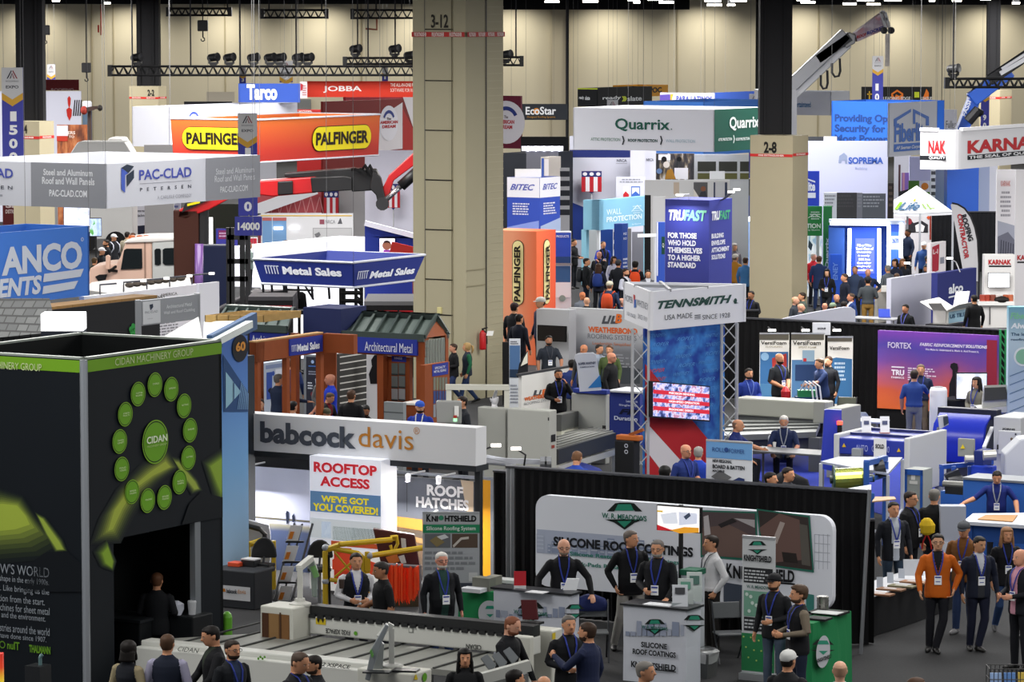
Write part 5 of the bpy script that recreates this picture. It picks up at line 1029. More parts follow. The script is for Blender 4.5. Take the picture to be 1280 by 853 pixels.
a,b=P(797,297,112),P(826,296,112);t=tg_('beam_display','white horizontal bar held out beside the dark blue tower','display',V3((b.x-.2,112.2,0)));MB().par(a,b-a,(0,.1,0),Z*.1).oj('bar','#e2e4ea',t);MB().tu([V3((b.x-.15,112.05,0)),V3((b.x-.15,112.05,b.z))],.05,6).oj('post','#c9ccd4',t)
o,f=db('tall lit blue panel edge just left of the dark blue tower',821,831,278,345,106,'#3a5cc0',**XF,th=.2);ik=Ink(f).r(821,278,345,822.5,'#f0f4ff').r(827,296,318,831,'#1f4a3c').t('Q',827.8,304,310,830,'#d9e2de').dn(o)
o,f=sb('photo_wall','photo wall of people sitting at tables under the white and green ring','photo wall',820,868,192,225,128,'#2a2c34',**XF,mat=mgrad('crowd_photo',((.35,'#15161c'),(.48,'#3a3438'),(.56,'#8a7a60'),(.64,'#d6d6da'),(.7,'#5878b8')),'n',scale=7));ik=Ink(f).r(823,193,200,838,'#ecebf2').pg([(831,224),(834,213),(840,211),(845,224)],'#a8782c').r(843,210,224,860,'#e4e3ea').dc(849,199,3,'#0f1014').dc(830,199,3.4,'#15161a').dc(833,206,4,'#dcd3cc',.02).dc(824,214,3.4,'#6a86b4',.02).dn(o)
o,f=bw('white framed booth wall with dark windows right of the photo wall',868,936,193,225,127.5,'#b9bcc0',**XF);ik=Ink(f)
for x0,x1 in((872,895),(898.5,921.5),(925,936)):ik.r(x0,202,214.5,x1,'#33352f');ik.r(x0,216.5,224,x1,'#5a5a34',.01)
ik.r(887,214,224,906,'#e6e8ea',.02).dn(o)
o,f=bw('white low wall with two window openings below the photo wall',806,912,225,260,122,'#d9dadc',**XF);ik=Ink(f).r(842,228,243,849,'#c8b8a8').r(867,228,247,884.5,'#5f5f62').r(892,228,247,909,'#3c4460').r(894,228,247,906,'#d0d2d8',.012).pg([(867,236),(874,247),(867,247)],'#e8e4dc',.02).dc(879,236,3.2,'#8a5a44',.03).pg([(873,247),(876,240),(882,239),(884,247)],'#3a3c44',.03).dn(o)
o,f=db('black cube panel at the left end of the white low wall',806,813.5,244,250,120,'#18191c',**XF)
o,f=bw('white column wall left of the dark blue tower',816,832,246,300,118,'#cfd0d2',**XF)
o,f=bw('dark upper wall behind the plate reading 11000',912,945,224,260,134,'#1d2027',**XF)
tb=mgrad('violet_blue_print',((0,'#262c70'),(.6,'#2f3790'),(1,'#343c9a')),2)
o,L,R=fbox('display_tower','dark blue square tower with white and green lettering','display tower',886.5,250.5,370,100,831,914.5,'#2c3488',floor=1,matr=tb);ik=Ink(L).t('TRU',835.5,262,275.5,855.5,'#eef0fa',bo=2,sl_=.08).t('FAST',856,262.3,276,882.5,'#7cc0a4',bo=2,sl_=.08)
for i,s in enum(('FOR THOSE','WHO HOLD','THEMSELVES','TO A HIGHER','STANDARD')):ik.t(s,835,290.5+i*9.2,297.5+i*9.2,(871,870,878,876,870)[i],'#e6e8f4',bo=2)
ik.on(R).t('TRU',889,264.5,276,899,'#eef0fa',bo=2,sl_=.06).t('FAST',899.3,263.5,275,912,'#4fae84',bo=2,sl_=.06)
for i,s in enum(('BUILDING','ENVELOPE','ATTACHMENT','SOLUTIONS')):ik.t(s,889,292.5+i*8.8,298.5+i*8.8,(904,906,911,906)[i],'#dfe2f0',bo=2)
ik.dn(o)
q=L.p(.5,1,-.1);armlamp('bright white arm light over the dark blue tower front',q,q+Z*.15,L.p(.5,1,.45)+Z*.15,GU,None,6,'#d0d0d4',60)
for k,(x0,y0,x1,y1)in enum(((900,251,914,240),(903,250,921,237))):armlamp(('lower','upper')[k]+' thin arm light leaning out at the right top of the dark blue tower',P(x0,y0,100.6),P(x0+5,y0-3,100.4),P(x1,y1,99.6))
o,f=bw('dark blue booth wall between the dark blue tower and the column',908,950,245,345,132,'#2c3a68',**XF);t=tg_('tube_lamp','glowing white tube lamp on the dark blue booth wall','lamp',V3((P(925,280,131).x,131,0)));
LED=M('#eaf2ff',.4,0,5)
a,b=P(913,274,131),P(940,274,131);MB().bar(a,b,.14,.16).oj('tube_light',LED,t);q=P(917,276,131);MB().bar(V3((q.x,131,0)),q,.1).oj('tube_light',LED,t);o,f=db('pale blue lit panel behind the glowing tube frame',931,950,276,345,131.5,'#8fb0e0',**XF)
t,L,R=hg('hanging_sign','pale grey ring sign behind the black column shaft','hanging sign',1039,114.5,144.5,152,960,1062,'#b9bcc4');ik=Ink(L).t('certainteed',993,127,134,1013.5,'#3a6a94').r(992,127,133,994.5,'#2a5a9c',.02).dn(t)
d=148;t=tg_('conveyor_crane','white and silver roofing conveyor boom rising to the upper right','crane',V3((P(985,120,d).x,d,0)))
m=MB();A,B=P(984,118,d),P(1056,50,d)
for k,(wd,c,y)in enum(((1.,'#d2d3d6',0),(.7,'#a8a9ac',-.5))):MB().bar(A+V3((0,y,.25*k)),B+V3((0,y,.25*k)),.5,wd*.75).oj('boom_section',M(c,.35,.3),t,bev=.03)
MB().bar(P(1022,74,d-.5),P(1062,46,d-.5),.5,.35).oj('dark_rail',M('#2a2a2e',.4),t)
m=MB();m.pri(XP([(1053,44),(1062,40),(1070,44),(1069,54),(1058,60),(1052,52)],d-.7),(0,1.1,0));m.oj('hinge',M('#9b9b9c',.4,.4),t,bev=.04)
m=MB();m.pri(XP([(1069,41),(1101,17),(1106,16),(1110,34),(1104,38),(1072,52)],d-.8),(0,1.2,0));bx=m.oj('hopper',mgrad('red_violet_print',((.35,'#d2c4cc'),(.5,'#b09aa8'),(.6,'#c48a90'),(.7,'#e0dae2')),'n',scale=3),t);ff=Face(P(1069,50,d-.82),P(1108,36,d-.82)-P(1069,50,d-.82),P(1069,40,d-.82)-P(1069,50,d-.82));ik=Ink(ff).ut('ROOF',.05,.36,.05,.45,'#a83238',bo=2).ut('ROCKET',.38,.92,.1,.52,'#3a3a8a',bo=2).dn(bx)
m=MB();[m.bar(P(*a,d-.9),P(*b,d-.9),.12)for a,b in(((1101,15),(1106,15)),((1101,15),(1107,34)),((1106,15),(1113,38)),((1104,24),(1109,24)))];m.oj('head_frame','#d4d4d4',t)
for x in(1105,1114):MB().lt(P(x,38,d-1.2),[(0,0),(.05,0),(.07,-.03),(.14,-.03),(.14,.08),(0,.08)],16,(0,1,0)).oj('wheel',M('#1a1a1c',.5),t)
m=MB();q=P(1106.5,42,d-.8);q1=P(1106.5,83,d-.8);m.par(q1,(.17,0,0),(0,.1,0),Z*(q.z-q1.z));m.oj('hanging_strip',M('#c9c2ba',var=.3),t)
for x,y,r in((1031,108,5),(1046,93,6)):m=MB();m.tu([P(x-r,y-14,d-.6),P(x-r,y-2,d-.6),P(x-r*.4,y+3,d-.6),P(x+r*.4,y+2,d-.6),P(x+r*.7,y-4,d-.6),P(x+r*.6,y-20,d-.6)],.05,5);m.oj('hose_loop','#3a3a3c',t)
m=MB();q=P(985,118,d);m.box((q.x-.5,d,0),(1.6,0,0),(0,1.6,0),q.z+.2);m.oj('tower',M('#b9babd',.4,.2),t)
o,f=hs('black hanging board with orange cube logos at upper right',1077,1165,108.5,127,172,'#151515',cab=2,dir='X');ik=Ink(f).t('LEADING EDGE',1104,121,125.5,1138,'#b9b9b6').pg([(1114,117),(1121.5,112),(1129,117),(1129,125),(1114,125)],'#c8681e').pg([(1116,118),(1121.5,114.5),(1127,118),(1124,120),(1120,117.8),(1118,122)],'#151515',.02).pg([(1154,122),(1158,111),(1161,116),(1161,125),(1154,125)],'#c8681e').r(1143,115,122,1149,'#a8b428').t('LEAGUE',1151,121,125,1165,'#b9b9b6').r(1084,117,118.5,1095,'#b9942a').r(1086,114,124,1087.5,'#b9942a').dn(o)
t,L,R=hg('hanging_sign','vivid blue ring sign with navy lettering behind the house logo sign','hanging sign',1140,127.5,191.5,136,1039,1180,'#2c66cc');ik=Ink(L)
for i,(s,x1)in enum((('Providing Optimum',1142),('Security for',1107),('Most Powerful',1122))):ik.t(s,1043.5,142.5+i*12.8,151.5+i*12.8,x1,'#21407e',bo=2,cap=1)
ik.dn(t)
t,L,R=hg('hanging_sign','pale grey ring sign with a blue house outline','hanging sign',1111.5,129,196.5,118,1109,1171,'#b8bcc8');ik=Ink(R).t('Fiberlite',1117.5,154.5,177,1160.5,'#3a66b4',bo=2,cap=1)
ik.pg([(1117,149),(1138.5,136),(1138.5,140),(1121,151),(1121,157),(1117,158)],'#3a66b4').pg([(1141,136),(1161,146),(1161,157),(1157,157),(1157,148.5),(1144,141.5),(1144,155),(1141,155)],'#3a66b4').r(1117,180.5,190,1160.5,'#3a66b4',.01).t('AF Seeman Corporation',1119,183,188.5,1158.5,'#c9d0de',sl_=.03,off=.03).dn(t)
o,f=bw('pale lavender booth wall with a grey elephant logo',1008,1109,176.5,300,132,'#bcc0dc',**XF);ik=Ink(f).t('SOPREMA',1060.5,196.5,205,1104,'#3a5cb0',bo=2).t('Building',1069,209,213,1084,'#8a98c4',bo=0).pg([(1049,195),(1055,191),(1059,195),(1059,205),(1056.5,205),(1056,201),(1052,201),(1051.5,204),(1048,204)],'#8a96b4').dn(o)
o,f=bw('vivid blue low panel with white house logo at the lavender wall',985,1024,214,256,128,'#2c44c0',**XF);ik=Ink(f).t('Fiberlite',992,227,239,1019,'#e2e6f4',bo=2).pg([(1006,222),(1019,226.5),(1019,228.5),(1006,224)],'#e2e6f4').r(1000,241,247.5,1019.5,'#dfe3f2').dn(o)
for k,(x0,x1,y0,y1,c,lab)in enum(((1030,1046,171,177,'#e2e3ea','white box lamp on top of the lavender wall'),)):o,f=sb('light_box',lab,'light box',x0,x1,y0,176.4,132.06,c,dir='X')
o,f=db('dark shelf bar over the top left of the lavender wall',1010,1032,171,175,134,'#33353a',**XF)
for k,(x0,x1,y0,y1,c,lab)in enum(((1030,1046,241,262,'#e4e5ef','white poster with dark specks below the lavender wall'),(1046,1071,241,262,'#4a494c','dark grey screen below the lavender wall'),(1071,1078,241,262,'#8a8c96','narrow grey panel below the lavender wall'),(1078,1107,242,262,'#6a6e76','dim shelf panel below the plate reading 10000'),(1110,1117,229,262,'#3a3430','dark narrow panel right of the plate reading 10000'))):
 o,f=sb('display_board',lab,'display panel',x0,x1,y0,y1,127,c,**XF);Ink(f).ln_(x0+1,y0+2,y1-2,x1-1,4,('#9a9aa6','#555458','#9c9ea8','#a8acb4','#6a5a50')[k],k).dn(o)
o,f=hs('small white hanging board left of the blue crane',1179,1196,137,162,152,'#dcdde6',cab=1,dir='X');Ink(f).t('Fuller',1182.5,151,160,1194.5,'#4a4a52',bo=0).dn(o)
kw=M('#d9d9de');t=tg_('hanging_sign','white rounded ring sign with red lettering at the right edge','hanging sign',P(1230,212,108));c,h=cnr(1193,162.5,212.5,108);pts=[];A=al(c,-GU,1150);B=al(c,GV,1330);cc=c-GU*.5+GV*.5
path=[A,c-GU*.5]+[cc+GU*.5*sin(rad(a))-GV*.5*cos(rad(a))for a in(15,30,45,60,75)]+[c+GV*.5,B]
m=MB()
for p0,p1 in zip(path,path[1:]):n_=(p1-p0).cross(Z).normalized()*-.05;m.par(p0,p1-p0,n_,Z*h)
m.oj('ring_panel',kw,t);m=MB();m.bar(A+Z*h,c-GU*.5+Z*h,.1);m.bar(c+GV*.5+Z*h,B+Z*h,.1);m.oj('top_rail','#eeeef2',t)
L=Face(A,c-GU*.5-A,Z*h);R=Face(c+GV*.5,B-c-GV*.5,Z*h);ik=Ink(L).t('NAK',1160.5,175.5,192,1182.5,'#b3282e',bo=2).r(1150,194.5,200,1182.5,'#1d2026',.01).t('QUALITY',1161.5,195.3,199.3,1182,'#dfe0e4',off=.03).on(R).t('KARNAK',1209,176,192.3,1303,'#b3282e',bo=2).r(1209,194.3,200.2,1303,'#1d2026',.01).t('THE SEAL OF QUALITY',1210,195.2,199.6,1302,'#dfe0e4',off=.03).dn(t);cables(t,[A+Z*h,c+Z*h,B+Z*h])
d=140;t=tg_('loader_crane','blue folding loader crane rising at the right edge','crane',V3((P(1205,165,d).x,d,0)));BL=M('#2c5cc0',.35)
m=MB();m.pri(XP([(1196,164),(1212,122),(1220,116),(1228,120),(1212,162)],d),(0,.8,0));q=m.oj('lower_boom',BL,t,bev=.03);ff=Face(P(1207,146,d-.02),P(1214,127,d-.02)-P(1207,146,d-.02),V3((-.15,0,.06)));ik=Ink(ff).ut('FASSI',0,1,0,1,'#dfe4f2',off=.03).dn(q)
m=MB();m.bar(P(1214,125,d+.2),P(1262,88,d+.2),.6,.55);m.oj('main_boom',BL,t,bev=.04);m=MB();m.bar(P(1236,101,d-.1),P(1300,58,d-.1),.45,.4);m.oj('extension',M('#17181c',.4),t,bev=.03);m=MB();m.bar(P(1250,92,d-.4),P(1300,63,d-.4),.18,.16);m.bar(P(1252,86,d-.4),P(1300,56,d-.4),.1,.1);m.oj('rail',M('#c9cacf',.3,.4),t)
m=MB();m.tu([P(1210,152,d-.3),P(1222,138,d-.3),P(1224,142,d-.2)],.2,8);m.oj('hydraulic_cylinder',M('#1a1b1f',.4),t);m=MB();m.tu([P(1214,118,d),P(1217,111,d),P(1224,112,d)],.06,6);m.oj('hose','#1a1b1f',t);q=P(1204,162,d);MB().box((q.x,d+.4,0),(1.2,0,0),(0,1.,0),q.z).oj('base_column',BL,t)
# right background booths
LED=M('#eaf2ff',.4,0,5)
o,f=db('green board reading PROTECTION half hidden by the 2-8 column',978,1027.5,258,295,125,'#2f8a48',dir='X',cab=0,floor=False);ik=Ink(f).t('PROTECTION',981,279.5,285.5,1026,'#dbe9df',bo=2).t('by Quarrix',1010,286.5,289,1025,'#dbe9df').ln_(1012,264,275,1026,4,'#dbe9df',3,True).pg([(1010,272),(1018,267),(1026,272),(1026,273),(1018,268.3),(1010,273)],'#dbe9df').dn(o)
q=f.p(.5,0,-.06);MB().box((f.p(.9,0).x,q.y+.03,0),(.1,0,0),(0,.1,0),q.z).oj('post','#c9ccd2',o)
o,f=db('tall narrow green board with upright pale lettering',1030,1039.5,258,352,124.5,'#2d7d44',**XF,th=.3);ik=Ink(f);vtext(ik,'Quarrix',1031.5,1036.5,297,336,'#d6e4da');ik.dn(o)
o,f=db('bright white icy photo board below the green board',1004,1027,295,345,126,'#e9eef6',**XF,mat=mgrad('icy_photo',((.4,'#9ab4cc'),(.5,'#e9eef6'),(.62,'#ffffff')),'n',emit=.5,scale=5));ik=Ink(f).pg([(1011,300),(1016,306),(1014,314),(1010,309)],'#4a5a6c').dn(o)
d=122;t=tg_('lit_booth','blue booth edged with glowing white light tubes','booth',V3((P(1080,370,d).x,d,0)));
def wallpart(nm,x0,x1,yt,dd,col,mat=None):a,b=P(x0,yt,dd),P(x1,yt,dd);o=MB().par(V3((a.x,dd,0)),V3((b.x-a.x,0,0)),V3((0,.1,0)),Z*a.z).oj(nm,mat or M(col),t);return o,Face(V3((a.x,dd,0)),V3((b.x-a.x,0,0)),Z*a.z)
wallpart('back_wall',1036,1112,282,d+1.2,'#27489c');wallpart('side_wall',1036,1056,285,d+.2,'#2c4f92')
o,f=wallpart('centre_panel',1062,1100,284,d+.4,'#2a4aa8');ik=Ink(f);u=f.rc_(1069,298,342,1093);ik.ur(*u,'#5560d0',.02)
for i,s in enum(('FiberTite','Total Cost of','Ownership','is nearly','30% less','than other','single-ply','membranes')):ik.t(s,(1071,1069.5,1070.5,1072.5,1073,1071,1071,1070)[i],305+i*4.4,308.2+i*4.4,(1089,1091.5,1089,1087,1087.5,1089,1088.5,1091)[i],'#eef1ff',bo=2,off=.05)
ik.dn(o,emit=.3)
o,f=wallpart('right_panel',1113,1126.5,280,d+.2,'#3a62b0');ik=Ink(f);u=f.rc_(1113,280,290,1126);ik.ur(*u,'#24418c');u=f.rc_(1114,295,312,1125);ik.ur(*u,'#c2cade').t('263%',1115,298,304,1124,'#3a4a80',off=.03).dn(o)
o,f=wallpart('blue_panel',1037.5,1052.5,318,d-.5,'#2a58c8');ik=Ink(f);vtext(ik,'ENEY',1041,1047,328,350,'#6f94e0',1);ik.dn(o)
for x0,y0,x1,y1 in((1038,279.5,1112,280),(1062,286,1061,345),(1099,286,1099,354),(1111,282,1110.5,354),(1126.5,279,1126,322)):MB().bar(P(x0,y0,d),P(x1,y1,d),.11,.11).oj('tube_light',LED,t)
MB().par(P(1036,278,d+1.2),V3((P(1127,278,d).x-P(1036,278,d).x,0,0)),V3((0,-1.2,0)),Z*.12).oj('canopy','#c9d6ee',t)
area(P(1080,285,d).x,d-.6,P(1080,284,d).z,1.6,.4,60,(.75,.85,1))
d=134;t=tg_('canopy_tent','white peaked canopy tent with green and blue lettering','tent',V3((P(1146,300,d).x,d+1,0)));c=P(1150,266.5,d);A=al(c,dgr(166),1093);B=al(c,dgr(40),1191);D_=A+B-c;ap=P(1146,232,d+1.4);CW=M('#eceef4',.7)
for q0,q1,nm in((A,c,'front'),(c,B,'side'),(B,D_,'back'),(D_,A,'left')):m=MB();m.pri([q0,q1,ap],V3((0,0,-.04)));m.par(q0-Z*.12,q1-q0,V3((0,.02,0)),Z*.12);pn=m.oj('canopy_panel',CW,t);
ff=Face(A,c-A,ap-(A+c)/2);ik=Ink(ff).ut('1',.40,.47,.08,.36,'#7ab030',bo=2,sl_=.1,off=.05).ut('Life',.5,.92,.06,.36,'#3a5a78',sl_=.06,off=.05).up_([(.66,.38),(.70,.5),(.74,.38)],'#d8a020',.06).on(Face(c,B-c,ap-(B+c)/2)).ut('1L',.2,.5,.1,.3,'#8fb060',off=.05).dn(t)
for q in(A,c,B,D_):MB().box((q.x,q.y,0),(.07,0,0),(0,.07,0),q.z).oj('leg',M('#c9ccd4',.4,.3),t)
o,f=sb('backdrop','white backdrop with black house pictures under the tent','backdrop',1089,1164,267.5,330,137,'#d2cfd4',**XF);ik=Ink(f).pg([(1132,281),(1138,274.5),(1142,279),(1152,276),(1160,281),(1160,291),(1132,291)],'#2b2a30').dc(1136,277,4,'#8a2a34',.012).pg([(1144,282),(1150,279),(1156,283),(1154,290),(1145,290)],'#e6e4e6',.014).r(1092,270,276,1097,'#4a5a80').r(1100,271,276,1106,'#8a8a90').pg([(1158,272),(1160.5,269.5),(1163,272),(1160.5,275)],'#c8502a',.014).r(1162,269,300,1164,'#8a3020',.016).dn(o)
def drape(name,lab,x0,x1,yt,yb,d,col='#0b0b0d',dir='U',floor=1,pitch=.16,amp=.035,grp=None):
 """pleated cloth hung from a rail"""
 o_,f=None,None
 if dir=='U':c,h=cnr(x1,yt,yb,d);a=al(c,-GU,x0);e=c-a;nn=-GV
 elif dir=='V':c,h=cnr(x0,yt,yb,d);a=c;e=al(c,GV,x1)-c;nn=GU
 else:c,h=cnr(x0,yt,yb,d);a=c;e=al(c,V3((1,0,0)),x1)-c;nn=V3((0,-1,0))
 z1=a.z+h;z0=.02 if floor else a.z;n=max(4,int(e.length/pitch*4));r=random.Random(int(x0));m=MB();fr=[];bk=[]
 for i in range(n+1):
  u=i/n;ph=i/4*2*pi;w=amp*sin(ph)*r.uniform(.6,1.2);p=a+e*u
  fr.append((p+nn*(w*.5),p+nn*w))
 vs=[];
 for tp,bt in fr:vs+=[V3((tp.x,tp.y,z1)),V3((bt.x,bt.y,z0))]
 k=len(vs);vs+=[v-nn*.02 for v in vs];fs=[]
 for i in range(n):a0=i*2;fs+=[(a0,a0+1,a0+3,a0+2),(k+a0,k+a0+2,k+a0+3,k+a0+1),(a0,a0+2,k+a0+2,k+a0)]
 m.add(vs,fs);t=tag(m.oj(name,M(col,.9)),lab,'drape',grp);m=MB();q0,q1=V3((a.x,a.y,z1)),V3((a.x+e.x,a.y+e.y,z1));m.tu([q0,q1],.03,6);m.oj('rail',M('#5a5b60',.4,.5),t)
 return t,Face(V3((a.x,a.y,z0)),e,Z*(z1-z0))
drape('drape','dark navy drape strip behind the tent and lit booth',1038,1100,263,345,139,'#1a2140',dir='X')
drape('drape','black drape behind the feather flag',1164,1262,265,345,138,'#15161a',dir='X')
o,f=db('tall lit picture of green pine branches with a white tag',1185,1219,205,300,141,'#3a7a70',**XF,mat=mgrad('pine_photo',((.36,'#0f3a3c'),(.5,'#3f8a80'),(.58,'#6aa898'),(.66,'#d2e4e0')),'n',emit=.5,scale=13));ik=Ink(f).r(1197,205,222,1209,'#eff1f6').r(1201,218,226,1205,'#b9d4d0').dn(o)
for x,lab in((1183.5,'left'),(1220,'right')):o,f=sb('lit_strip','glowing white strip along the %s side of the pine picture'%lab,'light strip',x-1,x+1.2,205,300,140.5,'#ffffff',**XF,mat=M('#f2f5ff',.4,0,2.5))
for x0,x1,yt,dd,c,lab in((1170,1182,205,142,'#b4b8d8','lavender wall strip left of the pine picture'),(1222,1236,205,142,'#aab2d2','lavender wall strip right of the pine picture'),(1235,1246,205,143,'#e9eaf6','white wall strip left of the tall white poster')):o,f=sb('booth_wall',lab,'booth wall',x0,x1,yt,300,dd,c,**XF)
o,f=db('white board with a purple flower picture right of the tall aisle banner',1118,1138,192,262,146,'#e6e6f4',**XF);ik=Ink(f).r(1127,216,240,1137,'#8a6ac0').r(1128,216,240,1131,'#c08aa8',.012).r(1123,206,240,1125.5,'#5a4048',.012).pg([(1123,240),(1137,236),(1137,248),(1123,248)],'#2a2a30',.014).dn(o)
o,f=hs('plain lavender square panel below the house logo sign',1137,1163,196,226,126,'#b4b6dc',dir='X',cab=1)
o,f=db('green and orange picture strip just above the tent peak',1136,1162,226,262,143,'#5a8a3a',**XF);ik=Ink(f).r(1149,226,240,1162,'#e2e2ec').dc(1156,233,4.5,'#e08a3a',.014).dn(o)
o,f=db('white panel with dark specks between lavender walls above the tent',1162,1171,205,262,144,'#d9dbe6',**XF);Ink(f).ln_(1164,212,255,1170,5,'#4a4a52',6).dn(o)
o,f=db('tall white poster with red logo and city photo at the right',1246,1270,212,345,121,'#f0eef2',**XF);ik=Ink(f).t('KARNAK',1251,226,233,1263,'#d8908a').ln_(1250,238,272,1264,6,'#a6a4ac',4,True).pg([(1247,276),(1268,282),(1268,322),(1247,322)],'#b4b8c8').pg([(1247,296),(1260,290),(1268,300),(1268,322),(1247,322)],'#7a7c8c',.012);[ik.pg([(1250+i*3,322),(1251+i*3,300+i),(1252.2+i*3,300+i),(1251.2+i*3,322)],'#4a4c5a',.016)for i in range(6)];ik.dn(o)
o,f=bw('white wall with a red logo cut by the right frame edge',1270,1310,212,345,120,'#e4e2e6',**XF);ik=Ink(f).t('KARNAK',1271.5,319,325.5,1301,'#b3282e',bo=2).r(1271.5,327,329,1301,'#1d2026').dn(o)
d=118;t=tg_('feather_flag','grey feather flag with upright black and red lettering','flag',V3((P(1222,385,d).x,d,0)));pts=XP([(1188.5,256),(1191,254.5),(1197,256),(1205,261),(1213,271),(1218,284),(1221.5,300),(1223,330),(1223.3,352),(1206,350),(1203,335),(1199,312),(1194,283),(1190,264)],d)
MB().pri(pts,(0,.02,0)).oj('flag_cloth',M('#c9c8cc',.8),t);m=MB();m.tu([V3((P(1224,340,d).x,d,0)),P(1223.6,330,d),P(1222,300,d),P(1218.6,284,d),P(1213.5,271,d),P(1205.5,260.5,d),P(1197,255.5,d),P(1190,254,d)],.03,6);m.oj('pole','#26262a',t);MB().box((P(1224,340,d).x,d,0),(.6,0,0),(0,.1,0),.05).oj('base','#26262a',t)
def pathtext(m,s,p0,p1,hgt,d,bo=2):
 """text from pixel p0 to p1 (baseline), letter height hgt px, on the plane y=d"""
 vs,fs=layout(s,bo);x1=max(v[0]for v in vs);dx,dy=p1[0]-p0[0],p1[1]-p0[1];L_=hypot(dx,dy);ux,uy=dx/L_,dy/L_;k=L_/x1
 m.add([P(p0[0]+ux*v[0]*k+uy*v[1]/.73*hgt,p0[1]+uy*v[0]*k-ux*v[1]/.73*hgt,d-.03)for v in vs],fs)
m=MB();pathtext(m,'ROOFING',(1201.5,269),(1211,302),6.3,d);m.oj('lettering','#22222a',t);m=MB();pathtext(m,'CONTRACTOR',(1196.5,268),(1206,324),5.8,d);m.oj('lettering','#a8323a',t);q=P(1214,330,d-.03);k_=d/F
o,f=sb('kiosk','white display kiosk with a red logo, small screen and shelf','kiosk',1230.5,1268,318.5,412,114,'#e4e3e2',**XF,th=.5,bev=.02);ik=Ink(f).t('KARNAK',1235.5,324.5,331,1264,'#b3282e',bo=2).r(1236,332,334,1264,'#1d2026').dn(o)
q=MB().pri(XP([(1222.5,377),(1268,377),(1268,382),(1222.5,382)],113.2),(0,.8,0)).oj('counter_top','#efeeec',o);a,b=P(1224,380,113.3),P(1267,380,113.3);MB().par(V3((a.x,113.3,0)),(b.x-a.x,0,0),(0,.7,0),Z*a.z).oj('cupboard','#dedcda',o);MB().par(V3((P(1237,380,113.25).x,113.27,.1)),(.03,0,0),(0,.03,0),Z*(a.z-.2)).oj('door_gap','#4a4a4c',o)
MB().pri(XP([(1231,370),(1266,371),(1266,373),(1231,372)],113.4),(0,.5,0)).oj('shelf','#d4d3d1',o)
tv('small television on the white shelf kiosk',1235,1262.5,341,360,113.85,M('#f2f5fa',.4,0,1.2),dir='X',th=.05)
for k,(x,c,lab)in enum(((1228,'#b04a3a','red can left end of the white kiosk counter'),(1234,'#a8402e','second red can on the white kiosk counter'),(1241,'#8a4a3a','brown red can in the middle of the white kiosk counter'),(1248,'#d8d0cc','pale can on the white kiosk counter'),(1257,'#b05a3a','orange can on the white kiosk counter'),(1263,'#c06a4a','orange can at the right end of the white kiosk counter'))):
 q=P(x,377,113.35);MB().lt(q,[(0,0),(.09,0),(.09,.2),(.08,.21),(0,.21)],12).top('paint_can',M(c,.4),lab,'can',None)
MB().ball(P(1252,375,113.3)+Z*.0,.25,.15,.12).top('bag','#23201f','black bag lying on the white kiosk counter','bag')
o,f=db('navy board with short underlined white lettering',1172,1220,342,400,109,'#2c3270',dir='V',floor=1,th=.2);ik=Ink(f).t('alco',1185.5,356,368,1203.5,'#dfe2ea',bo=2).pg([(1203.5,365.5),(1209.5,363.5),(1209.5,365),(1203.5,367)],'#dfe2ea',.02).pg([(1185,371),(1208.5,365.5),(1208.5,367),(1185,373)],'#dfe2ea',.02).dn(o)
o,f=sb('booth_wall','plain pale grey partition beside the navy board','partition',1114,1171,348.5,410,110,'#c2c3d2',dir='V',floor=1,th=.15)
o,f=sb('counter_board','long low pale board with one rounded end before the seated people','board',968,1069.5,398,404,95,'#c4c6d4',dir='X');o2=o
pts=XP([(962,403),(985,397),(1020,390),(1055,384),(1064,384.5),(1069,388),(1069.5,405)],104);OBJ.remove(o);MB().pri([V3((pts[0].x,104,0))]+pts+[V3((pts[-1].x,104,0))],(0,.12,0)).top('counter_board','#c4c6d4','long low pale board with one rounded end before the seated people','board')
o,f=sb('leaflet_board','red and white leaflet board above the pale grey partition','leaflet board',1163.5,1182,304,345,114,'#e4dfe2',dir='V',floor=1);ik=Ink(f).pg([(1165,309),(1174,305),(1173,338),(1165,342)],'#a8283a').t('L-I',1166,312,318,1172,'#e8dcde').r(1175,322,330,1180,'#8a8c9a').dn(o)
for k,(x0,y0,x1,y1,x2,y2,dd)in enum(((1143,346,1140,333,1134,329,111.2),(1200,340,1195,328,1187,323,110.2))):armlamp(('bright arm light clipped on the pale grey partition','bright arm light clipped on the navy board')[k],P(x0,y0,dd),P(x1,y1,dd),P(x2,y2,dd-.3),None,None,4,'#c9c9cc')
d=104;t=tg_('open_carton','large white open carton with raised flaps near the navy board','box',V3((P(1190,410,d).x,d,0)));c=P(1183,406,d);A,B=al(c,-GU,1166),al(c,GV,1208);h=P(1183,389,d).z-c.z;m=MB()
for q0,e,tk in((A,c-A,GV*.03),(c,B-c,-GU*.03),(A,B-c,GU*.03),(B+A-c,c-A,-GV*.03)):m.par(q0,e,tk,Z*h)
m.par(A,c-A,B-c,Z*.03);m.oj('box','#e3e1dd',t);tp=Z*h
for q0,q1,oo in((A,c,-GV*.35+Z*.22),(c,B,GU*.35+Z*.18),(A,A+B-c,-GU*.4+Z*.22),(A+B-c,B,GV*.2+Z*.4)):MB().pri([q0+tp,q1+tp,q1+tp+oo*1.1,q0+tp+oo],V3((0,0,.02))).oj('flap','#efedea',t)
ik=Ink(Face(c,B-c,Z*h)).ur(.1,.95,.05,.9,'#9cc0d4').ut('US TILE',.15,.9,.4,.7,'#3a5a7a',off=.02).dn(t);m=MB();m.box(V3((c.x,c.y+.4,0)),GU*.8,GV*.9,c.z);m.oj('stand','#26242a',t)
o,L,R=fbox('pedestal','white pedestal with small boxes in front of the lit blue booth','pedestal',1097,366,398,115,1093,1111,'#d8d4cc',floor=1);
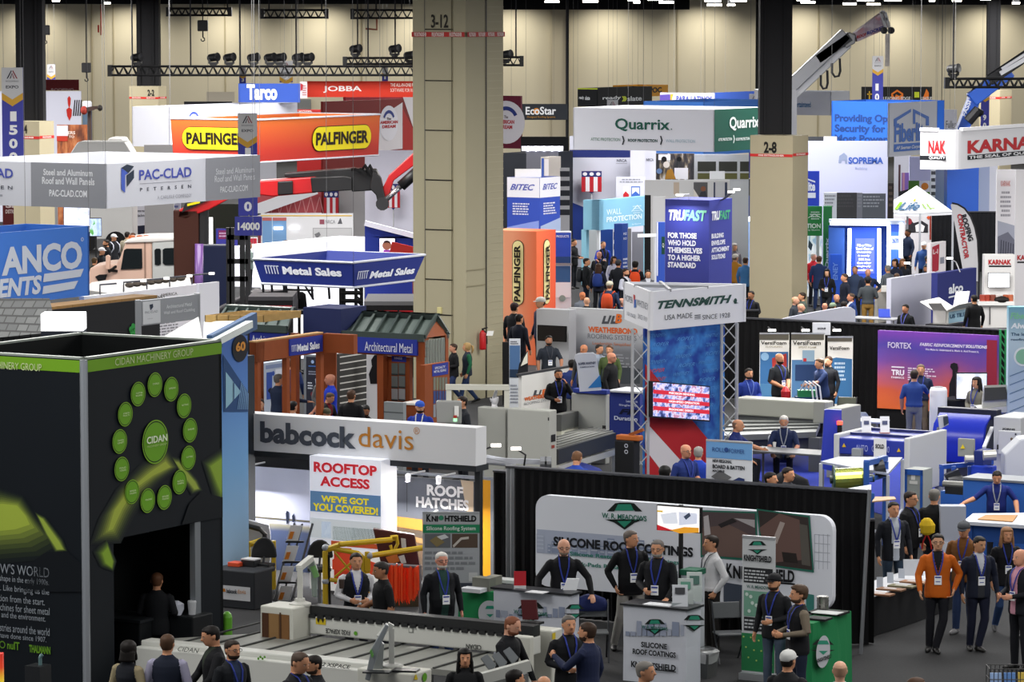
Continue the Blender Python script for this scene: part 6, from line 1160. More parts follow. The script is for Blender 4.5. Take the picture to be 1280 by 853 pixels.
for k,(x0,x1,yt,yb,c,lab)in enum(((1095,1101,359,366,'#c9a48a','small orange printed carton on the white pedestal'),(1101,1110,358,366,'#e4e2de','small white carton on the white pedestal'))):q=P((x0+x1)/2,366.5,115.3);q.z=L.o.z+L.ey.z;MB().box(q,((x1-x0)*115/F,0,0),(0,.18,0),(yb-yt)*115/F).top('carton',M(c),lab,'box',bev=.01)
def table(name,lab,px,py,d,w,dep,col,legs=True,rot=None,hgt=.75,cat='table',legcol='#7c7d80',grp=None):
 u=rot or GU;v=V3((-u.y,u.x,0));c=P(px,py,d);c=V3((c.x,c.y,0));t=tg_(name,lab,cat,c,grp);MB().par(c-u*w/2-v*dep/2+Z*(hgt-.04),u*w,v*dep,Z*.04).oj('tabletop',M(col,.5),t,bev=.01)
 for a in(-1,1):
  for b in(-1,1):q=c+u*a*(w/2-.06)+v*b*(dep/2-.06);MB().box(q,(.045,0,0),(0,.045,0),hgt-.04).oj('leg',M(legcol,.4,.4),t)
 return t,c
t,c=table('folding_table','grey folding table in front of the white pedestal',1095,399,108,1.5,.7,'#8f9094');
q=P(1108,395,108);t=tg_('laptop','small blue laptop on the grey folding table','laptop',V3((P(1106,395,108).x,108,.75)));MB().box(t.location,(.34,0,0),(0,.24,0),.02).oj('base','#2a3a8c',t);MB().pri([t.location+V3((-.17,.12,.02)),t.location+V3((.17,.12,.02)),t.location+V3((.17,.2,.24)),t.location+V3((-.17,.2,.24))],(0,.012,0)).oj('screen',M('#3248b0',.3),t)
drape('drape','long black drape behind the three foam roll-up banners',930,1262,413,545,85.2)
drape('drape','black cloth skirted front left of the foam banners',905,948,388,470,92,dir='X')
def ru(x0,x1,yt,yb,d,lab,col='#e6e3dc',dir='X',mat=None):
 if dir=='X':a,b=P(x0,yb,d),P(x1,yb,d)
 else:b=P(x1,yb,d);a=al(b,-GU,x0)
 a=V3((a.x,a.y,.1));b=V3((b.x,b.y,.1));zt=(P(x1,yt,b.y)if dir!='X' else P(x0,yt,d)).z;e=b-a;n=e.normalized().cross(Z);t=tg_('roll_up_banner',lab,'banner',(a+b)/2-Z*.1)
 bn=MB().par(a,e,-n*.012,Z*(zt-.1)).oj('banner',mat or M(col,.6),t);MB().par(a-Z*.1+n*.1,e,-n*.2,Z*.1).oj('base',M('#b9bcc0',.3,.6),t);MB().par(a+Z*(zt-.12)+n*.012,e,-n*.035,Z*.035).oj('top_rail',M('#b9bcc0',.3,.6),t);MB().tu([(a+b)/2-n*.08,(a+b)/2-n*.08+Z*(zt-.15)],.015,5).oj('support_rod','#8a8c90',t)
 return bn,Face(a,e,Z*(zt-.1)),t
for k,x in enum((961,1003,1042)):armlamp('small arm light on the black drape over the %s foam banner'%('first','middle','last')[k],P(x-3,418,88-k*.6),P(x-1,409,87.8-k*.6),P(x+4,413,86-k*.4),None,None,3,'#2a2a2c',40)
o,f=sb('sign_card','small white card board clipped on top of the long black drape','sign',1016,1038,404,419,87.2,'#c6c8cf',dir='X');Ink(f).t('MAGNUM',1022,409.5,412,1032,'#3a3a42',bo=2).dn(o)
bn,f,t=ru(949,986,417,520,87.4,'first of three foam roll-up banners, cream with a red and blue picture');ik=Ink(f).r(949,417,425,986,'#5a564c',.008).t('VersiFoam',951,426.5,431,983,'#35302a').t('FLOORING',957,432.5,434.5,978,'#a8a08c').r(950,440,480,985,'#3a6a9c').dc(956,446,5,'#8ab0d0',.012).pg([(965,448),(983,442),(984,478),(966,478)],'#b03a34',.014).r(950,480,505,986,'#4a7aa4',.012).dn(bn)
bn,f,t=ru(988.5,1030.5,417,520,87.,'middle foam roll-up banner with a dark blue tank picture');ik=Ink(f).r(989,417,425,1030,'#5a564c',.008).t('VersiFoam',991,426,431.5,1026,'#35302a').t('SPRAY FOAM',998,433,435.5,1020,'#a8a08c').r(989.5,450,505,1030,'#4a7098').r(1003,438,452,1018,'#8fa8bc',.012).r(1004,448,452,1008,'#b03030',.014).r(994,456,476,1024,'#22365c',.014).ln_(997,459,473,1021,4,'#dfe4ec',6).dn(bn)
bn,f,t=ru(1034,1065.5,421.5,520,86.4,'right-hand foam roll-up banner with a blue lower half');ik=Ink(f).r(1034,421.5,427,1065,'#5a564c',.008).t('VersiFoam',1037,433,437.5,1061.5,'#35302a').pg([(1034.5,462),(1034.5,450),(1045,447),(1065,449),(1065,505),(1034.5,505)],'#3a6a98').ln_(1041,452,477,1058,5,'#b9ccdc',8,True).dn(bn)
pp=mgrad('sunset_print',((0,'#d8622a'),(.22,'#c2502e'),(.42,'#a04a6a'),(.62,'#6a3a8c'),(.82,'#4a3a9a'),(1,'#7a3aa8')),2,noise=.35,scale=2.2)
o,f=sb('backdrop','purple and orange sunset sky backdrop','backdrop',1096.5,1247,420,519,83.6,'#7a3a8c',mat=pp,dir='U',th=.1,floor=False);ik=Ink(f).t('FORTEX',1110,427.5,435,1139.5,'#cfc4e0').t('FABRIC REINFORCEMENT',1150.5,428.5,432.5,1206.5,'#dcd2e6',sl_=.02).t('SOLUTIONS',1207.5,431,435,1234,'#dcd2e6',bo=2,sl_=.02).t('We Make it. Understand it. Made it. And Protect it.',1157,435.5,438,1224,'#dcd2e6')
ik.t('TRU',1114.5,462,469,1130.5,'#e6deea',bo=2).t('FABRICS',1114.5,470.5,473,1130.5,'#e6deea').r(1114.5,458,459.5,1130.5,'#e6deea').ln_(1135,459,476,1172,6,'#dccbdc',12)
ik.pg([(1188,459),(1189,455),(1193,453.5),(1197,455),(1198,460),(1197,465),(1199,470),(1199,505),(1186,505),(1187,480),(1191,470),(1191,463)],'#17141a',.02).r(1233,425,519,1246,'#8a2438',.004).dn(o)
m=MB();m.par(V3((f.o.x,f.o.y,0))+GV*.02,f.ex,GV*.06,Z*f.o.z);m.oj('skirt',M('#101013',.9),o)
t=tg_('lattice_pole','green lit lattice pole right of the sunset backdrop','pole',V3((P(1254,500,84).x,84,0)));m=MB()
for x in(1250.5,1257.5):a,b=P(x,412,84),P(x,530,84);m.tu([V3((a.x,84,0)),a],.03,5)
for k in range(12):a,b=P(1250.5,415+k*10,84),P(1257.5,425+k*10,84);m.tu([a,b],.02,4)
m.oj('tubes',M('#2a8a50',.4),t)  # green light on the tubes is painted into their colour
o,f=db('pale blue slanted light board cut by the right frame edge',1261,1300,384,520,79,'#b4d4dc',**XF,th=.3,mat=mgrad('map_print',((0,'#c9d6e0'),(.55,'#a8bfd4'),(.78,'#bfd6e0'),(1,'#6aa8bc')),2));ik=Ink(f).t('FiberTite',1263.5,391,399,1301,'#8ad0a0',sl_=.04).t('Always',1263.5,404,413,1296,'#f2f8fa',bo=2,sl_=.04).t('The leader in',1263.5,416,420,1300,'#3a5a74').t('roofing systems',1263.5,423,427,1306,'#3a5a74').dc(1279,446,12,'#e6eef0',.02).dc(1279,446,9.5,'#8ac0a0',.03)
for i in range(5):ik.pg([(1262,470+i*11),(1300,455+i*11),(1300,456+i*11),(1262,471+i*11)],'#5a7a9a',.02)
ik.dn(o)
# middle: roofing systems booth, triangular tower, sheet metal machines
GREY='#a9aaa4'
o,f=bw('pale grey booth wall with orange lettering over a dark roof photo',711,803,389,480,93,'#b7b8bc',floor=1,th=.2,mat=mgrad('grey_roof_photo',((0,'#55575c'),(.5,'#6a6c72'),(.62,'#9a9ca2'),(.72,'#b9babe'),(1,'#bdbec2')),2));ik=Ink(f)
for i,c in((0,'#4a4c52'),(1,'#4a4c52')):ik.pg([(752+i*11,405),(755+i*11,395),(758+i*11,395),(756+i*11,402),(759.5+i*11,402),(762+i*11,394.5),(765+i*11,394.5),(761+i*11,405)],c)
ik.t('B',770,392.5,404,778,'#d86a2a',bo=2,sl_=.2).t('WEATHERBOND',735.5,408,415.5,797,'#d2622a',bo=2).t('ROOFING SYSTEMS',735,417,423,796,'#6a6c72',bo=0).t('Leadership Simplified',741,427,432,789,'#b8704a',bo=0).ln_(735,440,458,795,5,'#8f9197',21).pg([(712,460),(760,452),(800,462),(800,480),(712,480)],'#3f444a',.005).dn(o)
o,L,R=fbox('booth_wall','light grey side wall box with a black screen recess','booth wall',711,388,480,93.3,670.5,720,'#b2b3b8',floor=1)
tv('black switched-off television in the light grey side wall',671.5,707.5,408,428,92.9,M('#0d0d10',.3),dir='U',th=.06)
o,f=sb('kiosk','slim poster stand beside the white dark topped counter','display board',636.5,650.5,424,515,90,'#c6cad0',**XF);ik=Ink(f).r(637,432,462,650,'#4a6a94').ln_(638,426,431,649,2,'#5a5c62').r(637,462,472,650,'#23344a',.012).ln_(638,480,505,649,6,'#8a8e98').dn(o)
o,f=sb('drape','black pole and drape edge beside the slim poster stand','drape',628,637,428,520,90.6,'#141416',**XF)
o,L,R=fbox('booth_counter','white dark topped counter with orange lettering','counter',652,470,515,87,648,712,'#d2d1cd',floor=1);ik=Ink(R);c,h,_,_=faces(652,470,515,87,648,712)
ik.pg([(666,495),(668,488),(671,488),(670,493),(673,493),(675,487.5),(677,487.5),(674.5,495)],'#4a4c52').t('B',677.5,487,494,684,'#d86a2a',bo=2,sl_=.2).t('WEATHERBOND',655,497,502,692,'#c8622a',bo=2).t('ROOFING SYSTEMS',655,503.5,507,692,'#85868a',bo=0).dn(o);MB().par(L.p(-.1,1,.1),(R.o-L.o)*1.15,R.ex*1.05,Z*.05).oj('top',M('#3a3b3e',.4),o)
o,f=sb('sail_sign','dark curved blade sign with a cream corner','sign',646,660,438,500,89,'#17181b',dir='X');OBJ.remove(o);MB().pri(XP([(646,472),(649,455),(655,444),(660,438),(660,470),(652,474)],89),(0,.02,0)).top('sail_sign','#1b1c20','dark curved blade sign with a cream corner','sign');MB().pri(XP([(651,458),(655,448),(659.5,440),(659.5,454)],88.97),(0,.02,0)).oj('cream_corner','#d8d6c8',OBJ['sail_sign']);q=P(652,470,89);MB().tu([(q.x,89,0),(q.x,89,q.z)],.03,6).oj('pole','#17181b',OBJ['sail_sign'])
d=80;t=tg_('shearing_machine','pale grey sheet metal shearing machine with a slatted feed table','machine',V3((P(690,560,d).x,d,0)))
def mbox(nm,xc,yt,yb,dd,xl,xr,col,parent,floor=False,bev=.02,mat=None):
 return fbox(nm,None,None,xc,yt,yb,dd,xl,xr,col,None,floor,parent,bev,mat)
o,L,R=mbox('right_housing',757,494,540,78.5,714,762,GREY,t,True);mbox('top_cover',758,488,494,78.4,716,763,'#2c3c8c',t);ik=Ink(L).r(753,532,537,757.5,'#2a2a2a').dn(o)
A=P(696,529,77.5);B=P(735,520,80);MB().bar(A,B,.2,.35).oj('beam',M('#5a5b58',.4,.3),t);MB().bar(A-Z*.3,B-Z*.3,.2,.3).oj('lower_beam',M('#c2c1b0',.5),t)
a,b,c_,e=P(696,562,74),P(768,541,75.6),P(734,534,79.5),P(697,540,78.5);MB().pri([a,b,c_,e],(0,0,-.1)).oj('slatted_table',M('#9fa09a',.5,.2),t)
m=MB()
for k in range(7):u=(k+.5)/7;m.bar(a.lerp(e,u)+Z*.02,b.lerp(c_,u)+Z*.02,.05,.03)
m.oj('table_slot',M('#6d6e6a',.5),t);m=MB();m.bar(a-Z*.15,b-Z*.15,.1,.3);m.oj('table_edge',M('#3e3f40',.4),t);m=MB();m.bar(a-Z*.4,b-Z*.4,.1,.12);m.oj('table_rail',M('#c9c8bf',.4),t)
for q in(a.lerp(b,.18),a.lerp(b,.55),b,e):MB().bar(V3((q.x,q.y+.1,0)),q-Z*.1+V3((0,.1,0)),.09).oj('leg',M('#b9b9b2',.5),t)
t2=tg_('press_machine','tall pale grey two-door press machine with an overhead arm','machine',V3((P(660,585,70).x,70,0)));o,L,R=mbox('cabinet',687,514,590,69,634,696,GREY,t2,True);ik=Ink(R).r(688.5,544,553,694,'#1f1f20').r(689,557,561,693,'#8a3a30').dn(o);ik=Ink(L).r(685,522,526,686.5,'#2a2a2a').dn(o)
o,L,R=mbox('cabinet',632,511,590,69.6,597,640,'#9c9d97',t2,True)
m=MB();a,b=P(557,484,69.8),P(636,484.5,69.8);m.bar(a,b,.12,.1);m.bar(P(633.5,513,69.8),P(633.5,483,69.8),.1,.1);m.bar(P(561,484,69.8),P(561,503,69.8),.1,.1);m.oj('overhead_arm',M('#c2c1b6',.5),t2)
o=MB().pri(XP([(545,503),(547,501.5),(575,502),(577,503),(577,530),(546,529)],69.6),(0,.18,0)).oj('control_box',M('#8b8c8a',.5),t2,bev=.02);MB().pri(XP([(568,508),(573.5,508),(573.5,521),(568,521)],69.57),(0,.02,0)).oj('paper_notice','#d9d9d6',o);MB().tu([P(569,527,69.5),P(569,523,69.5)],.035,8).oj('green_lamp',M('#8fe0a0',.4,0,1.5),o);MB().tu([P(569,523,69.5),P(569,519.5,69.5)],.035,8).oj('red_lamp',M('#a83028',.4),o)
MB().bar(P(559,529,69.8),P(559,560,69.8),.08).oj('hanging_arm','#8f908c',t2)
q=P(618,512,69.9);t=tg_('statuette','white hand-shaped statuette standing on the press machine','figure',q);MB().lt(q,[(.0,0),(.13,0),(.13,.03),(.06,.05),(.05,.1),(0,.1)],12).oj('base',M('#c9c9cc',.4),t);m=MB();m.loft([ell(q+Z*z+V3((x,0,0)),r,r*.6,10)for z,r,x in((.08,.05,0),(.16,.07,.01),(.24,.06,.02))]);m.tu([q+V3((.0,0,.22)),q+V3((.03,0,.34)),q+V3((.05,0,.36))],[.04,.03,.015],8);m.tu([q+V3((-.05,0,.15)),q+V3((-.08,0,.22))],[.025,.012],6);m.oj('hand',M('#c4c4c9',.3),t,smooth=1)
t=tg_('tool_bench','pale tube bench with clutter in front of the press machine','bench',V3((P(640,590,66).x,66,0)));m=MB();m.bar(P(600,575,66),P(684,578,66),.09);m.bar(P(600,579,66.4),P(645,579,66.4),.05);m.tu([P(608,572,66),P(630,576,66)],.05,8);m.tu([P(605,578,66),P(640,581,66)],.04,8);m.oj('rail',M('#c2c6d0',.35,.3),t);m=MB();[m.lt(P(675+k*6,578,65.9),[(0,0),(.1,0),(.1,.12),(0,.12)],12,(1,0,0))for k in range(2)];m.oj('roller',M('#9a9da2',.35,.4),t)
for x in(603,681):q=P(x,578,66);MB().box((q.x,q.y,0),(.06,0,0),(0,.06,0),q.z).oj('leg','#8f9196',t)
for k,(x0,y0,x1,y1)in enum(((597,566,620,557),(651,572,645,561))):armlamp(('thin arm light with bright head left over the tube bench','second bright arm light over the tube bench')[k],P(x0+4,y0+11,66),P(x0+6,y0-3,65.8),P(x1,y1,65.8),None,None,4,'#2a2a2c')
d=77.8;t=tg_('standing_sign','white rounded standing sign with a blue corner on the shearing machine','sign',V3((P(735,488,d).x,d,P(735,488,d).z)));pts=XP([(724.5,490),(721,455),(718,448),(719.5,443.5),(724,442),(741,441),(745,443.5),(746,449),(752,488)],d);MB().pri(pts,(0,.05,0)).oj('board',M('#dfe1e8',.5),t);MB().pri(XP([(735,485.5),(750,469),(752,484)],d-.02),(0,.03,0)).oj('blue_corner','#3a86cc',t);m=MB();pathtext(m,'ROPER WHITNEY',(723,456.5),(745,455),2.8,d-.0);pathtext(m,'FABRICATION',(725,460),(743,458.8),1.4,d-.0);m.oj('lettering','#4a5068',t)
o,f=sb('booth_counter','dark blue printed counter with pale lettering beside the triangular tower','counter',762,800,492,545,82,'#27347c',floor=1,th=.8);ik=Ink(f).t('Leaders in',783,500,503,797,'#b9c0da').t('Single-Ply',774,505,508,797,'#b9c0da').t('FR',776,511,518,799,'#0f1430',bo=2,sl_=.2).t('Duration',768,520,525,797,'#c9d0e4').dn(o);MB().par(f.p(-.02,1,.08),f.ex*1.04,GV*.9,Z*.04).oj('top','#b9bbc2',o)
o,L,R=fbox('speaker_cabinet','black cabinet with two round white marks','cabinet',792,552,610,70,768,800,'#17181b',floor=1,bev=.02);ik=Ink(L);[ik.ring(783,y,1.6,2.6,'#b9bcc8')for y in(557.5,565)];ik.dn(o)
q=P(787,550,70.2);t=tg_('brush_tool','orange brown brush lying on the black cabinet','brush',V3((q.x,q.y,L.o.z+L.ey.z)));MB().box(t.location,GU*.5,GV*.2,.1).oj('block',M('#b0602c',.7),t,bev=.02);MB().bar(t.location+Z*.1,t.location+Z*.22+GU*.3,.06).oj('handle','#8a4a22',t)
o,f=sb('waste_bag','dark blue cloth heap on the floor below the feed table','cloth',690,765,566,592,73,'#1d2f86',dir='X');OBJ.remove(o);m=MB();r=random.Random(4);q=P(727,585,74);m.loft([[V3((q.x,q.y,.02))+V3((cos(a)*rx*r.uniform(.85,1.1),sin(a)*.7*r.uniform(.85,1.1),z))for a in[k*.4488 for k in range(14)]]for z,rx in((0,.65),(.25,.6),(.42,.4),(.5,.12))]);m.top('cloth_heap',M('#1d2f86',.8),'dark blue cloth heap on the floor below the feed table','cloth',smooth=1)
q=P(741,601,69);MB().lt(V3((q.x,69.3,0)),[(0,0),(.16,0),(.18,.3),(.18,.66),(.16,.7),(0,.7)],14).top('fan','#20242c','small dark drum standing left of the black cabinet','drum');MB().ball(V3((q.x,69.3,.76)),.2,.2,.1).oj('blue_lid',M('#4a6ab0',.5),OBJ['fan'])
d=74;C0=P(813,365,d);hb=C0.z-P(813,413.5,d).z;D1=V3((-.153,.988,0));D2=V3((sin(rad(43)),cos(rad(43)),0));A=al(C0,D1,780);B=al(C0,D2,932.5)
t=tg_('header_sign','white three-sided header sign on silver truss legs','tower sign',V3(((A+B+C0)/3).xyz)-Z*hb);t.location.z=0
WM=M('#dcdde2');ctr=(A+B+C0)/3
for q0,q1 in((A,C0),(C0,B),(B,A)):n=(q1-q0).cross(Z).normalized()*-.06;MB().par(q0-Z*hb,q1-q0,n,Z*hb).oj('panel',WM,t)
m=MB();[m.bar(A.lerp(C0,u),B.lerp(C0,u),.06)for u in(.4,)];m.bar(A.lerp(B,.3),C0.lerp(B,.2),.06);m.oj('inner_bracing',M('#8a8c90',.4,.3),t)
fL=Face(A-Z*hb,C0-A,Z*hb);fR=Face(C0-Z*hb,B-C0,Z*hb);ik=Ink(fR).t('TENNSMITH',820.5,376.5,387,912,'#2a4a44',bo=2,sl_=.05).t('USA MADE',830.5,394,400.5,865,'#4a4e54',bo=0).t('SINCE 1928',877.5,394,400,912,'#4a4e54',bo=0).r(868,394,395.2,875.5,'#4a4e54').r(868,396.4,397.6,875.5,'#4a4e54').r(868,398.6,399.4,875.5,'#4a4e54').dc(919,376,3,'#2a4a44').pg([(915,374),(917,377),(923,379),(918,380)],'#2a4a44')
ik.on(fL).t('ROPER',782,368,376,791.5,'#6a707a',bo=0).t('WHITNEY',796.5,374,382,811,'#6a707a',bo=0).pg([(792,368),(794,369),(795,382),(793,384)],'#b83a3a').pg([(793.5,374),(795.5,375),(795.5,384),(793,385)],'#3a6ab8',.012).t('USA MADE',784,389,394,795,'#7a808a',bo=0).t('SINCE 1910',798,392,398,809,'#7a808a',bo=0).dn(t)
def trussleg(x,dd,ztop,w=.32):
 q=P(x,420,dd);m=MB();q=V3((q.x,q.y,0))
 cs=[q+V3((sx*w/2,sy*w/2,0))for sx,sy in((-1,-1),(1,-1),(1,1),(-1,1))]
 for c in cs:m.tu([c,c+Z*ztop],.028,6)
 n=int(ztop/.34)
 for i in range(n):
  for k in range(4):
   a,b=cs[k],cs[(k+1)%4];s=(a,b)if(i+k)%2 else(b,a);m.tu([s[0]+Z*ztop*i/n,s[1]+Z*ztop*(i+1)/n],.014,4)
 m.box(q,(.5,0,0),(0,.5,0),.03);m.oj('truss_leg',M('#c4c6ca',.3,.5),t)
zt=C0.z-hb;trussleg(800.5,d+.35,zt);trussleg(911.5,B.y-.3,zt);pm3=(A+B)/2;trussleg(pix(pm3)[0],pm3.y,zt)
q0=P(806,412,d+.42);q1=P(906,412,B.y-.05);n=(q1-q0);n.z=0;Fb=Face(V3((q0.x,q0.y,0)),n,Z*zt)
def tint():
 m=bpy.data.materials.new('blue_red_print');m.use_nodes=True;nt=m.node_tree;b=nt.nodes['Principled BSDF'];tc=NN(nt,'ShaderNodeTexCoord');nz=NN(nt,'ShaderNodeTexNoise');nz.inputs['Scale'].default_value=3.5;rp=NN(nt,'ShaderNodeValToRGB');rp.color_ramp.elements[0].position=.35;rp.color_ramp.elements[0].color=lin('#0f3a9a');rp.color_ramp.elements[1].position=.68;rp.color_ramp.elements[1].color=lin('#3a86d0')
 LK(nt,tc.outputs['Object'],nz.inputs['Vector']);LK(nt,nz.outputs['Fac'],rp.inputs[0]);LK(nt,rp.outputs[0],b.inputs['Base Color']);b.inputs['Roughness'].default_value=.7;return m
cl=MB().par(Fb.o,Fb.ex,Fb.n*-.05,Fb.ey).oj('printed_cloth',tint(),t);ik=Ink(Fb).pg([(806,455),(806,620),(906,620),(906,575)],'#b3282e',.01).pg([(806,527),(806,562),(850,620),(890,620)],'#d8d4da',.014)
rr=random.Random(5)
for i in range(9):
 for j in range(3):
  y=418+i*11+(j%2)*4;x=808+j*33+rr.uniform(-3,8)
  if x<885:ik.t(('TENNSMITH','ROPER','WHITNEY')[(i+j)%3],x,y,y+4.5,min(x+20,905),'#5c9ad8' if y<455+(x-806)*1.2 else'#cc4e50',bo=0,sl_=.1,off=.02)
ik.dn(cl)
scr=mgrad('video_picture',((.36,'#20306a'),(.47,'#8a9ad8'),(.55,'#e0d4ea'),(.63,'#b07a9a')),'n',emit=.7,scale=9)
o,f=sb('television','television with red bands mounted on the blue and red tower cloth','television',814,887.5,477,524,d-.2,'#0b0b0d',th=.08,dir='X');f2_=Face(P(814.5,522,74),P(887.5,527.5,75.4)-P(814.5,522,74),P(814.5,476.5,74)-P(814.5,522,74));OBJ.remove(o)
o=MB().par(f2_.o,f2_.ex,f2_.n*-.08,f2_.ey).top('television',M('#0b0b0d',.3),'television with red bands mounted on the blue and red tower cloth','television');s=MB();s.quad(f2_.p(.02,.04,.008),f2_.p(.98,.04,.008),f2_.p(.98,.97,.008),f2_.p(.02,.97,.008));so=s.oj('screen',scr,o);ik=Ink(f2_)
for k,(v,s_)in enum(((.66,'PRECISION BENDING'),(.43,'HIGH-SPEED OPERATION'),(.21,'ERGONOMIC DESIGN'))):ik.ur(.02,.98,v,v+.11,'#c2283a',.014);ik.ut(s_,.28,.28+.026*len(s_),v+.025,v+.085,'#f2e8ec',bo=2,off=.02)
ik.dn(so,emit=.7);m=MB();m.bar(f2_.p(.5,.5,-.08),f2_.p(.5,.5,-.5),.3,.3);m.oj('wall_mount','#1a1a1c',o)
bn,f,t=ru(882.5,940,554,640,66.5,'white stand sign with blue top lettered BOARD and BATTEN','#d4d8de',dir='U');ik=Ink(f);u=f.rc_(882.5,553,572,940);ik.ur(0,1,u[2],1,'#6a9ccf',.008).t('ROLL',891,559,564.5,906,'#2a4a86',bo=0,off=.02).t('FORMER',912,561,566.5,931,'#2a4a86',bo=0,off=.02).dc(908.5,562.5,3,'#2a4a86',.02).t('NEW REGIONAL',891,574,578,915,'#2f3338',bo=2).t('BOARD & BATTEN',891,580.5,585.5,931,'#2f3338',bo=2).t('MACHINE',891,587,590,906,'#2f3338',bo=2).pg([(889,596),(900,588),(915,597),(903,605)],'#6a6c6e').pg([(916,601),(924,597),(931,599),(931,606),(917,606)],'#2a3a6a',.012).dn(bn)
t=tg_('folding_machine','long pale grey folding machine with a grey bed','machine',V3((P(980,560,80).x,80,0)));A=P(920,497,81);B=P(1030,503.5,79);h=P(920,497,81).z-P(920,519,81).z;e=B-A;MB().par(A-Z*h,e,GV*.5,Z*h).oj('upper_beam',M('#a5a69c',.5),t,bev=.03);MB().par(A-Z*(h+.28),e,GV*.4-Z*0,Z*.28).oj('blade_bar',M('#3a3c3e',.4,.3),t)
a,b,c_,g=P(900,545,77.5),P(1020,540,77.2),P(1028,522,80),P(920,520,81.5);MB().pri([a,b,c_,g],(0,0,-.12)).oj('bed',M('#7d807e',.4,.3),t);m=MB();[m.bar(a.lerp(g,u)+Z*.02,b.lerp(c_,u)+Z*.02,.04,.03)for u in(.2,.4,.6,.8)];m.oj('bed_slot','#4a4c4c',t)
for q in(a,b,c_):MB().box(V3((q.x,q.y,0)),GU*.25,GV*.2,q.z-.12).oj('leg','#5d5f60',t)
MB().par(a-Z*.45+GV*.3,b-a,GV*.1,Z*.3).oj('front_apron',M('#55585a',.4),t)
o,L,R=mbox('end_cabinet',1052,511,560,76,1033,1076,'#9b9c96',t,True);o,L,R=mbox('beam_head',1031,503,530,78.5,1016,1035,'#9fa098',t);ik=Ink(R).dn(o)
pts=XP([(1026,586),(1031,513),(1034,512),(1052,513),(1052,560),(1044,590)],72);MB().pri(pts,(0,.15,0)).oj('blue_guard',M('#2c3cb0',.35),t)
q=P(1049.5,541,71.7);t=tg_('signal_lamp','red lit signal lamp beside the blue guard','lamp',V3((q.x,71.7,0)));MB().tu([(q.x,71.7,0),(q.x,71.7,P(0,541,71.7).z)],.025,6).oj('pole','#1a1a1c',t);MB().tu([P(1049.5,541,71.7),P(1049.5,531,71.7)],.05,10).oj('lamp_base','#17171a',t);MB().tu([P(1049.5,531,71.7),P(1049.5,526.5,71.7)],.055,10).oj('red_lens',M('#ff3a2a',.4,0,5),t)
for k,x in enum((1047,1061,1076)):
 q=P(x,520,82-k*.6);t=tg_('stacking_chair',('white shell chair half hidden behind the machine, left','white shell chair half hidden behind the machine, middle','white shell chair with its seat showing, right of the other two')[k],'chair',V3((q.x,q.y,0)));q=t.location;b=MB()
 b.loft([[q+V3((-.2*w+.4*w*i/8,.2-.08*sin(pi*i/8)*-1+.0,z))for i in range(9)]+[q+V3((.2*w-.4*w*i/8,.235+.08*sin(pi*(8-i)/8),z))for i in range(9)]for z,w in((.46,1.),(.6,1.1),(.75,1.05),(.85,.7))]);b.oj('backrest',M('#a9b1c4',.4),t,smooth=0);MB().loft([ell(q+Z*z,r,r,16)for z,r in((.42,.17),(.44,.23),(.47,.23))]).oj('seat',M('#a9b1c4',.4),t)
 for a in(-1,1):
  for c in(-1,1):MB().tu([q+V3((a*.15,c*.15,.43)),q+V3((a*.2,c*.2,0))],.012,6).oj('leg',M('#c9c9cc',.3,.7),t)
t,c=table('cafe_table','small round-cornered white table in front of the purple backdrop',1082,520,80.5,.9,.6,'#b4bac8');
t,c=table('meeting_table','grey meeting table where the white-haired man writes',991,586,74.7,1.8,.8,'#5a5c60');MTAB=c
for k,(x,y,lab)in enum(((962,553,'clear plastic bottle on the grey meeting table'),(968,556,'white cup on the grey meeting table'))):q=PZ(x,y+3,.75);MB().lt(V3((q.x,q.y,.75)),[(0,0),(.035,0),(.035,.15),(.012,.2),(0,.2)]if k==0 else[(0,0),(.03,0),(.04,.1),(0,.1)],12).top('bottle' if k==0 else'cup',M('#c9d2dc' if k==0 else'#e4e4e2',.2),lab,'bottle' if k==0 else'cup')
q=P(985,600,69);m=MB();r=random.Random(9);m.loft([[V3((q.x,69.2,0))+V3((cos(a)*rx*r.uniform(.8,1.15),sin(a)*.4,z))for a in[k*.4488 for k in range(14)]]for z,rx in((0,.6),(.3,.62),(.6,.5),(.85,.35),(.98,.12))]);m.top('backpack',M('#15161a',.85),'big black bag hung on a chair left of the blue floored machines','bag',smooth=1)
a=[G(900,560),G(1300,545),G(1340,720),G(1090,640),G(960,610)];MB().pri([V3((p.x,p.y,.0))for p in a],(0,0,.012)).top('booth_carpet',M('#2b3a9a',.95,var=.15,scale=8),'blue booth carpet under the sheet metal machines','carpet')
d=69.5;t=tg_('cutting_machine','blue and white cut-to-length machine with two yellow warning triangles','machine',V3((P(1110,630,d).x,d,0)));c=P(1131,550,d);A=al(c,-GU,1049);B=al(c,GV,1178);h=c.z-P(1131,573,d).z;hE=c.z-P(1131,618,d).z;BLU=M('#27379c',.35);WH=M('#c2c4c6',.45)
q=MB().par(A-Z*h,c-A,GV*(B-c).length*.98,Z*(h-.03)).oj('blue_body',BLU,t,bev=.02);ff=Face(A-Z*h,c-A,Z*h);ik=Ink(ff).t('AUTO',1070,556,564,1085,'#aab2e0',bo=0).t('CUT 600',1090,557,565,1112,'#aab2e0',bo=0).pg([(1053,559),(1055.5,554),(1058,559)],'#d8b02a',.02).pg([(1121.5,565),(1124,560),(1126.5,565)],'#d8b02a',.02).dn(q)
e=(c-A).normalized();MB().par(c-Z*hE-e*.02,e*.12,B-c,Z*(hE+.03)).oj('end_panel',WH,t,bev=.02);MB().par(A-Z*hE-e*.12,e*.12,GV*1.6,Z*(hE+.03)).oj('end_panel',WH,t,bev=.02)
m=MB();[m.par(A+GV*k-Z*.02,c-A,GV*.12,Z*.04)for k in(.5,1.4)];m.oj('top_slot',M('#1a2260',.4),t)
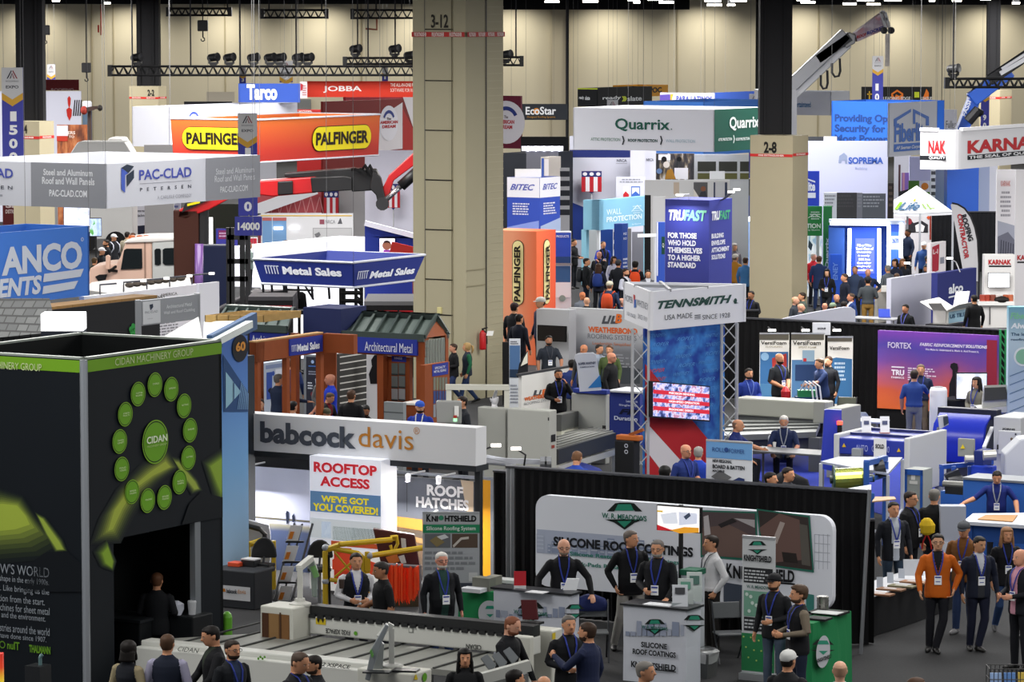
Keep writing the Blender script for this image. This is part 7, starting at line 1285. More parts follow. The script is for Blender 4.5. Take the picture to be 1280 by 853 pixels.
for q0 in(A-e*.06+GV*.2,c+e*.06+GV*.3,c+e*.06+GV*1.6):MB().box(V3((q0.x,q0.y,0)),GU*.12,GV*.3,c.z-hE+.02).oj('foot','#8f9298',t)
q=A.lerp(c,.24)-GV*.15-Z*.45;MB().par(q,e*.2,GV*.12,Z*.24).oj('control_box',M('#8f949a',.4),t,bev=.01);q=A.lerp(c,.55)-GV*.06-Z*.42;p_=MB().par(q,e*.26,GV*.01,Z*.42).oj('paper_notice','#dfe0e2',t);ik=Ink(Face(q,e*.26,Z*.42)).ut('SOLD',.15,.85,.55,.75,'#3a3a3e',bo=2).dn(p_)
for k,x in enum((1083,1106)):
 q=P(x,546-k*1,70.6);tt=tg_('leaflet_stand',('left','right')[k]+' upright leaflet stand on top of the blue cut-to-length machine','leaflet stand',V3((q.x,q.y,c.z)));q=V3((q.x,q.y,c.z));MB().pri([q+V3((-.09,-.03,0)),q+V3((.09,-.03,0)),q+V3((.09,.06,.32)),q+V3((-.09,.06,.32))],(0,.01,0)).oj('leaflet','#dcdde2',tt);MB().pri([q+V3((-.05,-.002,.17)),q+V3((.05,-.002,.17)),q+V3((.05,.018,.24)),q+V3((-.05,.018,.24))],(0,.002,0)).oj('picture','#4a5070',tt);MB().box(q+V3((0,.03,0)),(.2,0,0),(0,.16,0),.015).oj('base','#9a3a34',tt)
d=66.5;t=tg_('coil_rack','tube framed rack with blue posts holding a shiny coil','rack',V3((P(1075,640,d).x,d,0)));m=MB();a,b,c_,g=P(1026,577,66.3),P(1110,592,65.6),P(1128,572,68.6),P(1049,571,68.6)
MB().pri([a,b,c_,g],(0,0,-.04)).oj('shelf_top',M('#9aa0b4',.4),t)
for q in(a,b,c_,g):m.box(V3((q.x,q.y,0)),(.06,0,0),(0,.06,0),q.z-.04)
for q0,q1 in((a,b),(b,c_)):m.bar(V3((q0.x,q0.y,.35)),V3((q1.x,q1.y,.35)),.05)
m.oj('tube_frame',M('#b4b8c2',.4,.3),t);q0,q1=P(1043,600,65.5),P(1079,598,65.5);MB().tu([q0,q1],.2,20).oj('coil',M('#c9d468',.15,.8),t,smooth=0);MB().tu([q0-V3((.08,0,0)),q1+V3((.2,0,0))],.07,10).oj('axle',M('#2a3a34',.4),t);MB().tu([q0-V3((.03,0,0)),q0-V3((.0,0,0))],.26,20).oj('coil_flange',M('#2f4a40',.4),t)
m=MB()
for x,dd_ in((1083,65.2),(1107,66.4)):q=P(x,577,dd_);m.box((q.x,q.y,0),(.1,0,0),(0,.1,0),q.z)
m.bar(P(1083,579,65.2),P(1107,573,66.4),.1);m.bar(P(1083,600,65.2),P(1107,594,66.4),.08);m.oj('blue_post',M('#234f9c',.4),t)
MB().tu([P(1093,588,65.9),P(1106,585,65.9)],.16,14).oj('motor',M('#26282b',.4,.3),t)
t=tg_('runout_table','pale blue run-out table edge below the shiny coil','table',V3((P(1065,625,63).x,63,0)));a,b,c_,g=P(1040,617,62.5),P(1089,613,62.5),P(1089,606,63.8),P(1053,612,63.8);MB().pri([a,b,c_,g],(0,0,-.06)).oj('top',M('#b9c6da',.4),t);MB().par(a-Z*.3,b-a,GV*.05,Z*.26).oj('apron',M('#2a5aa4',.4),t);[MB().box(V3((q.x,q.y,0)),(.06,0,0),(0,.06,0),q.z-.06).oj('leg','#2a5aa4',t)for q in(a+GV*.1,b+GV*.05,c_-GU*.2)]
MB().pri([V3((p.x,p.y,p.z))for p in(P(1090,627,62),P(1120,624,62),P(1118,621,63),P(1094,621,63))],(0,0,-.02)).top('cardboard_sheet','#b09070','tan cardboard sheet lying right of the run-out table','cardboard')
o,L,R=fbox('control_cabinet','grey control cabinet in a blue frame near the aisle','cabinet',1154,588,640,66,1131,1165,'#8f9492',floor=1);ik=Ink(L).r(1139,593,600,1144,'#d9d9d6').r(1137,601,605,1147,'#c9c9c6').ur(0,.14,0,1,'#234f9c',.02).ur(.86,1,0,1,'#234f9c',.02).ur(0,1,.93,1,'#234f9c',.02).dn(o)
d=75;t=tg_('folding_machine','machine with a wide glossy violet-blue front guard','machine',V3((P(1205,590,d).x,d,0)));prof=[(0,0),(-.12,.3),(-.16,.7),(-.05,1.15),(.25,1.45)];a=P(1168,576,d);b=al(a,GU,1232);e=b-a;n=-GV;zb=P(1200,576,d).z;zt=P(1200,517,d).z;kz=(zt-zb)/1.45;rows_=[[V3((a.x,a.y,zb))+n*-y*1.+Z*z*kz+e*u for u in(0,.25,.5,.75,1.)]for y,z in prof];m=MB();vs=[p for r_ in rows_ for p in r_];fs=[(i*5+k,i*5+k+1,(i+1)*5+k+1,(i+1)*5+k)for i in range(4)for k in range(4)];kk=len(vs);vs+=[p+GV*.08 for p in vs];fs+=[tuple(kk+q for q in f_[::-1])for f_ in fs];m.add(vs,fs);m.oj('front_guard',M('#2c3cc0',.25),t,smooth=1)
MB().bar(V3((a.x,a.y,zt))+GV*.4-e*.05,V3((b.x,b.y,zt))+GV*.4+e*.1,.25,.2).oj('top_roller',M('#1f2238',.35),t);MB().par(V3((a.x,a.y,0))+GV*.3,e,GV*.6,Z*zb).oj('base',M('#3a3d48',.4),t);MB().par(V3((a.x,a.y,0))+GV*.3-e*.08,e*.06,GV*.6,Z*zt).oj('side_plate',M('#c9cbd2',.4),t)
q=MB().pri(XP([(1172.5,521),(1184,519),(1186,531),(1174.5,537)],73.6),(0,.1,0)).oj('touch_screen',M('#c2c4c8',.4),t);MB().pri(XP([(1179,521.5),(1185,520.5),(1186,529),(1180,533)],73.57),(0,.02,0)).oj('screen',M('#3a424e',.2),q);MB().bar(P(1173,536,73.7),P(1172,545,74.5),.06).oj('screen_arm','#8a8c90',t)
a,b=P(1230,560,73.5),P(1240,535,75);MB().bar(a,b,.07,.05).oj('stay','#d4d6da',t)
t=tg_('electrical_cabinet','white electrical cabinet with a black lever at the right edge','cabinet',V3((P(1258,570,74).x,74,0)));o,L,R=mbox('body',1276,523,600,73.5,1241,1300,'#bfc1c4',t,True);ik=Ink(L).t('JORNS',1253,535,538,1269,'#2a2a2e',bo=2).dn(o);o,L,R=mbox('door',1276,540,570,73.2,1247,1277,'#c6c8cb',t);ik=Ink(L).dc(1265,549,1.8,'#6a5a4a',.02).dc(1270,543,1.2,'#222224',.02).r(1246.5,556,562,1248.5,'#222224',.02).dn(o)
pts=XP([(1256,600),(1256,568),(1276,549),(1300,547),(1300,604)],69.5);t=tg_('end_guard','white slanted machine guard at the right frame edge','guard',V3((pts[0].x+.5,69.5,0)));MB().pri(pts,(0,.6,0)).oj('guard',M('#b9bcc4',.45),t,bev=.03);MB().box(V3((pts[0].x+.5,69.9,0)),(.6,0,0),(0,.4,0),pts[0].z).oj('stand','#5a5d66',t)
t=tg_('hydraulic_unit','blue hydraulic pump unit with a grey box and yellow warning mark','pump',V3((P(1220,620,69).x,69,0)));o,L,R=mbox('blue_tank',1240,584,606,68.5,1213,1246,'#2440b4',t);o2,L2,R2=mbox('motor_block',1229,564,584,68.7,1217,1240,'#1f2c6a',t);m=MB();m.tu([P(1229,570,68.4),P(1245,569,68.4)],.1,12);m.tu([P(1206,574,68.6),P(1217,574,68.6)],.07,10);m.oj('pump_end',M('#b9b8b0',.4,.4),t)
o3,L3,R3=mbox('grey_box',1217,549.5,572,68.9,1197,1219,'#8b8d88',t,bev=.01);ik=Ink(L3).pg([(1201,561),(1204,555.5),(1207,561)],'#d8c02a',.02).dn(o3);m=MB();[m.bar(P(1176,y,68.8),P(1240,y-6,69.6),.1,.08)for y in(584,606)];[m.bar(P(x,583,68.8),P(x,607,68.8),.08)for x in(1177,1192,1212)];m.oj('blue_frame',M('#24489c',.4),t);m=MB();m.bar(P(1183,600,68.7),P(1200,592,68.7),.2);m.tu([P(1186,604,68.5),P(1204,601,68.5)],.1,8);m.oj('gear_parts',M('#2a2c30',.4,.3),t)
q=P(1220,606,68.8);MB().box((q.x,69.2,0),(1.,0,0),(0,.8,0),q.z).oj('plinth','#20336e',t)
t=tg_('work_bench','bright blue steel work bench in front of the pump unit','bench',V3((P(1240,640,65.5).x,65.5,0)));o,L,R=mbox('bench_body',1300,606,650,64.5,1203,1310,'#2f5fae',t,True);a,b=P(1176,612,66.6),P(1206,612,66.6);MB().par(a-Z*.45,b-a,GV*.4,Z*.42).oj('side_body',M('#2f5fae',.4),t);MB().box(V3((a.x+.2,a.y+.3,0)),GU*.3,GV*.3,a.z-.4).oj('foot','#24489c',t);MB().par(L.p(0,1,.02),L.ex,GV*.7,Z*.04).oj('bench_top',M('#6a7078',.4),t)
q=P(1195,617,66.2);t=tg_('clamp_tool','small black clamp and roller tool left of the blue bench','tool',V3((q.x,q.y,a.z-.03)));MB().box(t.location,GU*.35,GV*.2,.14).oj('base',M('#1d1e20',.4),t);MB().tu([t.location+Z*.17-GU*.25,t.location+Z*.17+GU*.3],.06,10).oj('roller',M('#8a8a86',.3,.5),t)
t=tg_('cloth_table','black clothed table in front of the sunset backdrop','table',V3((P(1208,530,81).x,81,0)));o,L,R=mbox('cloth',1246,503,545,81.5,1172,1262,'#121316',t,True,bev=.03)
o,f=tv('computer monitor with a white picture on the black clothed table',1195,1234,466,500,81.9,mgrad('white_room_picture',((.4,'#b9c2d4'),(.55,'#f0f2f6'),(.7,'#ffffff')),'n',emit=.6,scale=2),dir='X');q=f.p(.5,0,-.05);MB().box(V3((q.x,q.y,L.o.z+L.ey.z)),(.4,0,0),(0,.25,0),.03).oj('foot','#17171a',o);MB().box(V3((q.x,q.y,L.o.z+L.ey.z)),(.08,0,0),(0,.05,0),max(.05,q.z-L.o.z-L.ey.z+.1)).oj('neck','#17171a',o)
t=tg_('flat_machine','pale tilted machine with a dark glass top at the right','machine',V3((P(1245,515,79.5).x,79.5,0)));pts=XP([(1228,511),(1268,506),(1262,481),(1230,482)],79.2);MB().pri(pts,V3((0,.3,-.3))).oj('lid',M('#b9bab6',.4),t);MB().pri(XP([(1230.5,501),(1260.5,499),(1257,484),(1231,485)],79.1),(0,.08,-.02)).oj('glass',M('#4a4b48',.2),t);MB().pri(XP([(1224,512),(1268,507),(1268,516),(1226,516)],79.1),(0,.9,0)).oj('body',M('#c2c3c0',.4),t);q=P(1246,515,79.4);MB().box((q.x,79.6,0),(.5,0,0),(0,.4,0),q.z).oj('pedestal','#3a3c40',t)
q=P(1172.5,508,80.8);t=tg_('air_purifier','white rounded air purifier standing beside the black clothed table','appliance',V3((P(1172.5,540,82).x,82,0)));q=t.location;zt=P(1172.5,484,82).z;MB().lt(q,[(0,0),(.19,0),(.2,.05),(.2,zt-.08),(.17,zt-.01),(0,zt)],18).oj('body',M('#d4d6da',.4),t,smooth=1);MB().lt(q+Z*(zt-.02),[(0,0),(.1,0),(.1,.03),(0,.03)],14).oj('grille','#8f9296',t)
# front: dark green tower, folding machine, hatch booth, coatings booth
d=50;c,h,L,R=faces(105.5,450,500,d,-75,277);zt=c.z+h;c.z=0;L.o.z=R.o.z=0;L.ey=R.ey=Z*zt
t=tg_('booth_tower','dark tower booth with green top band and a ring of green discs','booth tower',c+(-L.ex+R.ex)/2);DK=M('#0b1219',.6,var=.1,scale=2);IN=M('#0b0f10',.8)
a,b=-L.ex,R.ex;th=.07;au,bu=a.normalized()*th,b.normalized()*th
lp=MB().par(c,a,bu,Z*zt).oj('left_wall',DK,t)
def vz(y,x=106):return R.rc_(x,y,y+1,x+10)[3]*zt
zo=vz(682);u1,u2,u3=R.uv(142,700)[0],R.uv(243,680)[0],R.uv(250,680)[0]
rp=MB().par(c+Z*zo,b,au,Z*(zt-zo)).oj('header_wall',DK,t);MB().par(c,b*u1,au,Z*zo).oj('left_pier',DK,t);rp2=MB().par(c+b*u3,b*(1-u3),au,Z*zo).oj('right_pier',DK,t)
MB().par(c+b*u2-R.n*-.01,b*(u3-u2),au*1.3,Z*zo).oj('door_post',M('#8d9398',.35,.5),t);MB().tu([c-GV*.02,c-GV*.02+Z*zt],.055,8).oj('corner_post',M('#9a9fa6',.35,.4),t)
MB().par(c+b,a,-bu,Z*zt).oj('back_wall',IN,t);MB().par(c+a,b,-au,Z*zt).oj('far_wall',IN,t);MB().par(c+b*.02+a*.5,b*.96,au,Z*(zo*.98)).oj('inner_partition',IN,t)
MB().par(c+Z*(zo+.02)+au+bu,a-au*2,b-bu*2,Z*.04).oj('inner_ceiling',IN,t)
m=MB();[m.par(q,e,w,Z*.03)for q,e,w in((c+Z*zt,a,bu),(c+Z*zt,b,au),(c+Z*zt+b,a,-bu),(c+Z*zt+a,b,-au))];m.oj('top_trim',M('#9aa29a',.4,.3),t)
GRN='#6f9f22';ik=Ink(R);v0=R.rc_(106,450,466,200)[2];ik.ur(0,1,v0,.997,GRN).t('CIDAN MACHINERY GROUP',142.5,448.5,457.5,240,'#c2d09a',bo=0,off=.02)
def glow(a,b,c1,n=8):
 """printed light beam: outer outline a fades up to the bright core b"""
 h1=[int(c1[k:k+2],16)for k in(1,3,5)]
 for k in range(n):
  w=(k+1)/n;ik.pg([(p[0]+(q[0]-p[0])*w,p[1]+(q[1]-p[1])*w)for p,q in zip(a,b)],'#%02x%02x%02x'%tuple(int(x+(y-x)*w**1.4)for x,y in zip((11,18,25),h1)),.007+.001*k)
glow([(208,556),(226,584),(200,606),(182,626),(168,650),(152,682),(108,684),(120,650),(142,612),(172,580)],[(206,577),(212,584),(190,595),(168,611),(152,636),(140,662),(134,664),(142,638),(160,613),(187,590)],'#a4b244')
glow([(212,568),(224,572),(248,600),(254,614),(238,620),(224,596)],[(218,578),(222,578),(243,603),(247,611),(242,612),(230,596)],'#9cae48')
glow([(250,576),(276.5,558),(276.5,646),(264,622)],[(262,583),(276.5,573),(276.5,618),(271,606)],'#8aa838');glow([(114,690),(132,670),(146,702),(141.5,716),(124,710)],[(127,692),(134,684),(140,702),(139,710),(131,704)],'#86a832')
ik.pg([(226,656),(235,630),(250,615),(277,622),(277,647)],'#0a1016',.02)
def gdisc(x,y,r,txt,n):
 ik.dc(x,y,r,'#20301c',.02,28).ring(x,y,r*.93,r,'#7fb02a',.024,28).dc(x,y,r*.86,'#69a022',.024,28)
 for i,s in enum(txt):w=.5*(r if n else r*.9);ik.t(s,x-w*.46-.5,y-r*.12+i*r*.2,y+r*.02+i*r*.2,x+w*.46+.5,'#c9dca4',off=.04)
ik.dc(192.5,552.5,27.5,'#20301c',.02,36).ring(192.5,552.5,26,27.5,'#7fb02a',.024,36).dc(192.5,552.5,24.5,'#69a022',.024,36).t('CIDAN',180,546.5,555.5,205.5,'#e4eed2',off=.05).t('MACHINERY GROUP',180.5,557.5,560,205,'#b9d08a',bo=0,off=.05)
for x,y,s in((192,481,('COILS',)),(212.5,486.6,('LEVELING',)),(228.5,507.5,('SLITTING',)),(236,538,('SHEAR',)),(234,572.6,('CUTTING',)),(223,602.7,('ROLL','FORMING')),(204,622,('EDGE','FOLDING')),(183,626,('FOLDING',)),(163.5,615,('MANUAL','FOLDING')),(150.6,586.4,('FOLD','TOOLING')),(148,552,('CONTROL','UNIT')),(155,518,('AUTOMATION','PROJECTS')),(171,492.7,('CUSTOM','MACHINES'))):gdisc(x,y,15.3,s,1)
ik.dn(t);ik=Ink(L);v0=L.rc_(90,449.5,465.5,100)[2];ik.ur(0,1,v0,.997,GRN).t('CIDAN MACHINERY GROUP',-45,449.5,458.5,53,'#c2d09a',bo=0,off=.02)
glow([(-20,612),(0,608),(30,618),(50,650),(84,690),(60,706),(-20,712)],[(-20,632),(4,630),(22,632),(33,645),(38,656),(20,662),(-20,666)],'#9cae40');glow([(42,638),(58,646),(80,674),(86,690),(68,692),(54,668)],[(49,646),(54,649),(75,678),(80,687),(72,687),(60,668)],'#94a840')
ik.pg([(44,700),(60,690),(86,690),(104,706),(104,740),(30,740)],'#0a1016',.02)
for s,x0,x1,y0,y1,bd in(("TOMORROW'S WORLD",-53,62.5,699,711.5,0),('CIDAN took shape in the early 1900s.',-34,62,715.5,725,0),('world in building. Like bringing us the',-48,62.5,726,735.5,0),('the industrial revolution from the start.',-60,57,737,745.5,0),('we make machines for sheet metal',-34,63,750.5,759.5,0),('people, time, and the environment.',-32,58,761,770.5,0),('metal industries around the world',-26,63,776.5,786,0),('just as we have done since 1907.',-28,59,787.5,796,0)):ik.t(s,x0,y0,y1,x1,'#8d949c',bo=bd,off=.02)
ik.ring(4,806,3.4,4.6,'#5f8f22',.02).t('nuIT',10,801.5,811.5,25.5,'#5f8f22',off=.02).t('THALMANN',37.5,806,815.5,64,'#5f8f22',bo=2,off=.02).dn(t)
q=P(158,790,51.8);t=tg_('dark_counter','dark counter just inside the tower doorway','counter',V3((q.x,52.2,0)));MB().box(t.location,GU*.8,GV*.6,1.).oj('body',M('#14171a',.6),t,bev=.02);MB().box(t.location+Z*1.,GU*.86,GV*.66,.04).oj('top',M('#1e2226',.4),t)
q=P(236,790,51.2);t=tg_('dark_counter','small dark counter with cups at the right of the tower doorway','counter',V3((q.x-.1,52.3,0)));MB().box(t.location,GU*.5,GV*.5,1.05).oj('body',M('#14171a',.6),t,bev=.02);K=t.location
q=V3((K.x+.06,K.y-.1,1.05));MB().lt(q,[(0,0),(.05,0),(.065,.18),(.06,.2),(0,.2)],14).top('paper_cup',M('#b9bcc0',.5),'pale paper cup on the small dark counter in the tower doorway','cup');m=MB();r=random.Random(3);m.loft([[V3((K.x-.16,K.y-.12,1.05))+V3((cos(a)*rx*r.uniform(.8,1.2),sin(a)*rx*r.uniform(.8,1.2),z))for a in[k*.628 for k in range(10)]]for z,rx in((0,.08),(.08,.1),(.16,.09),(.2,.03))]);m.top('plastic_bag',M('#c6cad6',.4),'crumpled white plastic bag on the small dark counter in the tower doorway','bag')
o,f=sb('lamp_stick','small rainbow lit stick at the bottom left frame edge','lamp',-8,3.6,818,870,45,'#d8d8e0',**XF,mat=mgrad('rainbow_panel',((.55,'#e8eaf0'),(.62,'#3a6ae0'),(.7,'#30b060'),(.8,'#e0c030'),(.9,'#d04020'),(1,'#c02a20')),2,emit=.6))
q=P(45,835,48.2);MB().box(V3((q.x,48.4,0)),GU*.25,GV*.25,q.z).top('pedestal',M('#101318',.5),'dark pedestal in front of the tower foot','pedestal');q2=V3((q.x+.03,48.4,q.z));MB().tu([q2,q2+Z*.1,q2+V3((.03,0,.14))],.025,8).top('tap',M('#6a8a8c',.3,.4),'small grey-green tap on the dark pedestal','tap')
z=.95;t=tg_('folding_machine','long white sheet folding machine with a slotted grey bed in the foreground','machine',PZ(420,820,0));WHT=M('#c9cac4',.4);CREAM=M('#c6c6bc',.45)
b1=PZ(611,815,z);a1=al(b1,-GU,387);b0=PZ(470,831,z);a0=al(b0,-GU,176);e1=al(b1,GU,665)
hw=.25;MB().par(a1,e1-a1,GV*.25,Z*hw).oj('far_beam',WHT,t,bev=.02);ff=Face(a1,e1-a1,Z*hw);ik=Ink(ff)
u=ff.rc_(407.5,785.5,791.5,438);ik.ut('FX32 XSPACE',u[1],u[0],u[3],u[2],'#3a3c3a');u=ff.rc_(583,805,811,602);ik.ut('CIDAN',u[1],u[0],u[3],u[2],'#3a3c3a').dc(445,792,2.6,'#5a9a2a',.012).r(395,772.5,780.5,407.5,'#c8b02a').pg([(396.5,774),(400.5,774),(398.5,779)],'#2a261a',.014).pg([(402,774),(406,774),(404,779)],'#2a261a',.014).r(511,785,791,517,'#8a8c88').r(512,786,790,516,'#c9cac4',.012).dn(t)
m=MB();m.par(a1+Z*hw+GV*.02,e1-a1,GV*.2,Z*.15);n=26
for i in range(n):m.par(a1+(e1-a1)*(i/n)+Z*(hw-.02)-GV*.02,(e1-a1)*(.7/n),GV*.05,Z*.05)
m.oj('black_clamp_bar',M('#17181a',.45),t)
A0,B0=a0+GV*.25,b0+GV*.25;bed=[A0,al(A0,GU,600),al(b1,GU,650),a1-GU*.6];MB().pri([p-Z*.03 for p in bed],(0,0,-.08)).oj('bed',M('#8b8c86',.5,.15,var=.25,scale=2.5),t)
m=MB();ln=(bed[1]-bed[0])
for i in range(11):
 p0=bed[0]+ln*(.1+.085*i)-Z*.02;k=(bed[3]-bed[0]).length*1.;p1=p0+GV*2.05;m.bar(p0,p1,.035,.02)
m.oj('bed_slot',M('#3a3b3a',.6),t)
nb=MB().par(a0-Z*.22,b0-a0,GV*.25,Z*.22).oj('near_beam',WHT,t,bev=.02);MB().par(a0-Z*.22-GV*.14-Z*.35,b0-a0,GV*.14,Z*.5).oj('near_apron',WHT,t,bev=.02);ff=Face(a0-Z*.57-GV*.14,b0-a0,Z*.5);ik=Ink(ff)
ik.t('CIDAN',223.5,808,814,249,'#4a4c4a',bo=0,sl_=.1,off=.02).t('FX32 XSPACE',391,826.5,831.5,438.5,'#3a3c3a',sl_=.05,off=.02);[ik.dc(324+k*2.6,823.5-(k%2)*2,1.6,'#5a9a2a',.02)for k in range(4)];ik.dn(nb)
for p in(a0+GU*.3+GV*.6,b0-GU*.3+GV*.6,a1+GU*.8,e1-GU*.8,a1.lerp(e1,.5)):MB().box(V3((p.x,p.y,0)),GU*.3,GV*.3,z-.1).oj('foot',M('#4a4c4c',.5),t)
def fb(nm,xc,yt,dd,xl,xr,zlow,mat,par,bev=.02):
 c,h,L,R=faces(xc,yt,yt+5,dd,xl,xr);zt_=c.z+h;c=V3((c.x,c.y,zlow));L.o.z=R.o.z=zlow;L.ey=R.ey=Z*(zt_-zlow);o=MB().par(c,-L.ex,R.ex,Z*(zt_-zlow)).oj(nm,mat,par,bev=bev);return o,L,R,zt_
o,L,R,zt_=fb('left_end_cabinet',366,761,50.8,325,389,0,CREAM,t);ik=Ink(L).r(328,766,812,362,'#7a5634').r(328,766,812,336,'#4a3020',.012).r(350,766,812,352,'#4a3424',.014).r(337,767,812,349,'#8a6a44',.012).dn(o,'wooden_plates')
o,L,R,zt_=fb('right_end_cabinet',690,789,49.6,646,703,0,CREAM,t);ik=Ink(R).r(676+14,792,800,694,'#c8b02a').dn(o);fb('right_side_box',662,797,48.9,640,668,0,CREAM,t)
q=P(664,785,50.2);scr_=tg_('operator_screen','small dark red screen standing on the machine right end cabinet','screen',V3((q.x,q.y,zt_)));s0=V3((q.x,q.y,zt_));MB().box(s0,GU*.3,GV*.2,.03).oj('foot',M('#1a1a1c'),scr_);MB().pri([s0+GU*-.12+Z*.05,s0+GU*.06+GV*.1+Z*.05,s0+GU*.03+GV*.1+Z*.32,s0-GU*.15+Z*.32],-GV*.03).oj('screen',M('#4a1418',.3),scr_)
t3=tg_('operator_post','white post and arm with a hanging grey-green control panel on the left end cabinet','machine arm',P(375,756,51.3));q=P(375,757,51.2);m=MB();m.lt(q,[(0,0),(.16,0),(.16,.03),(.08,.06),(.07,.1),(0,.1)],14);m.bar(q,P(375,709,51.2),.075,.075);m.bar(P(373,711,51.2),P(389,698,51.6),.08,.08);m.oj('post',M('#bdbdb6',.5),t3)
MB().pri(XP([(383,704),(387,697),(392,700),(397,714),(396,748),(390,747),(388,716)],51.6),(0,.12,0)).oj('control_panel',M('#7f8a84',.4),t3,bev=.02);MB().bar(P(391,708,51.55),P(396,722,51.55),.03,.08).oj('green_edge',M('#6a9a5a',.4),t3)
t3=tg_('control_console','white console cabinet with a tilted screen arm in the foreground','console',P(500,870,46.5));t3.location.z=0;o,L,R,zt_=fb('cabinet',516,843,46.4,446,540,0,CREAM,t3);ik=Ink(R).dc(530,847,5.5,'#5f9a2a',.012).pg([(516.5,850),(519,842),(521.5,850)],'#c8b02a',.012).dn(o)
q=P(489.5,834,46.9);q.z=zt_;m=MB();m.lt(q,[(0,0),(.14,0),(.14,.03),(.07,.05),(0,.05)],14);m.bar(q,P(489.5,786,46.9),.07,.07);m.bar(P(491,785,46.9),P(484,781,46.9),.07,.07);m.bar(P(486,781,46.9),P(474,797,46.8),.06,.06);m.oj('post',M('#b4b5b0',.5),t3);MB().pri(XP([(482,781),(486,783),(474,812),(462,852),(456,850),(464,812)],46.6),(0,.1,0)).oj('screen',M('#80868a',.35),t3,bev=.01);MB().pri(XP([(464,815),(476,803),(480,806),(478,840),(466,848)],46.75),(0,.1,0)).oj('keypad',M('#8f9492',.4),t3);MB().pri(XP([(462,815),(464,812),(467,820),(465,823)],46.55),(0,.05,0)).oj('green_clip',M('#5f9a4a',.4),t3)
q=P(507,838,46.6);MB().box(V3((q.x,q.y,zt_)),V3((.32,-.05,0)),V3((.05,.2,0)),.025).top('tablet',M('#17181a',.3),'black tablet lying on the white console cabinet','tablet');
q=P(482,842,46.5);MB().box(V3((q.x-.1,q.y,zt_)),V3((.34,-.05,0)),V3((.05,.16,0)),.02).top('keyboard',M('#26282a',.4),'dark keyboard beside the tilted screen of the white console','keyboard')
t3=tg_('plate_tray','tray with tilted grey plates near the woman with long dark hair','tray',P(625,870,46.5));t3.location.z=0;a,b=P(590,852,46.5),P(662,832,46.8);MB().bar(a,b,.1,.14).oj('tray',M('#b9bab4',.4),t3);
for k,(x,y)in enum(((612,831),(626,828),(640,822))):MB().pri(XP([(x-11,y-8),(x-3,y-13),(x+8,y),(x+1,y+9)],46.9+.1*k),(0,.03,-.02)).oj('plate',M('#8f9498',.4,.2),t3)
q=P(630,850,46.8);MB().box(V3((q.x,47,0)),GU*.5,GV*.4,b.z-.15).oj('stand','#6a6c6c',t3)
q=G(284,832);t=tg_('green_bollard','rounded lime green column beside the tower','display',V3((P(284,800,53).x,53,0)));zt_=P(284,765,53).z;MB().lt(t.location,[(0,0),(.075,0),(.075,zt_-.08),(.06,zt_-.03),(.03,zt_),(0,zt_)],16).oj('column',M('#5fa32a',.4),t,smooth=0)
d=60;t=tg_('header_sign','long light grey header sign with an orange and grey logo','header sign',V3((P(450,560,d).x,d+1,0)));c,h,L,R=faces(594.5,535.5,583,d,225,612);MB().par(c,-L.ex,GV*.35,Z*h).oj('sign_panel',M('#d2d3d6',.5),t);MB().par(c-Z*.1+GV*.02,-L.ex,GV*.4,Z*.1).oj('lower_frame',M('#2f3236',.4,.3),t);ik=Ink(L)
ik.t('babcock',325.5,526.5,553.5,445.5,'#464b55',bo=2).t('davis',448.5,533,558.5,517,'#b8792c',bo=0).t('\u00ae',517.5,534,543,525,'#b8792c',bo=0).pg([(281,521),(308,521.5),(313.5,540.5),(288,540)],'#b8721e').pg([(286,541),(312.5,542),(308,559.5),(281,558)],'#464b52').dn(t)
for u in(.02,.62,.99):q=L.p(u,0,-.2);MB().box(V3((q.x,q.y,0)),GU*.1,GV*.1,q.z).oj('post',M('#2f3236',.4,.3),t)
wl=mgrad('roof_horizon_photo',((0,'#34405c'),(.38,'#3c4866'),(.44,'#8a8670'),(.47,'#b4b8cc'),(.75,'#c2c6da'),(1,'#b9bed2')),2,noise=.03,scale=6)
o,f=bw('photo wall of a flat roof under a pale sky in the hatch booth',225,392,588.5,760,63,'#c2c6da',dir='U',floor=1,mat=wl,th=.08);ik=Ink(f).pg([(277,650),(300,640),(312,645),(312,670),(277,672)],'#26304a').pg([(357.5,642),(359,638.5),(361.5,640),(361.5,650),(360,655),(358.5,655)],'#1d2436',.012).pg([(365.5,645),(368,642),(369,652),(366,653)],'#1d2436',.012).r(312,645,647,388,'#5a5648').dn(o)
for k,x in enum((296,331)):
 q=f.p(f.uv(x,584)[0],1.,.45)+Z*.02;tt=tg_('spot_lamp',('left','right')[k]+' small spot lamp lighting the roof photo wall','spot lamp',q);MB().tu([q+Z*.06,f.p(f.uv(x,584)[0],1,-.02)+Z*.08],.015,6).oj('arm',M('#c9c9cc',.3,.4),tt);MB().lt(q,[(0,-.06),(.04,-.06),(.05,.05),(.02,.08),(0,.08)],12).oj('lamp_head',M('#e2e2e6',.4,0,.6),tt);l=area(q.x,q.y,q.z-.08,.12,.12,110,(1,.98,1));l.rotation_euler=(rad(-38),0,rad(-30))
m=MB();m.par(f.p(0,1,.0)+Z*.0,f.ex,GV*.1,Z*.3);m.oj('black_valance','#131418',o)
tv('television showing a white page with a pink emblem in the hatch booth',270,305.5,597,637,62.4,M('#e6e2ec',.3,0,.7),dir='U');o=OBJ['television.%03d'%(len([x for x in bpy.data.objects if x.name.startswith('television')])-1)]
o_,f_=o,Face(P(270,637,62.4),V3((1,-.2,0)),Z);
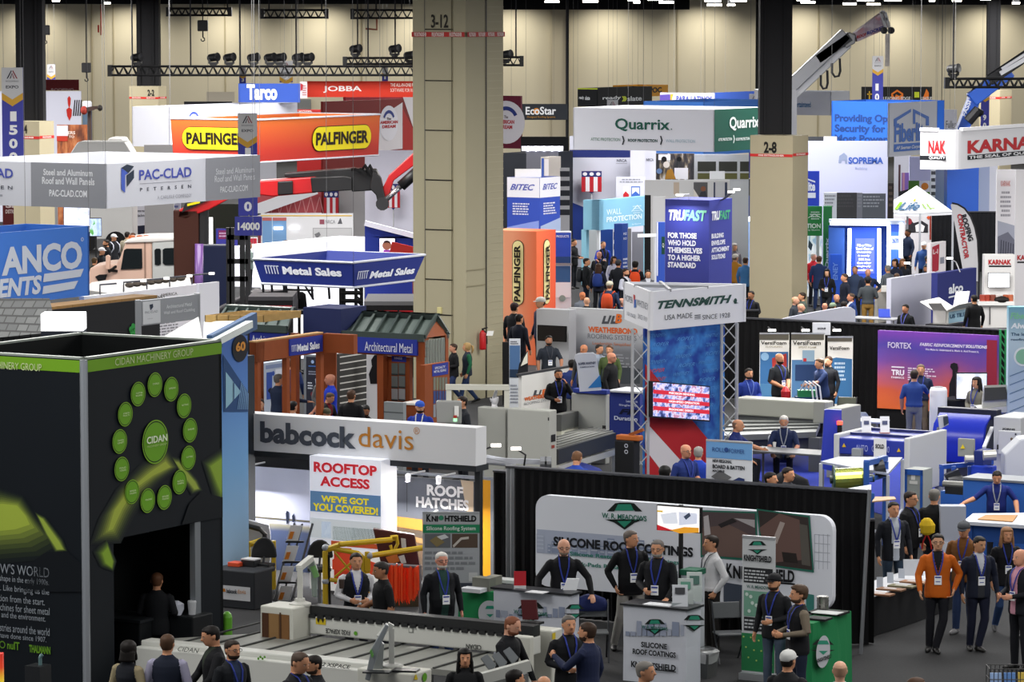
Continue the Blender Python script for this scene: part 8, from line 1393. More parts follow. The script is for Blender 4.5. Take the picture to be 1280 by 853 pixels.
o,f=sb('light_box','lit light box column lettered ROOFTOP ACCESS','light box',388,476,576,780,60.6,'#e9ebf4',dir='U',floor=1,th=.5,mat=M('#e4e7f2',.4,0,.35));ik=Ink(f).t('ROOFTOP',392.5,577,590,471.5,'#c22a34',bo=2).t('ACCESS',400.5,595,607.5,462.5,'#c22a34',bo=2).r(388,613.5,639,476,'#5a7da4',.006).t("WE'VE GOT",402,619,627.5,461.5,'#e4d22a',bo=2).t('YOU COVERED!',391.5,628.5,638,473,'#e4d22a',bo=2).dn(o,'lettering',.35);ik=Ink(f).r(388,647,672,476,'#d4dade').r(416,658,675,440,'#9aa4a2').r(440,660,676,476,'#7c8a88').r(402,652,672,414,'#b9c4d2').r(414,676,682,476,'#b8502c').r(388,684,770,476,'#eceae6',.01).r(418,684,730,440,'#b83a24',.014).pg([(416,700),(430,690),(476,706),(476,720),(416,712)],'#c8442a',.016).r(440,694,716,462,'#3a4456',.018).dn(o,'picture',.3)
o,f=bw('dark hatch wall lettered ROOF HATCHES with a wooden beam photo',480,596,603,760,62.2,'#3a3e46',dir='U',floor=1,th=.08,mat=mgrad('beam_photo',((0,'#3a2e24'),(.3,'#5a4632'),(.42,'#3a332c'),(.5,'#6a5238'),(.56,'#454850'),(.62,'#4a4e58'),(1,'#3f434c')),2,noise=.06,scale=4));ik=Ink(f).t('ROOF',534,605.5,619.5,579.5,'#eceaea',bo=2).t('HATCHES',520.5,620.5,634,586.5,'#eceaea',bo=2).t('for',542,637,644,566,'#eceaea').pg([(481,644),(530,650),(530,664),(481,656)],'#a87434').pg([(484,664),(530,674),(530,680),(484,672)],'#8a6a44').r(508.5,604,640,509.3,'#1f2126').pg([(576,600),(592,602),(592,640),(584,640)],'#c9b49a').dn(o)
o,f=bw('warm yellow panel at the right end of the dark hatch wall',595,615,601,775,62.,'#d8961c',dir='U',floor=1,th=.08);[MB().par(f.p(u,0,.0),f.ex.normalized()*.06,GV*-.05,f.ey*1.02).oj('frame_post',M('#6a6e76',.4,.3),o)for u in(1.,)]
MB().par(f.p(-6,1,.0),f.ex*7.1,GV*.06-Z*0,Z*.05).oj('top_frame',M('#6a6e76',.4,.3),o)
for k,x in enum((497,531,569)):
 q=f.p(f.uv(x,590)[0],1.,.55)+Z*.02;tt=tg_('spot_lamp',('left','middle','right')[k]+' small spot lamp over the dark hatch wall','spot lamp',q);MB().tu([q+Z*.06,q-f.n*.55+Z*.06],.015,6).oj('arm',M('#c9c9cc',.3,.4),tt);MB().lt(q,[(0,-.06),(.04,-.06),(.05,.05),(.02,.08),(0,.08)],12).oj('lamp_head',M('#e2e2e6',.4,0,.6),tt);l=area(q.x,q.y,q.z-.08,.12,.12,110,(1,.95,.88));l.rotation_euler=(rad(-36),0,rad(-30))
o,L,R=fbox('booth_counter','dark grey counter with a white name plate at the left of the hatch booth','counter',318,716,795,59,262,341,'#2c2e32',floor=1,bev=.02);CT=L.o.z+L.ey.z;ik=Ink(L).r(277.5,731.5,749,313,'#c9cacd').t('babcock',284,736,741.5,297,'#33363c',bo=2,off=.02).t('davis',297.5,736.5,742,308,'#b8792c',bo=0,off=.02).pg([(278.5,736),(282,736),(282.5,740),(279,740)],'#b8721e',.012).dn(o)
for x,w,hh,col,lab,nm in((295,.22,.07,'#d8502a','orange packet lying on the dark grey counter','packet'),(313,.26,.11,'#1b1c1f','black box with a white lid on the dark grey counter','box'),(330,.3,.05,'#17181a','flat black tray on the dark grey counter','tray')):
 q=P(x,706,59.6);o2=MB().box(V3((q.x,59.7,CT)),GU*w,GV*.2,hh).top(nm,M(col,.4),lab,nm,bev=.01)
 if nm=='box':MB().box(V3((q.x,59.7,CT+hh)),GU*w,GV*.2,.02).oj('lid','#d8d8da',o2)
def stool(px,ytop,ybot,dd,lab,base):
 q=P(px,ybot,dd);t=tg_('bar_stool',lab,'stool',V3((q.x,dd,0)));zt=P(px,ytop,dd).z;zb=q.z;w=.21;pts=[V3((q.x+w*cos(rad(a)),dd,zb+.03+(zt-zb-.03)*sin(rad(a))))for a in range(0,181,20)];pts=[V3((q.x+w*.95,dd,zb))]+pts+[V3((q.x-w*.95,dd,zb))];MB().pri(pts,(0,.06,0)).oj('backrest',M('#17191c',.5),t,bev=.02);MB().tu([(q.x,dd-.2,zb-.1),(q.x,dd+.02,zb+.02)],.02,6).oj('back_support',M('#3a3c40',.3,.5),t);MB().lt((q.x,dd-.2,zb-.18),[(0,0),(.19,0),(.2,.05),(.17,.09),(0,.09)],16).oj('seat',M('#17191c',.5),t);MB().tu([(q.x,dd-.2,.02),(q.x,dd-.2,zb-.16)],.03,8).oj('column',M('#8a8c90',.3,.7),t);MB().lt((q.x,dd-.2,0),[(0,0),(.22,0),(.2,.02),(.03,.05),(0,.05)],18).oj('foot',M('#8a8c90',.3,.7),t)
stool(330,672,698,59.9,'black bar stool with rounded back beside the dark grey counter',0);stool(400,675,698,58.8,'black bar stool with rounded back in front of the lit light box',0)
t=tg_('leaflet_rack','leaning black leaflet rack with four white and orange leaflets','leaflet rack',V3((P(365,760,60.4).x,60.4,0)));a,b=P(352,760,60.1),P(378,655,60.9);m=MB()
for dx in(-.13,.17):m.bar(V3((a.x+dx,60.1,0)),b+V3((dx,0,0)),.03,.03)
m.bar(V3((a.x,60.7,0)),b,.03,.03);m.oj('frame',M('#15161a',.4),t)
for k,(x,y)in enum(((368,667),(363.5,692.5),(358.5,718),(356,743))):
 lf=MB().pri(XP([(x-10,y+10),(x+4,y+11),(x+10,y-9.5),(x-5,y-10)],60.+.05*(3-k)),(0,.02,0)).oj('leaflet','#cfd0d2',t);MB().pri(XP([(x-8,y+7),(x-3,y+7),(x+0,y-2),(x-5,y-2)],59.985+.05*(3-k)),(0,.01,0)).oj('leaflet_picture',M('#c8782a'),lf);MB().par(P(x-11,y+12,59.95+.05*(3-k)),(.3,0,0),(0,.06,0),(0,0,.03)).oj('shelf_lip',M('#15161a',.4),t)
YEL=M('#c9a81e',.4);t=tg_('hatch_display','white roof hatch display with yellow safety rails behind the dark counter','hatch',V3((P(305,760,61).x,61,0)))
MB().pri(XP([(262,660),(280,643),(336,657),(338,670),(337,760),(262,760)],61.4),(0,.12,0)).oj('hatch_lid',M('#b9bcc4',.4),t);m=MB();m.tu([P(272,720,61.2),P(274,655,61.2),P(280,650,61.2),P(325,662,61.2),P(331,668,61.2),P(332,690,61.2)],.045,8);m.oj('black_hose',M('#15161a',.4),t)
m=MB();m.tu([P(266,664,60.9),P(300,676,60.9)],.05,8);m.tu([P(300,676,60.9),V3((P(300,676,60.9).x,60.9,.05))],.045,8);m.tu([P(309,682,60.8),P(327,676,60.8)],.05,8);m.bar(P(308,678,60.75),V3((P(308,678,60.75).x,60.75,.05)),.13,.1);m.tu([P(342,676,60.9),V3((P(342,676,60.9).x,60.9,.05))],.04,8);m.oj('yellow_rail',YEL,t);q=P(300,676,60.88);MB().ball(q,.07).oj('grey_joint',M('#9aa0a8',.4),t);MB().box(P(301,660,61.3),(.12,0,0),(0,.05,0),.12).oj('yellow_bracket',YEL,t)
t=tg_('safety_gate','yellow tubular safety gate with a long yellow rail in the hatch booth','gate',V3((P(440,770,58.2).x,58.2,0)));m=MB();y0=58.2
def YP(x,y,dd=y0):return P(x,y,dd)
m.tu([V3((YP(407,760).x,y0,.02)),YP(406.5,690),YP(409,686.5),YP(424,681.5)],.045,8);m.tu([YP(410,688),YP(416,686),YP(448,692),YP(454,697),YP(454,724)],.04,8);m.tu([YP(412,725),YP(454,730)],.035,8);m.tu([YP(424,681),YP(490,675,58.4)],.045,8);m.tu([YP(463,695),YP(530,685,58.5)],.045,8);m.tu([YP(418,690),YP(448,726)],.02,6);m.tu([YP(448,696),YP(418,722)],.02,6);m.tu([V3((YP(459,760).x,y0,.02)),YP(459,690)],.04,8);m.oj('yellow_tubes',YEL,t);m=MB();m.bar(YP(456,706),YP(463,706),.1,.2);m.oj('hinge',YEL,t);m=MB();[m.ball(YP(x,y),.06)for x,y in((407,685),(407,727),(462,695))];m.oj('grey_joint',M('#9aa0a8',.4),t);m=MB();m.tu([V3((YP(412.5,760).x,y0,.02)),YP(411,694)],.02,6);m.oj('black_rod','#17181a',t)
t=tg_('roof_hatch','tilted dark red roof hatch lid with a yellow handle','hatch',V3((P(498,760,59.4).x,59.4,0)));pts=XP([(466,661),(518,669),(528,727),(476,705)],59.2);MB().pri(pts,(0,.14,0)).oj('lid',M('#45161c',.4),t,bev=.02);m=MB();m.tu(XP([(488,672),(496,671),(497,680),(494,686),(496,688),(490,688),(488,682)],59.1),.03,6);m.oj('yellow_handle',YEL,t);MB().pri(XP([(488,670),(496,669),(496.5,676),(488.5,677)],59.12),(0,.03,0)).oj('yellow_block',YEL,t);MB().pri(XP([(501,673),(507,674),(508,686),(502,685)],59.15),(0,.01,0)).oj('label','#cfcfd0',t);MB().pri(XP([(482,697),(496,693),(500,702),(487,706)],59.15),(0,.01,0)).oj('orange_label','#c9733a',t);MB().pri(XP([(498,696),(505,694),(508,704),(502,705)],59.15),(0,.01,0)).oj('label','#cfcfd0',t)
q0=P(478,720,59.4);MB().par(V3((q0.x,59.4,0)),(.6,0,0),(0,.5,0),Z*(q0.z)).oj('curb_box',M('#4a4030',.6),t)
t=tg_('orange_fringe','bunch of bright orange plastic fringe hanging beside the hatch','fringe',V3((P(503,770,57.6).x,57.6,0)));m=MB();r=random.Random(8)
for i in range(46):
 x=482+i*.95+r.uniform(-.4,.4);dd=57.6+r.uniform(-.12,.12);yt=706+r.uniform(-2,2)+abs(i-20)*.12;m.pri([P(x-.9,yt,dd),P(x+.9,yt,dd),P(x+.9+r.uniform(-1,1),752+r.uniform(-4,6)-max(0,i-30)*.8,dd),P(x-.9,752+r.uniform(-4,4)-max(0,i-30)*.8,dd)],(0,.02,0))
o=m.oj('strips',M('#ff5018',.5,var=.15),t);o['kind']='stuff';m=MB();m.tu([P(480,706,57.6),P(526,709,57.6)],.03,6)
for x in(481,525):q=P(x,707,57.6);m.tu([(q.x,q.y,0),q],.025,6)
m.oj('rail',M('#8a8c90',.4,.4),t)
bn,f,t=ru(528.5,599.5,641.5,783,57.2,'grey roll-up banner with a green band behind the white-bearded man','#a9acb2');ik=Ink(f).r(528.5,641.5,654.5,599.5,'#b9bcc0',.006).t('K',533,643,652.3,539,'#17181a',bo=2,off=.02).t('NI',539.5,645,652.3,547.5,'#17181a',bo=2,off=.02).dc(551.5,647.5,3.2,'#3a8a6a',.02,14).t('HTSHIELD',556,644.5,652.3,595.5,'#17181a',bo=2,off=.02).r(528.5,656,666.5,599.5,'#27855c').t('Silicone Roofing System',533,658,664.5,594.5,'#cfe2d8',off=.02).r(531,667.5,685,563,'#6a6c70').pg([(537,676),(546,670),(556,678),(546,684)],'#8a7a54',.014).pg([(546,671),(556,668),(561,672),(552,675)],'#d6d8da',.016).r(565,667.5,685,597,'#5a4a40').pg([(566,682),(576,672),(586,671),(586,674),(577,675),(567,685)],'#c9c2ba',.014)
ik.ln_(531,688,714,596,4,'#85888e',14).r(586,716,727,597,'#c9cacc').r(573,729,747,597,'#3f4350').pg([(574,740),(580,733),(590,737),(594,742),(585,744)],'#c2c4c8',.014).r(573,747,783,599,'#7a7d84').ln_(575,750,772,594,4,'#d4d6da',15).dn(bn)
drape('drape','black drape right of the warm yellow panel',617,634,590,760,60.4)
drape('drape','narrow light grey curtain between the black drapes',632.5,645,584,706,59.2,'#8f9296',floor=1,pitch=.08,amp=.03)
ob,FD=drape('drape','long black drape behind the white coatings display',643,1086,615,800,55.6)
pb=G(1076,818);MB().tu([pb,P(1087,612,pb.y)],.03,8).top('drape_pole',M('#8f9296',.35,.6),'grey steel upright at the right end of the long black drape','pole')
drape('drape','short black side drape beside the grey steel upright',1076,1092,650,815,55.8,dir='X')
d=54.9;sky=mgrad('white_print',((0,'#c6c8d2'),(1,'#cfd1da')),2);c,h=cnr(1041,646,765,d);A=al(c,-GU,669.5);ex=c-A;N=GU.cross(Z);F_=Face(A,ex,Z*h);m=MB();pr=[];rr_=.3
def rc(u0,v0,u1,v1,r,k=6):
 out=[]
 for cx,cy,a0 in((u1-r,v1-r,0),(u0+r,v1-r,90),(u0+r,v0+r,180),(u1-r,v0+r,270)):out+=[(cx+r*cos(rad(a0+90*i/k)),cy+r*sin(rad(a0+90*i/k)))for i in range(k+1)]
 return out
t=tg_('display_wall','wide white fabric display lettered SILICONE ROOF COATINGS','display wall',V3(((A.x+c.x)/2,(A.y+c.y)/2,0)));W_,H_=ex.length,h;eu=ex.normalized()
bn=MB().pri([A+eu*u+Z*v for u,v in rc(0,0,W_,H_,.22)],GV*.12).oj('fabric_panel',M('#dcdfe8',.7),t);ik=Ink(F_)
for u in(.08,.92):q=F_.p(u,0,-.06);MB().box(V3((q.x,q.y,0)),GU*.5,GV*.4,.04).oj('foot',M('#8f9296',.4,.4),t);MB().box(V3((q.x,q.y,0)),GU*.06,GV*.04,q.z+.1).oj('leg',M('#8f9296',.4,.4),t)
r=random.Random(6);x=671.
ik.ur(.005,.36,.36,.62,'#aab2c6',.004)
while x<820:
 w=r.uniform(4,11);hh=r.uniform(8,26);yb=690+(x-669)*.06;ik.r(x,yb-hh,yb,x+w,r.choice(('#8792ac','#9aa4bc','#7b88a6','#a6aec2','#8f9ab4')),.008);
 for k in range(int(hh/5)):ik.r(x+.8,yb-hh+2+k*5,yb-hh+3.6+k*5,x+w-.8,'#b9c0d0',.01)
 x+=w*r.uniform(.9,1.6)
def meadows(ik,x,y,s,txt=True):
 ik.pg([(x-22*s,y-4*s),(x-13*s,y-4*s),(x-9*s,y-9*s),(x+9*s,y-9*s),(x+13*s,y-4*s),(x+22*s,y-4*s),(x+12*s,y-14*s),(x+6*s,y-15*s),(x-6*s,y-15*s),(x-12*s,y-14*s)],'#17201e').pg([(x-12*s,y-5*s),(x-8*s,y-13*s),(x+8*s,y-13*s),(x+12*s,y-5*s)],'#2c8a70',.014)
 ik.pg([(x-25*s,y+6*s),(x+25*s,y+6*s),(x+13*s,y+10*s),(x,y+19*s),(x-13*s,y+10*s)],'#17201e').pg([(x-9*s,y+8*s),(x+9*s,y+8*s),(x,y+16*s)],'#2c8a70',.014)
 if txt:ik.t('W. R. MEADOWS',x-28*s,y-2.6*s,y+4.2*s,x+28*s,'#246a58',off=.02)
meadows(ik,781,643.5,1.);ik.t('SILICONE ROOF COATINGS',692.5,670.5,682.5,867,'#1d1f24',bo=2,off=.02).t('Silicone Restoration Roof Coatings',713,689.5,696,850,'#2c7a6c',off=.02).t('Walk-Pads Repair & Waterproofing',712,701.5,708,848,'#2c7a6c',off=.02)
ik.pg([(876,638),(946,640),(948,702),(876,697)],'#2a6a5a').pg([(878,640),(944,642),(946,699),(878,694)],'#54484a',.012).pg([(878,660),(912,656),(944,672),(946,699),(878,694)],'#6a5650',.014).pg([(880,646),(886,644),(889,668),(881,670)],'#b9b4b6',.016).pg([(918,648),(944,650),(944,660)],'#a9a4a6',.016).pg([(898,656),(916,648),(922,652),(902,660)],'#2a2628',.018)
ik.pg([(946,636),(1013,645),(1018,716),(954,707)],'#2a6a5a',.016).pg([(948,638),(1011,647),(1016,713),(956,705)],'#3a3230',.018).pg([(950,660),(975,642),(1000,650),(1006,700),(960,704)],'#6a524c',.02).pg([(976,652),(982,654),(972,680),(966,677)],'#a89a94',.022).pg([(1000,655),(1010,657),(1014,708),(1003,706)],'#5a5650',.022).pg([(978,690),(996,692),(998,704),(980,702)],'#2a2422',.022)
for i in range(4):ik.r(1018+i*5.5,668,712,1018.6+i*5.5,'#a9adb8');ik.r(1018,668+i*11,668.7+i*11,1038,'#a9adb8')
ik.t('K',909,704,722,917,'#17181c',bo=2,off=.03).t('NI',917.5,707,723,930,'#17181c',bo=2,off=.03).dc(936,715,5.5,'#2c6a5c',.03).t('HTSHIELD',942.5,709,724.5,994,'#17181c',bo=2,off=.03).r(938,725,727,994,'#17181c').pg([(905,728),(955,736),(955,775),(905,768)],'#4a5262',.012).pg([(1008,742),(1018,744),(1018,765),(1008,765)],'#3a7a72',.012).dn(bn)
tvo,f=tv('television with red and yellow graphics on a black stand in the coatings booth',820.5,876,635,667.5,54.1,M('#f0ecea',.3,0,.8),dir='U',pole=1,base=0);ik=Ink(f).pg([(822,656),(838,662),(855,664),(822,663)],'#b8202a',.012).pg([(838,663),(856,659),(874,660),(874,666),(850,667)],'#d8962a',.014).pg([(826,643),(846,640),(848,655),(830,655)],'#d4d8e2',.012).pg([(849,640),(872,642),(872,655),(849,657)],'#c9cede',.012).pg([(855,646),(862,641),(864,645),(858,650)],'#3a4456',.014).r(822,638,640,829,'#c8a83a',.014).dn(tvo,'picture',.6)
def counter(name,lab,xc,yt,d,xl,xr):
 c,h,L,R=faces(xc,yt,yt+10,d,xl,xr);zt_=c.z+h;c.z=0;t=tg_(name,lab,'counter',c-L.ex/2+R.ex/2);L.o.z=R.o.z=0;L.ey=R.ey=Z*zt_;n=12;m=MB();rr=random.Random(int(xc))
 a,b=-L.ex,R.ex;per=[c,c+a,c+a+b,c+b];cent=c+a/2+b/2
 rings=[]
 for v in(0,.25,.5,.75,1):
  ring=[]
  for k in range(4):
   p,q=per[k],per[(k+1)%4]
   for i in range(n):
    w=p.lerp(q,i/n);o_=(w-cent);o_.z=0;ring.append(V3((w.x,w.y,0))-o_.normalized()*(.025*(1-abs(2*v-1))*(1 if 0<i<n else.2))+Z*zt_*v)
  rings.append(ring)
 m.loft(rings);body=m.oj('printed_cover',M('#ccd0da',.7),t);MB().box(V3((cent.x,cent.y,zt_)),GU*(a.length+.08),GV*(b.length+.06),.03).oj('top',M('#25272b',.35),t);return t,body,L,R,zt_+.03
def skyl(ik,x0,x1,yb,seed,hmax=14):
 r=random.Random(seed);x=x0
 while x<x1:w=r.uniform(4,9);ik.r(x,yb-r.uniform(4,hmax),yb,min(x+w,x1),r.choice(('#9aa2b6','#8b95ac','#a6adbe')),.004);x+=w*1.2
t,body,L,R,CZ1=counter('booth_counter','left white printed counter of the coatings booth, seen from behind the pointing man',712,745,53.6,617,724);ik=Ink(L);skyl(ik,620,708,772,3);meadows(ik,664,764,.75);ik.on(R);meadows(ik,718,764,.55,False);ik.dn(body)
t,body,L,R,CZ2=counter('booth_counter','right white printed counter lettered SILICONE ROOF COATINGS',858,764,52.2,779,876);ik=Ink(L);skyl(ik,782,856,795,4,20);meadows(ik,819,783,.58);ik.t('SILICONE',802.5,802,809,835,'#2a2c30',bo=2,off=.03).t('ROOF COATINGS',792,810.5,817.5,846,'#2a2c30',bo=2,off=.03).t('KNIGHTSHIELD',790,826,834,846,'#2a2c30',bo=2,off=.03).r(808,835.5,836.8,846,'#2a2c30',.03).on(R);meadows(ik,867,778,.6,False);ik.dn(body)
def flat(px,py,z,w,dp,hh,col,nm,lab,cat,rot=.0):q=PZ(px,py,z);u=GU*cos(rot)+GV*sin(rot);v=GV*cos(rot)-GU*sin(rot);return MB().box(V3((q.x,q.y,z)),u*w,v*dp,hh).top(nm,M(col),lab,cat)
flat(671,741,CZ1,.3,.2,.012,'#c9cace','leaflet','white sheets lying on the left coatings counter','paper');flat(652,739,CZ1,.25,.14,.02,'#3a3c42','tablet','dark tablet lying on the left coatings counter','tablet')
q=PZ(714,738,CZ1);tt=MB().pri([V3((q.x-.12,q.y,CZ1)),V3((q.x+.08,q.y-.02,CZ1)),V3((q.x+.12,q.y+.05,CZ1+.16)),V3((q.x-.06,q.y+.07,CZ1+.16))],(0,.05,0)).top('leaflet_stack','#cdd0d4','white leaflet stack leaning at the right end of the left counter','leaflet')
q=PZ(650,738,CZ1);tt=tg_('sign_card','small red card sign standing at the left counter','sign',V3((q.x,q.y+.1,CZ1)));MB().pri([tt.location+V3((-.09,0,0)),tt.location+V3((.09,0,0)),tt.location+V3((.09,.04,.26)),tt.location+V3((-.09,.04,.26))],(0,.01,0)).oj('card','#a8202a',tt);MB().box(tt.location,(.18,0,0),(0,.08,0),.05).oj('base','#c9c9cc',tt)
flat(824,756.5,CZ2,.42,.22,.012,'#d4d6da','papers','white papers under the bearded man\'s hand on the right counter','paper')
for k,(px,py,hh,c)in enum(((850,758,.3,'#c2c6cc'),(857,755,.36,'#aeb6b4'),(868,752,.42,'#b9c2c0'))):
 q=PZ(px,py,CZ2);tt=tg_('leaflet_holder',('front','middle','rear')[k]+' leaflet holder on the right coatings counter','leaflet holder',V3((q.x,q.y,CZ2)));b_=tt.location;MB().pri([b_+V3((-.11,-.03,0)),b_+V3((.11,-.05,0)),b_+V3((.11,.03,hh)),b_+V3((-.11,.05,hh))],(0,.02,0)).oj('leaflets',M(c),tt);MB().pri([b_+V3((-.07,-.0,hh*.6)),b_+V3((.07,-.01,hh*.6)),b_+V3((.07,.028,hh*.88)),b_+V3((-.07,.038,hh*.88))],(0,-.012,0)).oj('picture',M(('#3a3c40','#5a8a78','#4a6a62')[k]),tt);MB().box(b_+V3((0,.03,0)),(.24,0,0),(0,.12,0),.05).oj('base',M('#9aa2a6',.2),tt)
q=PZ(868,750,.0);q=P(866,735,54.);tt=tg_('display_box','green topped display box behind the right counter','box',V3((q.x,54.,0)));MB().box(V3((q.x,54.,0)),GU*.24,GV*.3,P(868,718,54.).z).oj('body','#aeb4ba',tt);MB().box(V3((q.x,54.,P(868,718,54.).z)),GU*.27,GV*.33,.08).oj('top','#1f5a44',tt)
def clothtable(lab,xc,yt,d,xl,xr,col,emblem=None,hg=.012):
 c,h,L,R=faces(xc,yt,yt+5,d,xl,xr);zt_=c.z+h;c.z=0;L.o.z=R.o.z=.01;L.ey=R.ey=Z*(zt_-.01);a,b=-L.ex,R.ex;cent=c+a/2+b/2;per=[c,c+a,c+a+b,c+b];t=tg_('cloth_table',lab,'table',cent);m=MB();n=10;rings=[];r=random.Random(int(xc))
 fl=[[r.uniform(-.02,.03)for _ in range(n*4)]for _ in range(1)][0]
 for v in(0,.3,.6,1):
  ring=[]
  for k in range(4):
   p,q=per[k],per[(k+1)%4]
   for i in range(n):w=p.lerp(q,i/n);o_=(w-cent).normalized();ring.append(V3((w.x,w.y,.01))+o_*((1-v)*(.05+fl[k*n+i]))+Z*(zt_-.01)*v)
  rings.append(ring)
 m.loft(rings);m.oj('cloth',M(col,.8),t);return t,L,R,zt_
t,L,R,TZ=clothtable('green clothed table between the roll-up banner and the left counter',632,742,55.6,575,645,'#1f7a48');ik=Ink(Face(L.o+L.n*.07,L.ex,L.ey)).dc(613,768,15,'#b9bcc2',.01,28,17);meadows(ik,613,764,.5,False);ik.t('KNIGHT',605,776,780,621,'#17181a',bo=2).dn(t)
for k,(px,py,w,dp,hh,c,nm,lab)in enum(((605,738,.3,.2,.2,'#6f7068','sample_block','tall grey-green sample block on the green clothed table'),(618,736,.16,.2,.2,'#7d7c72','sample_block','narrow grey sample block on the green clothed table'),(592,740,.35,.22,.06,'#c9cbd0','leaflet_stack','white leaflet stack at the left of the green clothed table'),(634,728,.5,.25,.05,'#c6c9c8','leaflet_stack','wide white leaflet stack at the back of the green clothed table'))):flat(px,py,TZ,w,dp,hh,c,nm,lab,nm.split('_')[-1])
c,h,L,R=faces(1018,778,783,51.4,1000,1063);t,L,R,TZ2=clothtable('green clothed table with a white round emblem near the two men at right',1016,780,51.,990,1064,'#1f7a48');ik=Ink(Face(R.o+R.n*.07,R.ex,R.ey)).dc(1028,815,20,'#b9bcc2',.012,32,20);meadows(ik,1028,809,.62,False);ik.t('KNIGHTSHIELD',1019,824,829,1037,'#17181a',bo=2,off=.03).dn(t)
flat(1036,767,TZ2,.5,.35,.03,'#1b1c1e','display_tray','large black tray with a white sheet on the right green table','tray');flat(1034,766.5,TZ2+.03,.4,.25,.01,'#c6c9c8','leaflet','white sheet in the large black tray','paper');flat(1024,775,TZ2,.3,.25,.03,'#1b1c1e','display_tray','small black tray at the front of the right green table','tray')
q=PZ(1029.5,766,TZ2);tt=tg_('metal_can','shiny metal paint can on the right green table','can',V3((q.x,q.y+.15,TZ2)));MB().lt(tt.location,[(0,0),(.085,0),(.09,.01),(.085,.02),(.085,.19),(.09,.2),(.08,.21),(0,.205)],18).oj('can',M('#9c9a94',.25,.8),tt,smooth=0);MB().tu([tt.location+V3((-.09,0,.15)),tt.location+V3((-.05,-.09,.1)),tt.location+V3((.05,-.09,.1)),tt.location+V3((.09,0,.15))],.004,5).oj('handle',M('#6a6a68',.3,.8),tt)
bn,f,t=ru(927,968,673.5,858,52.6,'narrow roll-up banner with a green foot beside the man in black cap','#c2c5c8',dir='U');ik=Ink(f);meadows(ik,947,684,.5,False);ik.t('KNIGHTSHIELD',930.5,693,701,965,'#17181a',bo=2,off=.02).r(930,709,728,966,'#25272a').ln_(931,711,727,965,4,'#b9bcc0',3).t('W. R. MEADOWS',934,731,735,964,'#2c5a50',off=.02).r(930,738,770,966,'#6f9c88');[ik.dc(934+(i*7)%30,743+(i*11)%26,2.4,'#c4d4cc',.014,8)for i in range(10)];ik.r(930,771,788,966,'#25272a').ln_(931,773,786,965,3,'#b9bcc0',5).r(927,791,838,968,'#2a7a4a');[ik.dc(930+(i*13)%36,796+(i*17)%38,1.2,'#a8c86a',.014,8)for i in range(12)];ik.dn(bn)
def folding_chair(px,py,d,lab,col='#4a4c50',face=0):
 q=P(px,py,d);t=tg_('folding_chair',lab,'chair',V3((q.x,d,0)));b=t.location;A=Matrix.Rotation(face,3,'Z');w=lambda x,y,z:b+A@V3((x,y,z));m=MB();m.pri([w(-.22,.18,.62),w(.22,.18,.62),w(.23,.22,.86),w(-.23,.22,.86)],A@V3((0,.03,0)));m.oj('backrest',M(col,.5),t,bev=.015);m=MB();m.pri([w(-.22,-.22,.45),w(.22,-.22,.45),w(.22,.18,.44),w(-.22,.18,.44)],V3((0,0,-.035)));m.oj('seat',M(col,.5),t,bev=.015)
 for s in(-1,1):MB().tu([w(s*.22,.23,.88),w(s*.22,.05,.44),w(s*.22,-.25,.0)],.014,6).oj('leg',M('#3c3e42',.35,.6),t);MB().tu([w(s*.20,-.15,.44),w(s*.20,.26,.0)],.014,6).oj('leg',M('#3c3e42',.35,.6),t)
folding_chair(742,790,54.4,'grey folding chair with a blue jacket over its back between the counters','#5c5f60');q=P(738,735,54.6);m=MB();m.loft([[V3((q.x,54.62,z))+V3((cos(a)*rx,sin(a)*.12,0))for a in[k*.5236 for k in range(12)]]for z,rx in((.72,.26),(.82,.27),(.9,.22),(.95,.08))]);m.top('jacket',M('#232c5a',.85),'dark blue jacket hung over the grey folding chair','jacket',smooth=1)
folding_chair(1057,500,84,'olive grey folding chair right of the last foam banner','#55584a',-.3)
folding_chair(912,800,54.3,'grey folding chair behind the man in the white shirt','#54575a',.2)
t=tg_('waste_bin','grey waste bin with a clear plastic liner beside the right counter','bin',G(878,846));b=t.location;z1=P(878,815,b.y).z;MB().loft([[b+GU*sx*w+GV*sy*w+Z*z for sx,sy in((-1,-1),(1,-1),(1,1),(-1,1))]for w,z in((.15,0),(.18,z1))]).oj('body',M('#4a4c4c',.5),t);r=random.Random(2);m=MB();m.loft([[b+GU*(w*cos(a))*1.2*r.uniform(.95,1.05)+GV*(w*sin(a))*1.2+Z*(z+r.uniform(-.015,.02))for a in[k*.3927 for k in range(16)]]for w,z in((.185,z1-.14),(.195,z1-.04),(.2,z1+.02),(.175,z1+.035))],cap=0);m.oj('liner',M('#c9cbcc',.2,alpha=.55),t)
t,L,R,TZ3=clothtable('black clothed sample table with a white top along the aisle at right',1089,748,56.4,1040,1196,'#121316');cent=t.location;c0=L.o+L.ex;c0.z=TZ3;MB().par(c0-L.ex-Z*0,L.ex,R.ex,Z*.012).oj('white_top',M('#b9bbc0',.6),t)
for k,(px,py)in enum(((1100,744),(1114,738),(1128,734),(1143,729))):
 q=PZ(px,py,TZ3+.012);tt=tg_('roof_sample',('brown sample board with a label, nearest on the white topped table','second brown sample board on the white topped table','third brown sample board, with a green tint, on the white topped table','farthest brown sample board on the white topped table')[k],'sample board',q);MB().box(q,GU*.42,GV*.22,.025).oj('board',M(('#8a6248','#80604a','#6f6a52','#8f6a50')[k],var=.2),tt);MB().box(q+Z*.025+GU*-.02,GU*.2,GV*.06,.004).oj('label','#c9cacc',tt)
